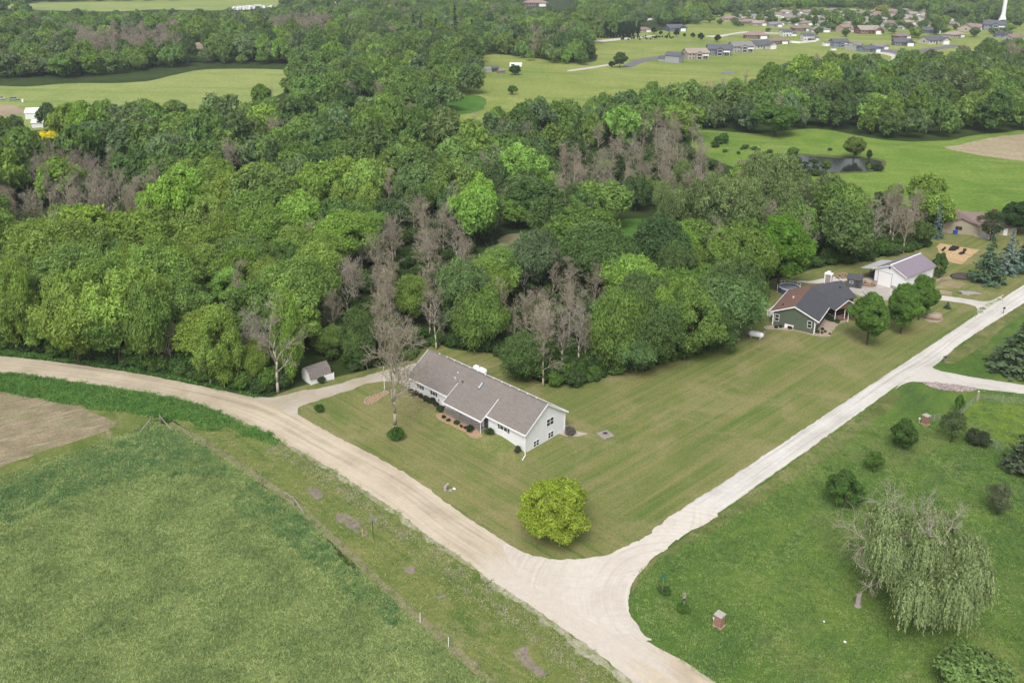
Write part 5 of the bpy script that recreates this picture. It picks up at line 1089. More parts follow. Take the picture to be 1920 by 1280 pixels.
for (px, py, h, lab) in ((1608, 1135, 1.5, 'tall broken grey stump left of the willow'), (1636, 1022, .9, 'pale cut stump behind the willow')):
    p = at(px, py); t = thing('tree_stump', lab, 'stump', (p[0], p[1], 0)); MB().lathe([(.5, -.1), (.36, .25), (.3, h*.7), (.26, h)], 9).build('stump', M['greywood'], t); MB().tube((.1, 0, h*.6), (.3, .1, h*1.2), .16, .1, 6).build('splinter', M['greywood'], t)
t = obj('stone', rock_mesh('stone', 760, .2, .17, .16, M['white'], 1), None, (*at(1584, 1203), 0)); tag(t, 'white stone in the meadow grass below the grey stump', 'stone')
t = obj('stone', rock_mesh('stone', 761, .14, .12, .14, M['white'], 1), None, (*at(1545, 1165), 0)); tag(t, 'small white stone in the meadow grass left of the grey stump', 'stone')

# ------------------------------------------------------------------ the wood
CLEAR = [
 [(-200, 668), (0, 660), (60, 668), (140, 680), (230, 690), (330, 712), (430, 735), (490, 742), (540, 735), (580, 722), (600, 700), (635, 704), (700, 692), (755, 683), (775, 668), (803, 645), (850, 663), (913, 668), (953, 686), (973, 712), (1033, 732), (1083, 727), (1140, 709), (1207, 697), (1280, 676), (1347, 658), (1380, 641),
  (1388, 618), (1405, 567), (1403, 550), (1440, 520), (1487, 512), (1507, 505), (1547, 498), (1613, 495), (1640, 488), (1727, 468), (1745, 475), (1748, 460), (1753, 440), (1757, 390), (1773, 383), (1837, 392), (1850, 400), (1870, 440), (2300, 430), (2300, 1400), (-200, 1400)],
 [(1336, 250), (1413, 257), (1480, 249), (1533, 247), (1570, 262), (1647, 270), (1680, 275), (1727, 279), (1780, 272), (1847, 260), (1920, 248), (2150, 235), (2150, 400), (1905, 378), (1860, 388), (1835, 382), (1805, 347), (1780, 337), (1745, 322), (1690, 318), (1650, 337), (1590, 345), (1545, 332), (1510, 302), (1450, 292), (1400, 285), (1345, 268)],
 [(885, 104), (960, 107), (1010, 118), (1070, 124), (1130, 120), (1140, 122), (1112, 84), (1114, 74), (1200, 66), (1255, 50), (1285, 46), (1320, 46), (1335, 28), (1400, 22), (1570, 16), (1720, 22), (1760, 28), (1830, 36), (1920, 46), (2100, 45), (2100, 74), (1870, 72), (1800, 86), (1780, 90), (1700, 92), (1690, 101), (1640, 100), (1580, 96), (1540, 101), (1490, 112), (1440, 120), (1400, 130),
  (1370, 136), (1330, 141), (1290, 151), (1180, 166), (1120, 171), (1100, 183), (1030, 184), (960, 193), (905, 207), (840, 207), (830, 192), (880, 180), (900, 165), (905, 140), (900, 120)],
 [(-100, 176), (50, 166), (130, 159), (270, 156), (330, 143), (400, 129), (545, 130), (540, 153), (450, 160), (400, 174), (360, 186), (300, 181), (220, 186), (150, 191), (78, 199), (75, 232), (48, 232), (44, 205), (-100, 212)],
 [(-300, 16), (0, 9), (80, 5), (200, 3), (450, 0), (640, 0), (700, 1), (640, 7), (550, 9), (500, 14), (460, 20), (400, 19), (290, 19), (200, 21), (0, 18), (-300, 24)],
 [(1148, 410), (1228, 410), (1232, 458), (1150, 458)], [(930, 432), (1008, 432), (1008, 482), (935, 482)], [(66, 246), (122, 246), (126, 270), (88, 270)], [(345, 80), (395, 80), (395, 90), (350, 92)], [(292, 25), (325, 24), (325, 30), (295, 30)],
 [(975, -4), (1075, -4), (1075, 15), (975, 15)], [(1040, 54), (1055, 54), (1055, 66), (1035, 66)], [(1150, 36), (1225, 34), (1230, 50), (1205, 66), (1195, 46)], [(1640, 96), (1676, 100), (1680, 122), (1660, 122)]]
DEADZ = [[(610, 505), (690, 470), (760, 400), (850, 385), (930, 440), (900, 480), (820, 505), (740, 520), (700, 565), (620, 565)], [(900, 560), (960, 520), (1060, 500), (1130, 540), (1110, 620), (1060, 660), (960, 650), (910, 600)],
         [(1020, 300), (1120, 250), (1220, 225), (1310, 240), (1330, 290), (1250, 310), (1180, 330), (1080, 340)], [(-10, 330), (60, 310), (170, 300), (250, 330), (330, 350), (330, 390), (250, 390), (120, 360), (60, 400), (-10, 400)],
         [(640, 170), (700, 165), (720, 185), (660, 192)], [(1290, 165), (1340, 140), (1440, 130), (1450, 155), (1400, 165), (1310, 190)], [(1480, 100), (1530, 98), (1530, 125), (1470, 130)], [(1500, 370), (1560, 360), (1580, 430), (1530, 470), (1500, 440)],
         [(1590, 390), (1650, 370), (1720, 390), (1700, 430), (1620, 430)], [(530, 36), (620, 36), (620, 58), (540, 62), (500, 60)], [(1340, 250), (1400, 300), (1390, 340), (1300, 330), (1280, 280)], [(130, 60), (330, 50), (330, 75), (160, 80)], [(780, 560), (850, 540), (860, 600), (800, 620)],
         [(690, 560), (770, 560), (800, 620), (760, 660), (700, 640)], [(380, 300), (440, 295), (450, 320), (390, 330)], [(1050, 330), (1130, 300), (1180, 330), (1120, 370), (1060, 360)], [(1880, 95), (1940, 100), (1940, 120), (1860, 120)], [(860, 240), (1000, 245), (1010, 262), (880, 262)], [(480, 240), (560, 230), (560, 255), (490, 262)]]
POPLAR = [(1225, 335), (1300, 330), (1420, 300), (1500, 320), (1560, 360), (1540, 420), (1440, 420), (1330, 420), (1230, 440)]
r = np.random.default_rng(11)
def hexpts(s, y0, y1):
    ys = np.arange(y0, y1, s*.87); P = []
    for i, y in enumerate(ys):
        hw = y*.66+45; xs = np.arange(-hw, hw, s)+(s/2 if i % 2 else 0); P.append(np.stack([xs, np.full(len(xs), y)], 1))
    P = np.vstack(P); return P+r.uniform(-.36, .36, P.shape)*s
C0 = np.vstack([hexpts(7.9, 108, 300), hexpts(11.0, 300, 640), hexpts(13.5, 640, 1500), hexpts(24, 1500, 3300)])
dist = np.hypot(C0[:, 0], C0[:, 1]); k = len(C0)
WW = np.clip(r.normal(9.6, 2.9, k), 5.2, 16)*np.where(dist > 700, 1.2, 1.05); HT = np.clip(WW*r.uniform(.9, 1.45, k)+1.2, 6, 19)
tone = r.random(k); 
def pj(z): return projv(np.column_stack([C0, z]))
pb, pt_, pm = pj(np.zeros(k)), pj(HT*.93), pj(HT*.5)
mp = np.hypot(C0[:, 0], C0[:, 1])/FPX
ok = np.ones(k, bool)
for poly in CLEAR:
    for q, dx in (((pb, 0), (pt_, 0)) if poly is CLEAR[0] else ((pb, 0), (pt_, 0), (pm, .38), (pm, -.38))):
        qq = q.copy(); qq[:, 0] += dx*WW/mp; ok &= ~inside(qq, poly)
# keep trunks out of ground that is open, seen or not
ok &= ~inside(pb, FIELD3) & ~inside(pb, [(-60, 150), (130, 148), (380, 122), (570, 124), (560, 152), (400, 192), (200, 202), (-60, 212)])
for (px, py, rad) in ((1092, 520, 8), (1458, 546, 7), (95, 292, 7), (590, 716, 9), (600, 720, 6), (1453, 256, 7), (742, 818, 6)): ok &= np.hypot(*(C0-at(px, py)).T) > rad
ok &= ~((pm[:, 0] > -160) & (pm[:, 0] < 2080) & (pb[:, 1] > 1300))
C0, WW, HT, tone, dist, pm, pt_, pb = (a[ok] for a in (C0, WW, HT, tone, dist, pm, pt_, pb)); k = len(C0)
isd = np.zeros(k, bool)
for poly in DEADZ: isd |= inside(pm, poly)
for poly in DEADZ[:4]+DEADZ[7:9]+DEADZ[10:14]: isd |= inside(pt_, poly)
isd = (isd & (r.random(k) < .93)) | (r.random(k) < .06)
keep = np.ones(k, bool)
for poly in DEADZ[:2]:
    for f_ in (.45, .75): keep &= ~(inside(pb*(1-f_)+pt_*f_, np.array(poly)) & ~isd & (r.random(k) < .75))
C0, WW, HT, tone, dist, pm, pt_, pb, isd = (a[keep] for a in (C0, WW, HT, tone, dist, pm, pt_, pb, isd)); k = len(C0)
pop = inside(pm, POPLAR) & ~isd
# a tree that the frame shows
inf = (pt_[:, 0] > -60) & (pt_[:, 0] < 1980) & (pb[:, 1] > -30)
# the tints of the wood: olive in the front left, fresh in the middle, deeper to the back
def tint(i):
    x, y = pm[i]; t = tone[i]; u = r.random()
    if x < 720 and y > 330:
        c = OL if t < .55 else (BR if t < .7 else MG)
    elif y > 330: c = MG if t < .42 else (BR if t < .6 else (DG if t < .85 else BG))
    else: c = MG if t < .4 else (DG if t < .62 else (BG if t < .82 else (BR if t < .9 else MG)))
    f = r.uniform(.8, 1.2); return tuple(np.clip(np.array(c)*f*np.array([r.uniform(.9, 1.06), 1, r.uniform(.85, 1.2)]), .01, .6))
COLS = ((110, 'at the far left'), (240, 'above the left road'), (540, 'near the pale dead trees'), (760, 'above the small shed'), (1000, 'behind the white house'), (1240, 'behind the white gable'), (1450, 'left of the green house'), (9999, 'behind the barn'))
ROWS = ((560, 'front row'), (480, 'second row'), (410, 'third row'), (350, 'fourth row'), (310, 'fifth row'), (270, 'sixth row'), (-9999, 'back rows'))
order = np.argsort(dist); nb = nd = 0; farB, farD, CELL = [], [], {}
for i in order:
    x, y = pm[i]
    cell = (next(c for m_, c in COLS if x < m_), next(c for m_, c in ROWS if y > m_))
    if isd[i]:
        if inf[i] and nd < 290 and dist[i] < 520:
            nd += 1; pr = (DEAD+PALE[:1])[int(r.integers(7))]; h = np.clip(HT[i], 9, 14)*r.uniform(.9, 1.15)
            o = bare('dead_tree', 'x', 'tree', C0[i], h, pr, 'leafless trees of the wood', natH(pr[1]), r.uniform(.85, 1.15)); CELL.setdefault(('grey leafless',)+cell, []).append((x, o))
        else: farD.append(i)
    elif inf[i] and nb < 300:
        nb += 1; c = tint(i)
        if pop[i]: cr = CR['airy']; f9 = r.uniform(.85, 1.2); c = (.14*f9, .19*f9, .075*f9)
        else: cr = FINE[int(r.integers(8))] if dist[i] < 215 else MID[int(r.integers(5))]
        kind_ = 'yellowish green' if c[0] > .145 else ('dark green' if c[1] < .135 else 'mid green')
        o = tree('broadleaf_tree', 'x', 'tree', C0[i], WW[i]*(.8 if pop[i] else 1.08), HT[i]*(1.15 if pop[i] else 1), c, cr, 'broadleaf trees of the wood', zc=.16 if r.random() < .5 else .1, nat=(14., natH(cr))); CELL.setdefault((kind_,)+cell, []).append((x, o))
    else: farB.append(i)
for (kd, cc, rr_), L_ in CELL.items():
    L_.sort(key=lambda q: q[0])
    for j, (x, o) in enumerate(L_):
        o['label'] = ('only ' if len(L_) == 1 else 'leftmost ' if j == 0 else 'rightmost ' if j == len(L_)-1 else ORD[j]+' ')+kd+' tree '+('' if j in (0, len(L_)-1) else 'from left ')+'in the '+rr_+' '+cc

# ------------------------------------------------------------------ everything past the limits, and ground cover: scattered as stuff
def scatter(name, label, cat, Pts, tints, scl, srcs, var=None, mat=None, rot=None):
    """one object: points that carry the source meshes (points hold position, tint, scale and which source)"""
    n = len(Pts); me = bpy.data.meshes.new(name); me.vertices.add(n); me.vertices.foreach_set('co', np.asarray(Pts, np.float32).ravel())
    a = me.attributes.new('tint', 'FLOAT_COLOR', 'POINT'); a.data.foreach_set('color', np.column_stack([np.asarray(tints)*(1.0 if 'dead' in name or 'grass' in name or 'weeds' in name else 1.35), np.ones(n)]).astype(np.float32).ravel())
    a = me.attributes.new('scl', 'FLOAT_VECTOR', 'POINT'); a.data.foreach_set('vector', np.asarray(scl, np.float32).ravel())
    a = me.attributes.new('rotz', 'FLOAT_VECTOR', 'POINT'); rz = r.uniform(0, 2*PI, n) if rot is None else rot
    a.data.foreach_set('vector', np.column_stack([np.zeros(n), np.zeros(n), rz]).astype(np.float32).ravel())
    a = me.attributes.new('pick', 'INT', 'POINT'); a.data.foreach_set('value', (r.integers(0, len(srcs), n) if var is None else var).astype(np.int32))
    o = obj(name, me); tag(o, label, cat, None, 'stuff')
    g = bpy.data.node_groups.new(name, 'GeometryNodeTree'); g.interface.new_socket('Geometry', in_out='INPUT', socket_type='NodeSocketGeometry'); g.interface.new_socket('Geometry', in_out='OUTPUT', socket_type='NodeSocketGeometry')
    gi, go, jn = g.nodes.new('NodeGroupInput'), g.nodes.new('NodeGroupOutput'), g.nodes.new('GeometryNodeJoinGeometry')
    def attr(nm, dt):
        x = g.nodes.new('GeometryNodeInputNamedAttribute'); x.data_type = dt; x.inputs['Name'].default_value = nm; return x.outputs[0]
    sc_, ro_, pk = attr('scl', 'FLOAT_VECTOR'), attr('rotz', 'FLOAT_VECTOR'), attr('pick', 'INT')
    for k_, me_ in enumerate(srcs):
        so = bpy.data.objects.new(me_.name, me_)
        oi = g.nodes.new('GeometryNodeObjectInfo'); oi.inputs['Object'].default_value = so
        cp = g.nodes.new('FunctionNodeCompare'); cp.data_type = 'INT'; cp.operation = 'EQUAL'; g.links.new(pk, cp.inputs[2]); cp.inputs[3].default_value = k_
        ip = g.nodes.new('GeometryNodeInstanceOnPoints'); g.links.new(gi.outputs[0], ip.inputs['Points']); g.links.new(cp.outputs[0], ip.inputs['Selection']); g.links.new(oi.outputs['Geometry'], ip.inputs['Instance'])
        er = g.nodes.new('FunctionNodeEulerToRotation'); g.links.new(ro_, er.inputs[0]); g.links.new(er.outputs[0], ip.inputs['Rotation']); g.links.new(sc_, ip.inputs['Scale']); g.links.new(ip.outputs[0], jn.inputs[0])
    g.links.new(jn.outputs[0], go.inputs[0]); md = o.modifiers.new('scatter', 'NODES'); md.node_group = g
    return o
farB = np.array(farB); farD = np.array(farD)
fw = WW[farB]; fh = HT[farB]; ft = np.array([tint(i) for i in farB])*np.where(dist[farB] > 420, .95, 1.0)[:, None]*np.where(dist[farB] > 420, 1, 1)[:, None]
scatter('far_woodland', 'far off mass of green broadleaf woodland', 'woodland', np.column_stack([C0[farB], fh*.07]), ft, np.column_stack([fw*1.1/14, fw*1.1/14, fh*.95/11.3]), FAR)
scatter('far_dead_woodland', 'far off grey leafless trees between the green ones', 'woodland', np.column_stack([C0[farD], np.zeros(len(farD))]), np.ones((len(farD), 3)), np.repeat((HT[farD]/13)[:, None], 3, 1), [d[1] for d in DEADF])

# undergrowth along the wood edges and in the gaps
def fill(poly_px, n, world=False):
    W = np.array(poly_px) if world else np.array([at(*p) for p in poly_px]); lo, hi = W.min(0), W.max(0); out = []
    while sum(map(len, out)) < n:
        q = r.uniform(lo, hi, (n*2, 2)); out.append(q[inside(q, W)])
    return np.vstack(out)[:n]
EDGE = [(-60, 650), (60, 660), (140, 672), (230, 683), (330, 704), (430, 727), (480, 736), (520, 732), (565, 722), (565, 705), (500, 705), (430, 705), (330, 680), (230, 660), (140, 648), (-60, 630)]
EDGE2 = [(640, 700), (700, 690), (760, 680), (800, 650), (850, 655), (915, 662), (955, 682), (975, 708), (1033, 728), (1083, 723), (1140, 706), (1207, 694), (1280, 673), (1347, 655), (1382, 638), (1385, 618), (1330, 630), (1250, 660), (1150, 685), (1050, 695), (980, 680), (900, 640), (780, 630), (650, 680)]
E3 = [(1405, 545), (1440, 522), (1500, 508), (1550, 498), (1610, 495), (1640, 485), (1740, 465), (1735, 452), (1640, 470), (1540, 490), (1470, 505), (1400, 530)]
Pu = np.vstack([fill(EDGE, 420), fill(EDGE2, 230), fill([(1000, 705), (1040, 725), (1085, 722), (1130, 705), (1120, 660), (1060, 660), (1000, 670)], 70), fill(E3, 130), fill([(1340, 262), (1450, 285), (1510, 298), (1550, 328), (1600, 342), (1560, 352), (1440, 310), (1340, 280)], 45)])
Pu = Pu[np.hypot(*(Pu-at(598, 716)).T) > 5.5]
tu = np.array([(.06, .12, .026), (.045, .09, .022), (.085, .15, .03), (.07, .12, .04)])[r.integers(0, 4, len(Pu))]*r.uniform(.75, 1.2, (len(Pu), 1))
su = r.uniform(.3, .62, len(Pu))+r.random(len(Pu))**4*.8
_rd = projv(np.column_stack([Pu, np.zeros(len(Pu))])); su = np.where((_rd[:, 0] < 560) & inside(_rd, [(-200, 640), (0, 655), (133, 670), (267, 690), (367, 708), (467, 730), (600, 735), (600, 780), (-200, 780)]), np.minimum(su, .42), su); scatter('undergrowth', 'leafy undergrowth along the edge of the wood', 'undergrowth', np.column_stack([Pu, np.zeros(len(Pu))]), tu, np.column_stack([su, su, su*r.uniform(.7, 1.3, len(Pu))]), BUSHI)
Pg = C0[(dist < 330) & inf]; Pg = np.repeat(Pg, 2, 0)+r.normal(0, 4.5, (2*len(Pg), 2)); pgp = projv(np.column_stack([Pg, np.full(len(Pg), 3.)])); okk = np.ones(len(Pg), bool)
pg0 = projv(np.column_stack([Pg, np.zeros(len(Pg))])); pgs = np.column_stack([pg0[:, 0], pg0[:, 1]+14])
for poly in CLEAR: okk &= ~inside(pgp, poly) & ~inside(pg0, poly) & ~inside(pgs, poly)
Pg = Pg[okk]; sg = r.uniform(.7, 1.5, len(Pg)); tg = np.array([(.05, .095, .024), (.07, .115, .03), (.08, .125, .04)])[r.integers(0, 3, len(Pg))]*r.uniform(.7, 1.2, (len(Pg), 1))
scatter('understorey', 'leafy understorey between the trunks of the wood', 'undergrowth', np.column_stack([Pg, np.zeros(len(Pg))]), tg, np.column_stack([sg, sg, sg*1.2]), BUSHI)
# ------------------------------------------------------------------ suburb
M['twall'] = tinted('house_wall', .7, .06, .5); M['troof'] = tinted('house_roof', .95, .14, .8)
def roof_slab(par, pts, t=.15): return MB().slab(pts, t).build('roof', M['troof'], par)
def suburb_proto(kind):
    t = bpy.data.objects.new('suburb_house', None); COL.objects.link(t); t.empty_display_size = .3
    def wall(poly, ax, a, b): return MB().extr(poly, ax, a, b).build('wall', M['twall'], t)
    def win(x0, x1, z0, z1, y, s):
        o = MB().box((x0, min(y, y+s*.06), z0), (x1, max(y, y+s*.06), z1)).build('window', M['white'], t); MB().box((x0+.12, min(y+s*.061, y+s*.09), z0+.12), (x1-.12, max(y+s*.061, y+s*.09), z1-.12)).build('pane', M['glass'], o)
    def winx(y0, y1, z0, z1, x, s):
        o = MB().box((min(x, x+s*.06), y0, z0), (max(x, x+s*.06), y1, z1)).build('window', M['white'], t); MB().box((min(x+s*.061, x+s*.09), y0+.12, z0+.12), (max(x+s*.061, x+s*.09), y1-.12, z1-.12)).build('pane', M['glass'], o)
    def gab(x0, x1, y0, y1, ez, rz, ov=.5):
        ym = (y0+y1)/2; dz = (rz-ez)/((y1-y0)/2)
        roof_slab(t, [(x0-ov, y0-ov, ez-ov*dz+.12), (x1+ov, y0-ov, ez-ov*dz+.12), (x1+ov, ym, rz+.12), (x0-ov, ym, rz+.12)]); roof_slab(t, [(x0-ov, ym, rz+.12), (x1+ov, ym, rz+.12), (x1+ov, y1+ov, ez-ov*dz+.12), (x0-ov, y1+ov, ez-ov*dz+.12)])
    if kind == 0:       # ranch with walk-out lower level
        wall([(-4.8, -.3), (4.8, -.3), (4.8, 4.4), (0, 7.0), (-4.8, 4.4)], 'x', -7.5, 7.5); gab(-7.5, 7.5, -4.8, 4.8, 4.4, 7.0)
        wall([(-2.2, 0), (2.2, 0), (2.2, 4.2), (0, 5.6), (-2.2, 4.2)], 'y', -6.6, -4.7)
        ym = 0
        roof_slab(t, [(-2.6, -7.0, 4.05), (0, -7.0, 5.75), (0, -3.2, 5.75), (-2.6, -3.2, 4.05)][::-1]); roof_slab(t, [(2.6, -7.0, 4.05), (0, -7.0, 5.75), (0, -3.2, 5.75), (2.6, -3.2, 4.05)])
        for x in (-6.6, -4.3, 3.2, 5.3): win(x, x+1.4, 2.6, 3.9, -4.8, -1); win(x, x+1.4, .4, 1.6, -4.8, -1)
        win(-1.6, 1.6, 2.4, 4.0, -6.6, -1); win(-1.5, 1.5, .3, 2.0, -6.6, -1); winx(-1.5, .2, 3.6, 5.0, 7.5, 1); winx(-3, -1.6, 3, 4.3, -7.5, -1); winx(1.6, 3, 3, 4.3, -7.5, -1)
        for x in (2.6, 6.2): MB().box((x, -6.4, 0), (x+.15, -6.25, 2.4)).build('deck_post', M['white'], t)
        MB().box((2.3, -6.6, 2.4), (6.5, -4.82, 2.55)).build('deck', M['white'], t)
        MB().box((2.3, -6.62, 2.56), (6.5, -6.54, 3.4)).build('deck_rail', M['white'], t)
    elif kind == 1:     # two storeys
        wall([(-4.2, -.2), (4.2, -.2), (4.2, 5.4), (0, 7.6), (-4.2, 5.4)], 'x', -5.5, 5.5); gab(-5.5, 5.5, -4.2, 4.2, 5.4, 7.6)
        for x in (-4.6, -1.8, 1.0, 3.4): win(x, x+1.2, 3.5, 4.9, -4.2, -1)
        for x in (-4.6, 2.2): win(x, x+1.8, .8, 2.2, -4.2, -1)
        MB().box((-1.2, -4.27, 0), (.4, -4.201, 2.2)).build('door', M['dark'], t); winx(-1.4, .2, 3.4, 4.8, 5.5, 1); winx(1.2, 2.6, .8, 2.2, 5.5, 1)
        wall([(-3.2, -.2), (3.2, -.2), (3.2, 2.8), (0, 4.3), (-3.2, 2.8)], 'x', 5.4, 11.2); gab(5.6, 11.2, -3.2, 3.2, 2.8, 4.3, .4)
        g = MB().box((6.2, -3.27, 0), (10.6, -3.201, 2.3)).build('garage_door', M['white'], t)
    elif kind == 2:     # hip roofed ranch
        wall([(-5, -.2), (5, -.2), (5, 2.9), (-5, 2.9)], 'x', -8.5, 8.5)
        e, R_ = .6, 5.4; A, B_, C_, D2 = (-8.5-e, -5-e, 2.85), (8.5+e, -5-e, 2.85), (8.5+e, 5+e, 2.85), (-8.5-e, 5+e, 2.85); P, Q = (-3.4, 0, R_), (3.4, 0, R_)
        for q in ([A, B_, Q, P], [B_, C_, Q], [C_, D2, P, Q], [D2, A, P]): roof_slab(t, q)
        for x in (-7, -4.4, -1.6): win(x, x+1.6, 1.0, 2.4, -5, -1)
        MB().box((.6, -5.07, 0), (1.6, -5.001, 2.1)).build('door', M['dark'], t); MB().box((2.6, -5.07, 0), (7.4, -5.001, 2.3)).build('garage_door', M['white'], t); winx(-2, -.4, 1, 2.3, 8.5, 1); winx(1.4, 3, 1, 2.3, 8.5, 1)
    else:               # low gable with cross gable garage
        wall([(-4.6, -.2), (4.6, -.2), (4.6, 2.9), (0, 5.2), (-4.6, 2.9)], 'x', -7, 6); gab(-7, 6, -4.6, 4.6, 2.9, 5.2)
        wall([(1.2, -.2), (7.2, -.2), (7.2, 2.9), (4.2, 4.7), (1.2, 2.9)], 'y', -7.4, -.5)
        roof_slab(t, [(.7, -7.9, 2.7), (4.2, -7.9, 4.85), (4.2, -.6, 4.85), (.7, -.6, 2.7)][::-1]); roof_slab(t, [(7.7, -7.9, 2.7), (4.2, -7.9, 4.85), (4.2, -.6, 4.85), (7.7, -.6, 2.7)])
        MB().box((2.0, -7.47, 0), (6.4, -7.401, 2.3)).build('garage_door', M['white'], t)
        for x in (-6, -3.6): win(x, x+1.5, 1.0, 2.4, -4.6, -1)
        MB().box((-1.2, -4.67, 0), (-.2, -4.601, 2.1)).build('door', M['dark'], t); winx(-1.2, .4, 1, 2.4, -7, -1); winx(-6, -3.5, 1, 2.4, 7.2, 1)
    return t
PROTO = [suburb_proto(i) for i in range(4)]; USED = [False]*4
NATW = [15.5, 17.0, 17.5, 14.5]
WC = dict(grey=(.36, .37, .38), slate=(.14, .155, .19), tan=(.46, .4, .33), white=(.72, .72, .72), cream=(.6, .57, .5), brown=(.2, .145, .12), pink=(.5, .39, .33), blue=(.2, .25, .34), brick=(.26, .13, .1), pale=(.5, .49, .47))
RC = dict(slate=(.13, .135, .16), grey=(.26, .25, .25), brown=(.26, .2, .17), tan=(.38, .32, .28), dark=(.09, .09, .1), rose=(.32, .235, .21))
def suburb(px, py, wpx, kind, rz, wc, rc, label, group=None):
    p = at(px, py); s = wpx*mpp(p)/NATW[kind]
    o = PROTO[kind]
    if USED[kind]: o = dup(o, (p[0], p[1], 0), rz, 1)
    else: USED[kind] = True; o.location = (p[0], p[1], 0); o.rotation_euler = (0, 0, rz)
    o.scale = (s, s, s*.97); tag(o, label, 'house')
    if group: o['group'] = group
    elif 'group' in o: del o['group']
    for c in o.children:
        n_ = c.name.split('.')[0]
        if n_ == 'wall': c.color = rgb4(WC[wc])
        if n_ == 'roof': c.color = rgb4(RC[rc])
    return o
NEAR = [(1264, 117, 44, 1, 2.55, 'grey', 'slate', 'grey sided house with slate gable roof at the end of the paved suburb road'), (1303, 110, 44, 0, .25, 'tan', 'tan', 'tan house with brown roof and screened porch second from left in the front row'),
 (1347, 103, 44, 0, -.1, 'slate', 'slate', 'dark slate house with white porch third from left in the front row'), (1388, 97, 42, 0, .2, 'grey', 'grey', 'grey house with two level white deck fourth from left in the front row'), (1424, 91, 44, 3, .5, 'cream', 'slate', 'pale cream house with slate roof fifth from left in the front row'),
 (1417, 72, 44, 2, -.1, 'brown', 'rose', 'brown hip roofed ranch house with a pale concrete drive'), (1456, 82, 40, 2, .15, 'brown', 'brown', 'long dark brown house with brown roof behind the cream house'), (1473, 68, 30, 1, .2, 'white', 'slate', 'white two storey house with grey roof left of the fenced one'),
 (1513, 76, 32, 1, .1, 'white', 'slate', 'white two storey house inside a white fence'), (1572, 87, 32, 0, .2, 'blue', 'slate', 'tall blue grey house with white porch left in the grey row'), (1600, 93, 34, 0, .9, 'grey', 'grey', 'grey house with a red brown bay in the middle of the grey row'), (1626, 97, 34, 3, .4, 'blue', 'slate', 'blue grey gabled house right in the grey row'), (1646, 92, 28, 3, .2, 'grey', 'grey', 'low grey roofed house at the right end of the grey row'),
 (1692, 85, 36, 3, -.2, 'slate', 'slate', 'slate blue house with white trim above the right hand trees'), (1748, 82, 42, 3, .3, 'cream', 'slate', 'cream house with blue slate roof above the right hand trees'), (1788, 70, 38, 2, .5, 'tan', 'tan', 'broad tan roofed house below the water tower'), (1814, 58, 40, 3, .9, 'tan', 'rose', 'tan gabled house left of the blue house'), (1862, 56, 38, 0, -.3, 'blue', 'slate', 'blue house in front of the foot of the water tower'),
 (1452, 50, 24, 3, 0, 'grey', 'grey', 'small grey house at the left end of the middle row'), (1502, 58, 36, 2, .1, 'brown', 'brown', 'large brown brick house in the middle row'), (1537, 60, 36, 2, -.1, 'cream', 'grey', 'cream house with grey hip roof in the middle row'), (1581, 61, 34, 1, .4, 'pink', 'rose', 'pinkish two storey house in the middle row'), (1626, 63, 42, 3, .1, 'brick', 'tan', 'tan roofed house with red brick front in the middle row'), (1690, 72, 32, 2, .3, 'brick', 'brown', 'brick red house with brown roof right of the meadow'),
 (1740, 62, 32, 3, .2, 'slate', 'slate', 'slate roofed house behind the cream one on the right'), (1264, 58, 34, 3, .3, 'slate', 'slate', 'dark slate house alone beside the left suburb trees'), (1205, 60, 30, 2, .2, 'tan', 'brown', 'tan brick house at the right end of the cedar row'), (1368, 40, 34, 2, 0, 'tan', 'rose', 'rose roofed tan house at the left end of the back rows'), (1400, 45, 30, 2, .1, 'brown', 'rose', 'red brown house second from left in the back rows'), (1420, 48, 26, 3, .2, 'tan', 'tan', 'tan house with a tan roof third from left in the back rows'),
 (1900, 76, 34, 3, .3, 'pale', 'brown', 'pale house at the right edge above the trees'), (1880, 70, 30, 3, -.2, 'blue', 'dark', 'dark blue house half hidden by the trees on the right'), (1004, 12, 44, 2, 0, 'brown', 'rose', 'large brown building with pale base far behind the cedars')]
for a in NEAR: suburb(*a)
r4 = np.random.default_rng(21)
for py, x0, x1, st in ((54, 1655, 1735, 27), (47, 1460, 1800, 27), (40, 1400, 1790, 25), (34.5, 1385, 1760, 24), (29.5, 1400, 1740, 22), (25.5, 1450, 1700, 22)):
    x = x0
    while x < x1:
        w = ['tan', 'pale', 'cream', 'grey', 'pink', 'white'][int(r4.integers(6))]; rc = ['tan', 'grey', 'brown', 'rose', 'tan', 'grey'][int(r4.integers(6))]
        suburb(x+r4.uniform(-4, 4), py+r4.uniform(-1.5, 1.5), r4.uniform(19, 26), int(r4.choice([2, 3, 3, 2, 1])), r4.uniform(-.6, .6)+(1.57 if r4.random() < .25 else 0), w, rc, rc+' roofed '+w+' house in the back rows of the suburb', rc+' roofed '+w+' houses in the back rows'); x += st
for (px, py, wp, lab) in ((1546, 87, 13, 'small pinkish white shed beside the blue grey house'), (1560, 95, 9, 'small pale shed below the blue grey house'), (1520, 78, 10, 'low dark shed against the white fence')):
    p = at(px, py); t = thing('garden_shed', lab, 'shed', (p[0], p[1], 0), .2); s = wp*mpp(p); MB().extr([(0, 0), (s*.7, 0), (s*.7, s*.45), (s*.35, s*.62), (0, s*.45)], 'x', 0, s).build('wall', M['white'] if 'dark' not in lab else M['shutter'], t)
    for k_ in (0, 1):
        q = [(-.2, -.2 if k_ == 0 else s*.7+.2, s*.43), (s+.2, -.2 if k_ == 0 else s*.7+.2, s*.43), (s+.2, s*.35, s*.65), (-.2, s*.35, s*.65)]; MB().slab(q if k_ == 0 else q[::-1], .1).build('roof', M['greyshingle'], t)
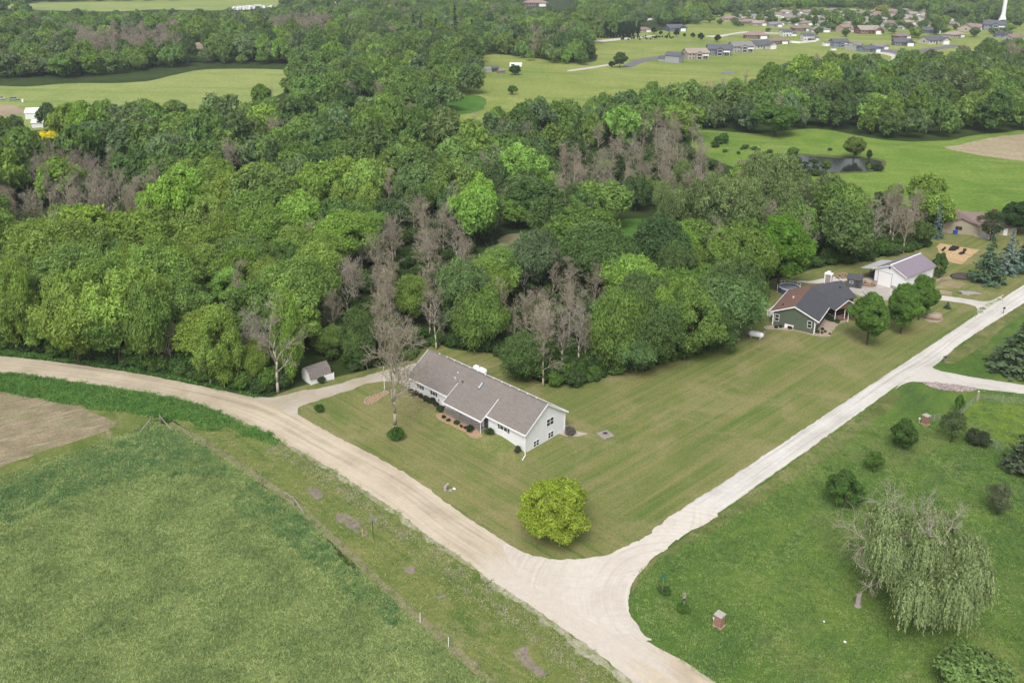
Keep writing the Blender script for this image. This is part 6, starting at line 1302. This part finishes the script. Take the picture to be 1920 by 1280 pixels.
P = [at(*q) for q in ((1467, 78), (1484, 81), (1499, 82), (1531, 79), (1532, 74))]; t = thing('white_fence', 'long white board fence round the white two storey house', 'fence', (P[0][0], P[0][1], 0))
for a, b_ in zip(P[:-1], P[1:]):
    d = b_-a; Lf = np.linalg.norm(d); n = max(1, int(Lf/2.4)); an = math.atan2(d[1], d[0])
    for k_ in range(n):
        q = a+d*(k_+.5)/n-P[0]; o = MB().box((-Lf/n/2+.02, -.03, .1), (Lf/n/2-.02, .03, 1.8)).build('board', M['white'], t); o.location = (q[0], q[1], 0); o.rotation_euler = (0, 0, an)
# yard trees between the suburb houses
for (x, y, w, h, c) in ((1527, 52, 14, 26, DG), (1560, 56, 34, 40, MG), (1548, 60, 20, 22, DG), (1608, 56, 24, 30, MG), (1645, 52, 20, 26, DG), (1585, 70, 16, 18, DG), (1718, 72, 24, 22, OL), (1754, 66, 22, 36, DG), (1772, 50, 18, 22, OL), (1727, 56, 12, 14, DG), (1705, 55, 20, 12, DG), (1827, 70, 20, 20, DG), (1790, 56, 12, 12, DG), (1893, 60, 22, 16, OL), (1843, 44, 18, 18, MG),
        (1415, 34, 18, 16, DG), (1395, 30, 12, 12, MG), (1446, 47, 22, 20, DG), (1440, 36, 22, 16, DG), (1470, 45, 16, 12, DG), (1505, 40, 14, 14, MG), (1350, 46, 14, 10, DG), (1385, 50, 18, 8, DG), (1440, 60, 10, 8, DG), (1590, 40, 16, 16, DG), (1680, 44, 18, 18, DG), (1660, 36, 18, 18, MG), (1623, 36, 14, 14, DG), (1550, 34, 18, 16, MG), (1740, 44, 16, 16, DG), (1800, 44, 16, 18, DG), (1690, 30, 16, 14, DG), (1820, 48, 14, 14, DG), (1345, 32, 20, 16, DG), (1330, 44, 20, 20, MG), (1765, 30, 18, 16, DG), (1905, 50, 20, 16, DG)):
    cr = FARI[int(r4.integers(2))]; tree_px('yard_tree', 'green tree standing between the suburb houses', 'tree', (x, y), w, y-h, c, cr, 'trees between the suburb houses', zc=.1)
q1 = np.random.default_rng(8)
for i in range(175):
    x, y = q1.uniform(1345, 1915), q1.uniform(23, 66)
    if (y > 48 and x < 1500): continue
    w = q1.uniform(9, 17); tree_px('yard_tree', 'green tree standing between the suburb houses', 'tree', (x, y), w, y-w*q1.uniform(.8, 1.2), [DG, MG, DG, BG][int(q1.integers(4))], FARI[i % 2], 'trees between the suburb houses', zc=.1)
for q in ([(1440, 54), (1560, 56), (1700, 60), (1700, 61.5), (1560, 58), (1440, 55.5)], [(1400, 43), (1560, 44), (1800, 48), (1800, 49), (1560, 45.2), (1400, 44)], [(1400, 32), (1600, 32), (1760, 34), (1760, 34.8), (1600, 33), (1400, 32.8)]): sheet('suburb_road', outline(q, False, 5, .1, 62), .06, M['asphalt'])
for i in range(42):
    x, y = r4.uniform(1165, 1262), r4.uniform(69, 76); p = at(x, y); tb = bush('nursery_shrub', 'tiny dark shrub in the nursery rows of the suburb field', 'shrub', p, 1.6, 1.6, (.04, .06, .025), 'nursery shrubs in the suburb field', i)
# water tower
p = at(1878, 47.5); t = thing('water_tower', 'white water tower stem with flared foot behind the suburb', 'water tower', (p[0], p[1], 0)); k_ = mpp(p)
prof = [(6.0, 0), (5.8, 1.2), (4.9, 4), (3.9, 6.5), (2.9, 9.5), (2.35, 12), (2.2, 16), (2.15, 30), (2.2, 38)]; MB().lathe([(a*k_/.62, z*k_/.62) for a, z in prof], 20).build('stem', M['white'], t, True)
MB().lathe([(a*k_/.62, z*k_/.62) for a, z in [(2.3, 38), (4.2, 39.5), (8, 42), (10, 45.5), (10, 48), (8.4, 51.5), (5, 53.6), (.5, 54.2)]], 24).build('bowl', M['white'], t, True)
# utility poles, white lot, far sheds
for (px, py, h) in ((1108, 0, 0), (1205, 118, 9), (1556, 64, 17)):
    if h:
        p = at(px, py); t = thing('utility_pole', 'thin dark utility pole '+('beside the suburb road' if px == 1205 else 'among the middle row of houses'), 'pole', (p[0], p[1], 0)); MB().tube((0, 0, 0), (0, 0, h), .16, .12, 6).build('pole', M['porchwood'], t); MB().box((-1.1, -.06, h-.7), (1.1, .06, h-.55)).build('crossarm', M['porchwood'], t)
TRL = MB().box((-1.3, -4.2, .6), (1.3, 4.2, 3.4)).mesh('body', M['white']); WH = MB().lathe([(.5, -.15), (.5, .15)], 10, (0, 0, 0), 'x').mesh('wheel', M['dark'])
q0 = np.random.default_rng(31)
for (xa, ya, xb, yb, n) in ((432, 21, 500, 16, 16), (440, 18, 490, 14, 12), (505, 18, 512, 15, 3), (552, 9, 640, 4, 20), (560, 11, 636, 6, 18), (650, 4, 672, 2, 5)):
    for i in range(n):
        tt = (i+.5)/n; p = at(xa+(xb-xa)*tt+q0.uniform(-2, 2), ya+(yb-ya)*tt+q0.uniform(-.4, .4)); o = thing('parked_trailer', 'white box trailer parked in the far storage lot', 'trailer', (p[0], p[1], 0), q0.uniform(-.2, .2), 'white trailers in the far storage lot')
        obj('body', TRL, o)
        for xx in (-1.2, 1.2): obj('wheel', WH, o, (xx, 1.5, .5))
def box_shed(px, py, L_, W_, h_, rz, wm, rm, name, label, cat):
    p = at(px, py); t = thing(name, label, cat, (p[0], p[1], 0), rz); MB().extr([(0, 0), (W_, 0), (W_, h_), (W_/2, h_+W_*.22), (0, h_)], 'x', 0, L_).build('wall', M[wm], t)
    for k_ in (0, 1):
        q = [(-.3, -.3 if k_ == 0 else W_+.3, h_-.1), (L_+.3, -.3 if k_ == 0 else W_+.3, h_-.1), (L_+.3, W_/2, h_+W_*.22+.08), (-.3, W_/2, h_+W_*.22+.08)]; MB().slab(q if k_ == 0 else q[::-1], .1).build('roof', M[rm], t)
    return t
box_shed(48, 224, 6, 7, 3.0, .25, 'barnwhite', 'white', 'metal_shed', 'white metal roofed shed in the trees on the left', 'shed'); box_shed(60, 240, 4.5, 4, 2.3, .25, 'barnwhite', 'white', 'metal_shed', 'smaller white roof in front of the white metal shed on the left', 'shed')
box_shed(909, 135, 7, 4, 2.0, .1, 'greymetal', 'steel', 'field_shed', 'grey field shed left of the dark one', 'shed'); box_shed(922, 135, 4.5, 4, 2.4, .1, 'dark', 'shutter', 'field_shed', 'small dark field shed between the grey one and the weathered hut', 'shed'); box_shed(936, 139, 4, 3.5, 2.0, .5, 'porchwood', 'porchwood', 'field_hut', 'weathered wooden hut in the far field', 'shed')
box_shed(1043, 62, 9, 7, 3.2, .1, 'barnwhite', 'white', 'metal_shed', 'small white shed in front of the cedars', 'shed'); box_shed(1143, 46, 7, 6, 5, .1, 'barnwhite', 'white', 'metal_shed', 'tall white building behind the right end of the cedar row', 'shed')
p = at(967, 127); t = thing('camper_trailer', 'white camper trailer behind the dark round field tree', 'trailer', (p[0], p[1], 0), .05); MB().extr([(0, .5), (2.5, .5), (2.5, 2.7), (2.1, 3.0), (.4, 3.0), (0, 2.7)], 'x', -4, 4).build('body', M['white'], t); MB().box((-3, -.05, 1.5), (-1, -.003, 2.2)).build('window', M['glass'], t)
for xx in (-.6, .6): obj('wheel', WH, t, (xx, .1, .45), PI/2)
# car by the left field
def car(px, py, rz, col, label):
    p = at(px, py); t = thing('parked_car', label, 'car', (p[0], p[1], 0), rz)
    MB().extr([(-2.25, .35), (2.2, .35), (2.3, .7), (2.1, .95), (1.0, 1.02), (-1.9, 1.05), (-2.3, .9)], 'y', -.88, .88).mesh('body', None)
    def ex(poly, w, name, mat, par): 
        b = MB(); n = len(poly); b.add([(x, -w, z) for x, z in poly]+[(x, w, z) for x, z in poly], [tuple(range(n)), tuple(range(n, 2*n))[::-1]]+[(i, n+i, n+(i+1) % n, (i+1) % n) for i in range(n)]); return b.build(name, mat, par)
    paint = plain('car_paint', col, .25, .5, .03); ex([(-2.25, .35), (2.2, .35), (2.3, .7), (2.1, .95), (1.0, 1.02), (-1.9, 1.05), (-2.3, .9)], .88, 'body', paint, t); ex([(-1.8, 1.05), (1.0, 1.02), (.3, 1.5), (-1.4, 1.52)], .76, 'window', M['glass'], t); ex([(-1.45, 1.521), (.35, 1.501), (.25, 1.56), (-1.35, 1.58)], .7, 'roof', paint, t)
    W2 = MB().lathe([(.34, -.1), (.34, .1)], 12).mesh('wheel', M['dark'])
    for x in (-1.4, 1.4):
        for y in (-.86, .86): o = obj('wheel', W2, t, (x, y, .34)); o.rotation_euler = (PI/2, 0, 0)
    return t
car(27, 188, .1, (.35, .37, .4), 'silver grey car parked on the grass at the far left'); car(2, 187, .1, (.55, .56, .56), 'pale car cut off by the left edge of the picture')
p = at(43, 192); t = thing('sign_post', 'small white post beside the silver car', 'post', (p[0], p[1], 0)); MB().box((-.4, -.3, 0), (.4, .3, 1.6)).build('post', M['white'], t)

# ------------------------------------------------------------------ fences, signs, small things
M['postwood'] = plain('fence_post_wood', (.3, .26, .2), .9, .1, .3, 4)
PST = MB().tube((0, 0, -.2), (0, 0, 1.3), .07, .06, 7).mesh('post', M['postwood']); WPST = MB().tube((0, 0, 0), (0, 0, 1.35), .045, .04, 6).mesh('post', M['white'])
for i, (px, py) in enumerate(((387, 833), (420, 857), (453, 877), (490, 904), (641, 1027), (687, 1072), (734, 1115), (894, 1255), (960, 1316))):
    p = at(px, py); o = obj('fence_post', PST, None, (p[0], p[1], 0), rng.uniform(0, 6)); tag(o, ORD[i]+' from the top of the thin wooden posts along the hay field', 'fence post', 'fence posts along the hay field')
for px, py, lab in ((788, 1166, 'upper of the two white posts along the hay field'), (841, 1212, 'lower of the two white posts along the hay field')):
    p = at(px, py); tag(obj('fence_post', WPST, None, (p[0], p[1], 0)), lab, 'fence post')
for (a, b_, c, lab) in (((284, 797), (284, 797), (262, 812), 'wooden corner post with a brace towards the arable field'), ((301, 792), (301, 792), (322, 808), 'wooden corner post with a brace towards the road strip'), ((552, 948), (534, 934), (570, 963), 'weathered fence post with two pale brace rails beside the hay field')):
    p, q0_, q1_ = at(*a), at(*b_), at(*c); t = thing('brace_post', lab, 'fence post', (p[0], p[1], 0)); MB().tube((0, 0, -.2), (0, 0, 1.6), .11, .1, 8).build('post', M['postwood'], t)
    d = q1_-p; MB().tube((0, 0, 1.25), (d[0], d[1], .15), .06, .06, 6).build('brace', M['greywood'], t)
    if a != b_: d = q0_-p; MB().tube((0, 0, 1.25), (d[0], d[1], 1.1), .06, .06, 6).build('brace', M['greywood'], t)
# diamond road sign seen from the back
p = at(700, 1012); t = thing('road_sign', 'diamond shaped road sign seen from its bare grey back', 'sign', (p[0], p[1], 0), math.radians(-38)); MB().box((-.03, -.03, 0), (.03, .03, 3.0)).build('post', M['dark'], t)
s_ = .46; MB().add([(0, .04, 3.1-s_*1.41+.1), (s_*1.41, .04, 3.1), (0, .04, 3.1+s_*1.41), (-s_*1.41, .04, 3.1), (0, .06, 3.1-s_*1.41+.1), (s_*1.41, .06, 3.1), (0, .06, 3.1+s_*1.41), (-s_*1.41, .06, 3.1)], [(0, 1, 2, 3), (7, 6, 5, 4), (0, 4, 5, 1), (1, 5, 6, 2), (2, 6, 7, 3), (3, 7, 4, 0)]).build('sign_plate', M['steel'], t)
p = at(680, 1003); t = thing('marker_post', 'short yellow marker post on the bare soil left of the diamond sign', 'marker post', (p[0], p[1], 0)); MB().box((-.05, -.03, 0), (.05, .03, 1.1)).build('post', plain('yellow_plastic', (.6, .45, .12), .6), t)
p = at(602+0, 989); 
# green street name sign: two crossed blades, too small in the photograph to read
p = at(1242, 1112); t = thing('street_sign', 'green street name sign with two crossed blades at the junction', 'sign', (p[0], p[1], 0), .4); MB().tube((0, 0, 0), (0, 0, 2.35), .04, .04, 8).build('post', M['steel'], t)
sg = plain('sign_green', (.02, .2, .15), .4, .4); MB().box((-.45, -.012, 2.36), (.45, .012, 2.58)).build('blade', sg, t); o = MB().box((-.45, -.012, 2.6), (.45, .012, 2.82)).build('blade', sg, t); o.rotation_euler = (0, 0, 1.4)
p = at(1281, 1142); t = thing('bird_house', 'weathered post with a small tan wooden box on top near the junction', 'bird house', (p[0], p[1], 0), .3); MB().tube((0, 0, 0), (0, 0, 1.7), .08, .07, 7).build('post', M['dark'], t); MB().box((-.16, -.14, 1.7), (.16, .14, 2.2)).build('box', M['tanstone'], t); MB().box((-.2, -.2, 2.2), (.2, .2, 2.25)).build('roof', M['postwood'], t); MB().box((-.12, -.1, .7), (.12, -.085, 1.3)).build('plate', M['steel'], t)
# brick pillars beside the lane: every course of bricks is real
M['brick'] = plain('pale_red_brick', (.4, .225, .16), .9, .15, .25, 2)
BRK = MB().box((-.11, -.05, 0), (.11, .05, .066)).mesh('brick', M['brick'])
def pillar(px, py, rz, label):
    p = at(px, py); t = thing('brick_pillar', label, 'pillar', (p[0], p[1], 0), rz); MB().box((-.55, -.55, 0), (.55, .55, .18)).build('footing', M['tanstone'], t); MB().box((-.39, -.39, .18), (.39, .39, 1.62)).build('core', M['concrete'], t)
    for c in range(19):
        z = .19+c*.075
        for sd in range(4):
            a = sd*PI/2
            if c > 17: continue
            for i in range(3):
                u = -.27+i*.28+(.06 if c % 2 else -.06); q = Vector((math.cos(a)*u+math.sin(a)*.4, math.sin(a)*u-math.cos(a)*.4, z)); o = obj('brick', BRK, t, q, a); 
    MB().box((-.52, -.52, 1.56), (.52, .52, 1.7)).build('cap', M['concrete'], t); return t
pillar(1348, 1173, .78, 'pale brick pillar with flat stone cap in the meadow near the junction'); pillar(1735, 795, .5, 'pale brick pillar with flat stone cap below the pipe fence')
for px, py, lab in ((1338, 1170, 'white capped utility marker beside the near brick pillar'), (1723, 793, 'white capped utility marker beside the far brick pillar')):
    p = at(px, py); t = thing('utility_marker', lab, 'marker post', (p[0], p[1], 0)); MB().tube((0, 0, 0), (0, 0, .75), .11, .11, 9).build('post', plain('pale_green_plastic', (.3, .45, .36), .5), t); MB().lathe([(.14, .75), (.14, .95), (.06, 1.02)], 9).build('cap', M['white'], t)
# mailboxes
def mailbox(px, py, rz, label):
    p = at(px, py); t = thing('mailbox', label, 'mailbox', (p[0], p[1], 0), rz); MB().box((-.06, -.06, 0), (.06, .06, 1.15)).build('post', M['postwood'], t)
    MB().extr([(-.15, 1.15), (.15, 1.15), (.15, 1.38), (.1, 1.48), (-.1, 1.48), (-.15, 1.38)], 'x', -.32, .32).build('box', M['dark'], t); MB().box((-.34, -.14, 1.16), (-.321, .14, 1.4)).build('door', M['steel'], t); return t
mailbox(1770, 681, .5, 'dark mailbox on a post where the pale drive meets the lane'); mailbox(1881, 588, .5, 'small dark mailbox on the lane verge across from the barn drive')
# pipe fence of the paddock
M['pipe'] = plain('grey_white_pipe', (.38, .39, .37), .5, .4, .08)
def pipe_fence(pix, label, n):
    P = [at(*q) for q in pix]; t = thing('pipe_fence', label, 'fence', (P[0][0], P[0][1], 0))
    for a, b_ in zip(P[:-1], P[1:]):
        for k_ in range(n): q = a+(b_-a)*k_/n-P[0]; MB().tube((q[0], q[1], 0), (q[0], q[1], 1.4), .045, .045, 6).build('post', M['pipe'], t)
        for z in (.35, .7, 1.05, 1.4): MB().tube((a[0]-P[0][0], a[1]-P[0][1], z), (b_[0]-P[0][0], b_[1]-P[0][1], z), .022, .022, 5).build('rail', M['pipe'], t)
    return t
pipe_fence(((1832, 752), (1793, 786)), 'pale pipe fence running down from the corner post', 3); pipe_fence(((1834, 751), (1925, 761), (2050, 775)), 'pale pipe fence running to the right edge along the drive', 2)
p = at(1832, 752); t = thing('corner_post', 'tan wooden corner post where the two pipe fences meet', 'fence post', (p[0], p[1], 0)); MB().tube((0, 0, 0), (0, 0, 1.9), .13, .12, 8).build('post', M['tanstone'], t); MB().lathe([(.15, 1.9), (.1, 2.0)], 8).build('cap', M['white'], t)
pipe_fence(((1741, 792), (1760, 790), (1778, 797), (1793, 800)), 'low pale rail fence behind the brick pillar', 2)
pipe_fence(((1840, 830), (1882, 850)), 'low pale rail fence between the round shrub and the dark conifer', 3)
# riprap along the drive
WR = np.array([at(*q) for q in ((1732, 718), (1760, 719), (1800, 724), (1832, 729), (1825, 734), (1795, 734), (1760, 730), (1740, 724))]); pts = fill(WR, 330, True); V, F = [], []
for i, q in enumerate(pts):
    me = RK[i % 3]; co = np.empty(len(me.vertices)*3, np.float32); me.vertices.foreach_get('co', co); co = co.reshape(-1, 3)*rng.uniform(.35, .85); a = rng.uniform(0, 6); co = co @ np.array([[math.cos(a), math.sin(a), 0], [-math.sin(a), math.cos(a), 0], [0, 0, 1]]); b0_ = sum(len(x) for x in V)
    V.append(co+np.array([q[0], q[1], .03])); F.append(np.array([list(pl.vertices) for pl in me.polygons])+b0_)
M['riprap'] = plain('riprap_stone', (.4, .33, .31), .9, .15, .4, 1.2); o = obj('riprap_stones', np_mesh('riprap_stones', np.vstack(V), np.vstack(F), M['riprap'])); tag(o, 'pinkish broken stones heaped along the pale drive', 'stones', None, 'stuff')
sheet('riprap_bed', WR, .06, M['redrock'])

# ------------------------------------------------------------------ standing grass
M['grassi'] = leaf_mat('grass_blades', True, .25)
def tuft(seed, n, R_, h, w, lean):
    q = np.random.default_rng(seed); c = q.normal(0, R_*.5, (n, 2)); a = q.uniform(0, 2*PI, n); hh = h*q.uniform(.5, 1.15, n); ld = q.normal(0, lean, (n, 2))*hh[:, None]
    b0 = np.column_stack([c[:, 0]-np.cos(a)*w, c[:, 1]-np.sin(a)*w, np.zeros(n)]); b1 = np.column_stack([c[:, 0]+np.cos(a)*w, c[:, 1]+np.sin(a)*w, np.zeros(n)]); m1 = np.column_stack([c+ld*.35, hh*.62]); w2 = w*.8
    m0 = m1-np.column_stack([np.cos(a)*w2, np.sin(a)*w2, np.zeros(n)]); m1 = m1+np.column_stack([np.cos(a)*w2, np.sin(a)*w2, np.zeros(n)]); tp = np.column_stack([c+ld, hh]); V = np.stack([b0, b1, m1, m0, tp, tp+np.array([w*.2, 0, 0])], 1).reshape(-1, 3); k_ = np.arange(n)[:, None]*6
    return np_mesh('grass_tuft', V, np.vstack([k_+np.array([[0, 1, 2, 3]]), k_+np.array([[3, 2, 5, 4]])]), M['grassi'], np.tile(q.uniform(.75, 1.25, n), 2))
TALL = [tuft(900+i, 26, .55, .3, .034, .95) for i in range(3)]; SHORT = [tuft(910+i, 26, .55, .15, .032, 1.1) for i in range(3)]
def vnoise(P, s, seed):
    q = np.random.default_rng(seed); o = np.zeros(len(P))
    for i in range(5): a = q.uniform(0, 6.28); f = (1.7**i)/s; o += np.sin((P[:, 0]*math.cos(a)+P[:, 1]*math.sin(a))*f*6.28+q.uniform(0, 6.28)+1.5*np.sin((P[:, 0]*math.sin(a)-P[:, 1]*math.cos(a))*f*4+i))/1.35**i
    return o/2.6
ROADW = [np.array([at(*p) for p in APRON]), np.array([at(*p) for p in ((1140, 1040), (1200, 1000), (1320, 920), (1372, 945), (1288, 1003), (1238, 1040), (1206, 1070), (1189, 1103), (1186, 1127), (1193, 1157), (1213, 1187), (1250, 1213), (1200, 1230), (1100, 1150))]), np.array([at(*p) for p in ((1655, 752), (1690, 700), (1740, 680), (1775, 664), (1765, 690), (1800, 700), (1735, 725), (1695, 727))]), np.array([at(*p) for p in A_N+A_S[::-1]]), np.array([at(*p) for p in B_L+B_R[::-1]]), np.array([at(*p) for p in ((1160, 1030), (1240, 980), (1360, 950), (1282, 1010), (1237, 1042), (1205, 1072), (1188, 1103), (1185, 1127), (1192, 1157), (1212, 1187), (1250, 1212), (1120, 1150))]), np.array([at(*p) for p in ((1670, 735), (1700, 721), (1727, 719), (1780, 726), (1830, 732), (1930, 743), (2100, 760), (2100, 738), (1930, 720), (1847, 708), (1797, 699), (1750, 685))]), np.array([at(*p) for p in ((1190, 1080), (1235, 1045), (1290, 1010), (1440, 906), (1640, 760), (1690, 752), (1690, 700), (1290, 990))]), np.array([at(*p) for p in ((1735, 690), (1800, 640), (1930, 550), (2400, 480), (2400, 745), (1930, 740), (1800, 715))]), np.array([at(*p) for p in ((1600, 800), (1700, 720), (1837, 735), (1838, 755), (1795, 788), (1738, 800), (1660, 790))])]
def cover(name, label, W, dens, cols, srcs, smin, smax, world=True, ns=9, seed=1):
    W = np.asarray(W); x, y = W[:, 0], W[:, 1]; area = abs(np.dot(x, np.roll(y, 1))-np.dot(y, np.roll(x, 1)))/2; lo, hi = W.min(0), W.max(0)
    n = int((hi[0]-lo[0])*(hi[1]-lo[1])*dens); q = r.uniform(lo, hi, (n, 2)); px = projv(np.column_stack([q, np.zeros(n)])); q = q[(px[:, 0] > -50) & (px[:, 0] < 1970) & (px[:, 1] > 0) & (px[:, 1] < 1330)]; q = q[inside(q, W)]
    for RW in ROADW: q = q[~inside(q, RW)]
    v = vnoise(q, ns, seed)+r.normal(0, .35, len(q)); c = np.array(cols); t_ = np.clip(v*.5+.5, 0, .999)*(len(c)-1); i_ = t_.astype(int); f_ = (t_-i_)[:, None]; tc = c[i_]*(1-f_)+c[np.minimum(i_+1, len(c)-1)]*f_; tc *= r.uniform(.9, 1.1, (len(q), 1))*1.6
    s = r.uniform(smin, smax, len(q))*(1-.25*np.clip(v, -1, 1)); scatter(name, label, 'grass', np.column_stack([q, np.full(len(q), .01)]), tc, np.column_stack([s*1.2, s*1.2, s]), srcs)
cover('hay_grass', 'tall hay grass standing in the field on the left', HAYW, 5.0, [(.115, .165, .06), (.155, .205, .075), (.2, .25, .095), (.24, .28, .12)], TALL, .5, .95, ns=14)
cover('ditch_weeds', 'dense dark weeds in the ditch beside the road', DITCHW, 5.0, [(.055, .13, .03), (.085, .17, .038), (.12, .21, .055)], TALL, .6, 1.35, ns=6, seed=2)
cover('bank_weeds', 'rank green weeds on the bank between road and wood', outline(FEDGE, True, .7, .0, 10), 4.0, [(.05, .12, .028), (.075, .15, .035), (.1, .18, .045)], TALL, .7, 1.4, ns=6, seed=3)
MW = outline(MEAD, True, 1.2, 0, 2); cover('meadow_grass', 'uneven meadow grass right of the lane', MW, 3.6, [(.075, .13, .04), (.095, .155, .044), (.12, .18, .048), (.15, .205, .06), (.19, .225, .09)], SHORT+TALL[:1], .45, .9, ns=13, seed=4)
SW = np.array([at(*q) for q in ((520, 822), (567, 847), (640, 890), (747, 960), (873, 1050), (1040, 1167), (1187, 1280), (1290, 1390), (1000, 1390), (902, 1275), (742, 1135), (632, 1030), (540, 940), (430, 862), (330, 795), (430, 800))]); cover('strip_grass', 'patchy yellow green grass between road and hay field', SW, 2.4, [(.1, .15, .045), (.14, .18, .058), (.19, .21, .08), (.25, .235, .125)], SHORT, .45, .95, ns=8, seed=5)
SHW = np.array([at(p[0]-d, p[1]+d*.9) for p, d in zip(A_S[8:], range(5, 18))]+[at(p[0]-d*3.2-6, p[1]+d*2.4+6) for p, d in list(zip(A_S[8:], range(5, 18)))[::-1]]); cover('bleached_grass', 'bleached dry grass along the shoulder of the road', SHW, 2.2, [(.19, .19, .115), (.25, .235, .16), (.14, .17, .07)], SHORT, .5, 1.0, ns=3, seed=6)

for q in (((-60, 950), (60, 885), (200, 838), (300, 800), (385, 842), (470, 905), (400, 890), (250, 895), (100, 945), (-60, 1010)), ((470, 900), (560, 965), (635, 1048), (770, 1165), (735, 1172), (610, 1075), (540, 1015), (430, 950))):
    cover('dark_hay_grass', 'taller darker grass in a band across the hay field', np.array([at(*p) for p in q]), 3.0, [(.06, .125, .045), (.085, .155, .055), (.11, .185, .065)], TALL, .6, 1.15, ns=7, seed=9)
# ------------------------------------------------------------------ air
b = MB().box((-2700, -120, -1.0), (2700, 3700, 82.0)); m, n, l = new_mat('haze'); v = N(n, 'ShaderNodeVolumePrincipled'); v.inputs['Density'].default_value = .00011; v.inputs['Color'].default_value = (.8, .88, 1.0, 1); v.inputs['Anisotropy'].default_value = .1; o = N(n, 'ShaderNodeOutputMaterial'); l.new(v.outputs[0], o.inputs['Volume'])
tag(b.build('haze', m), 'thin pale haze over the far wood and suburb', 'haze', None, 'stuff')
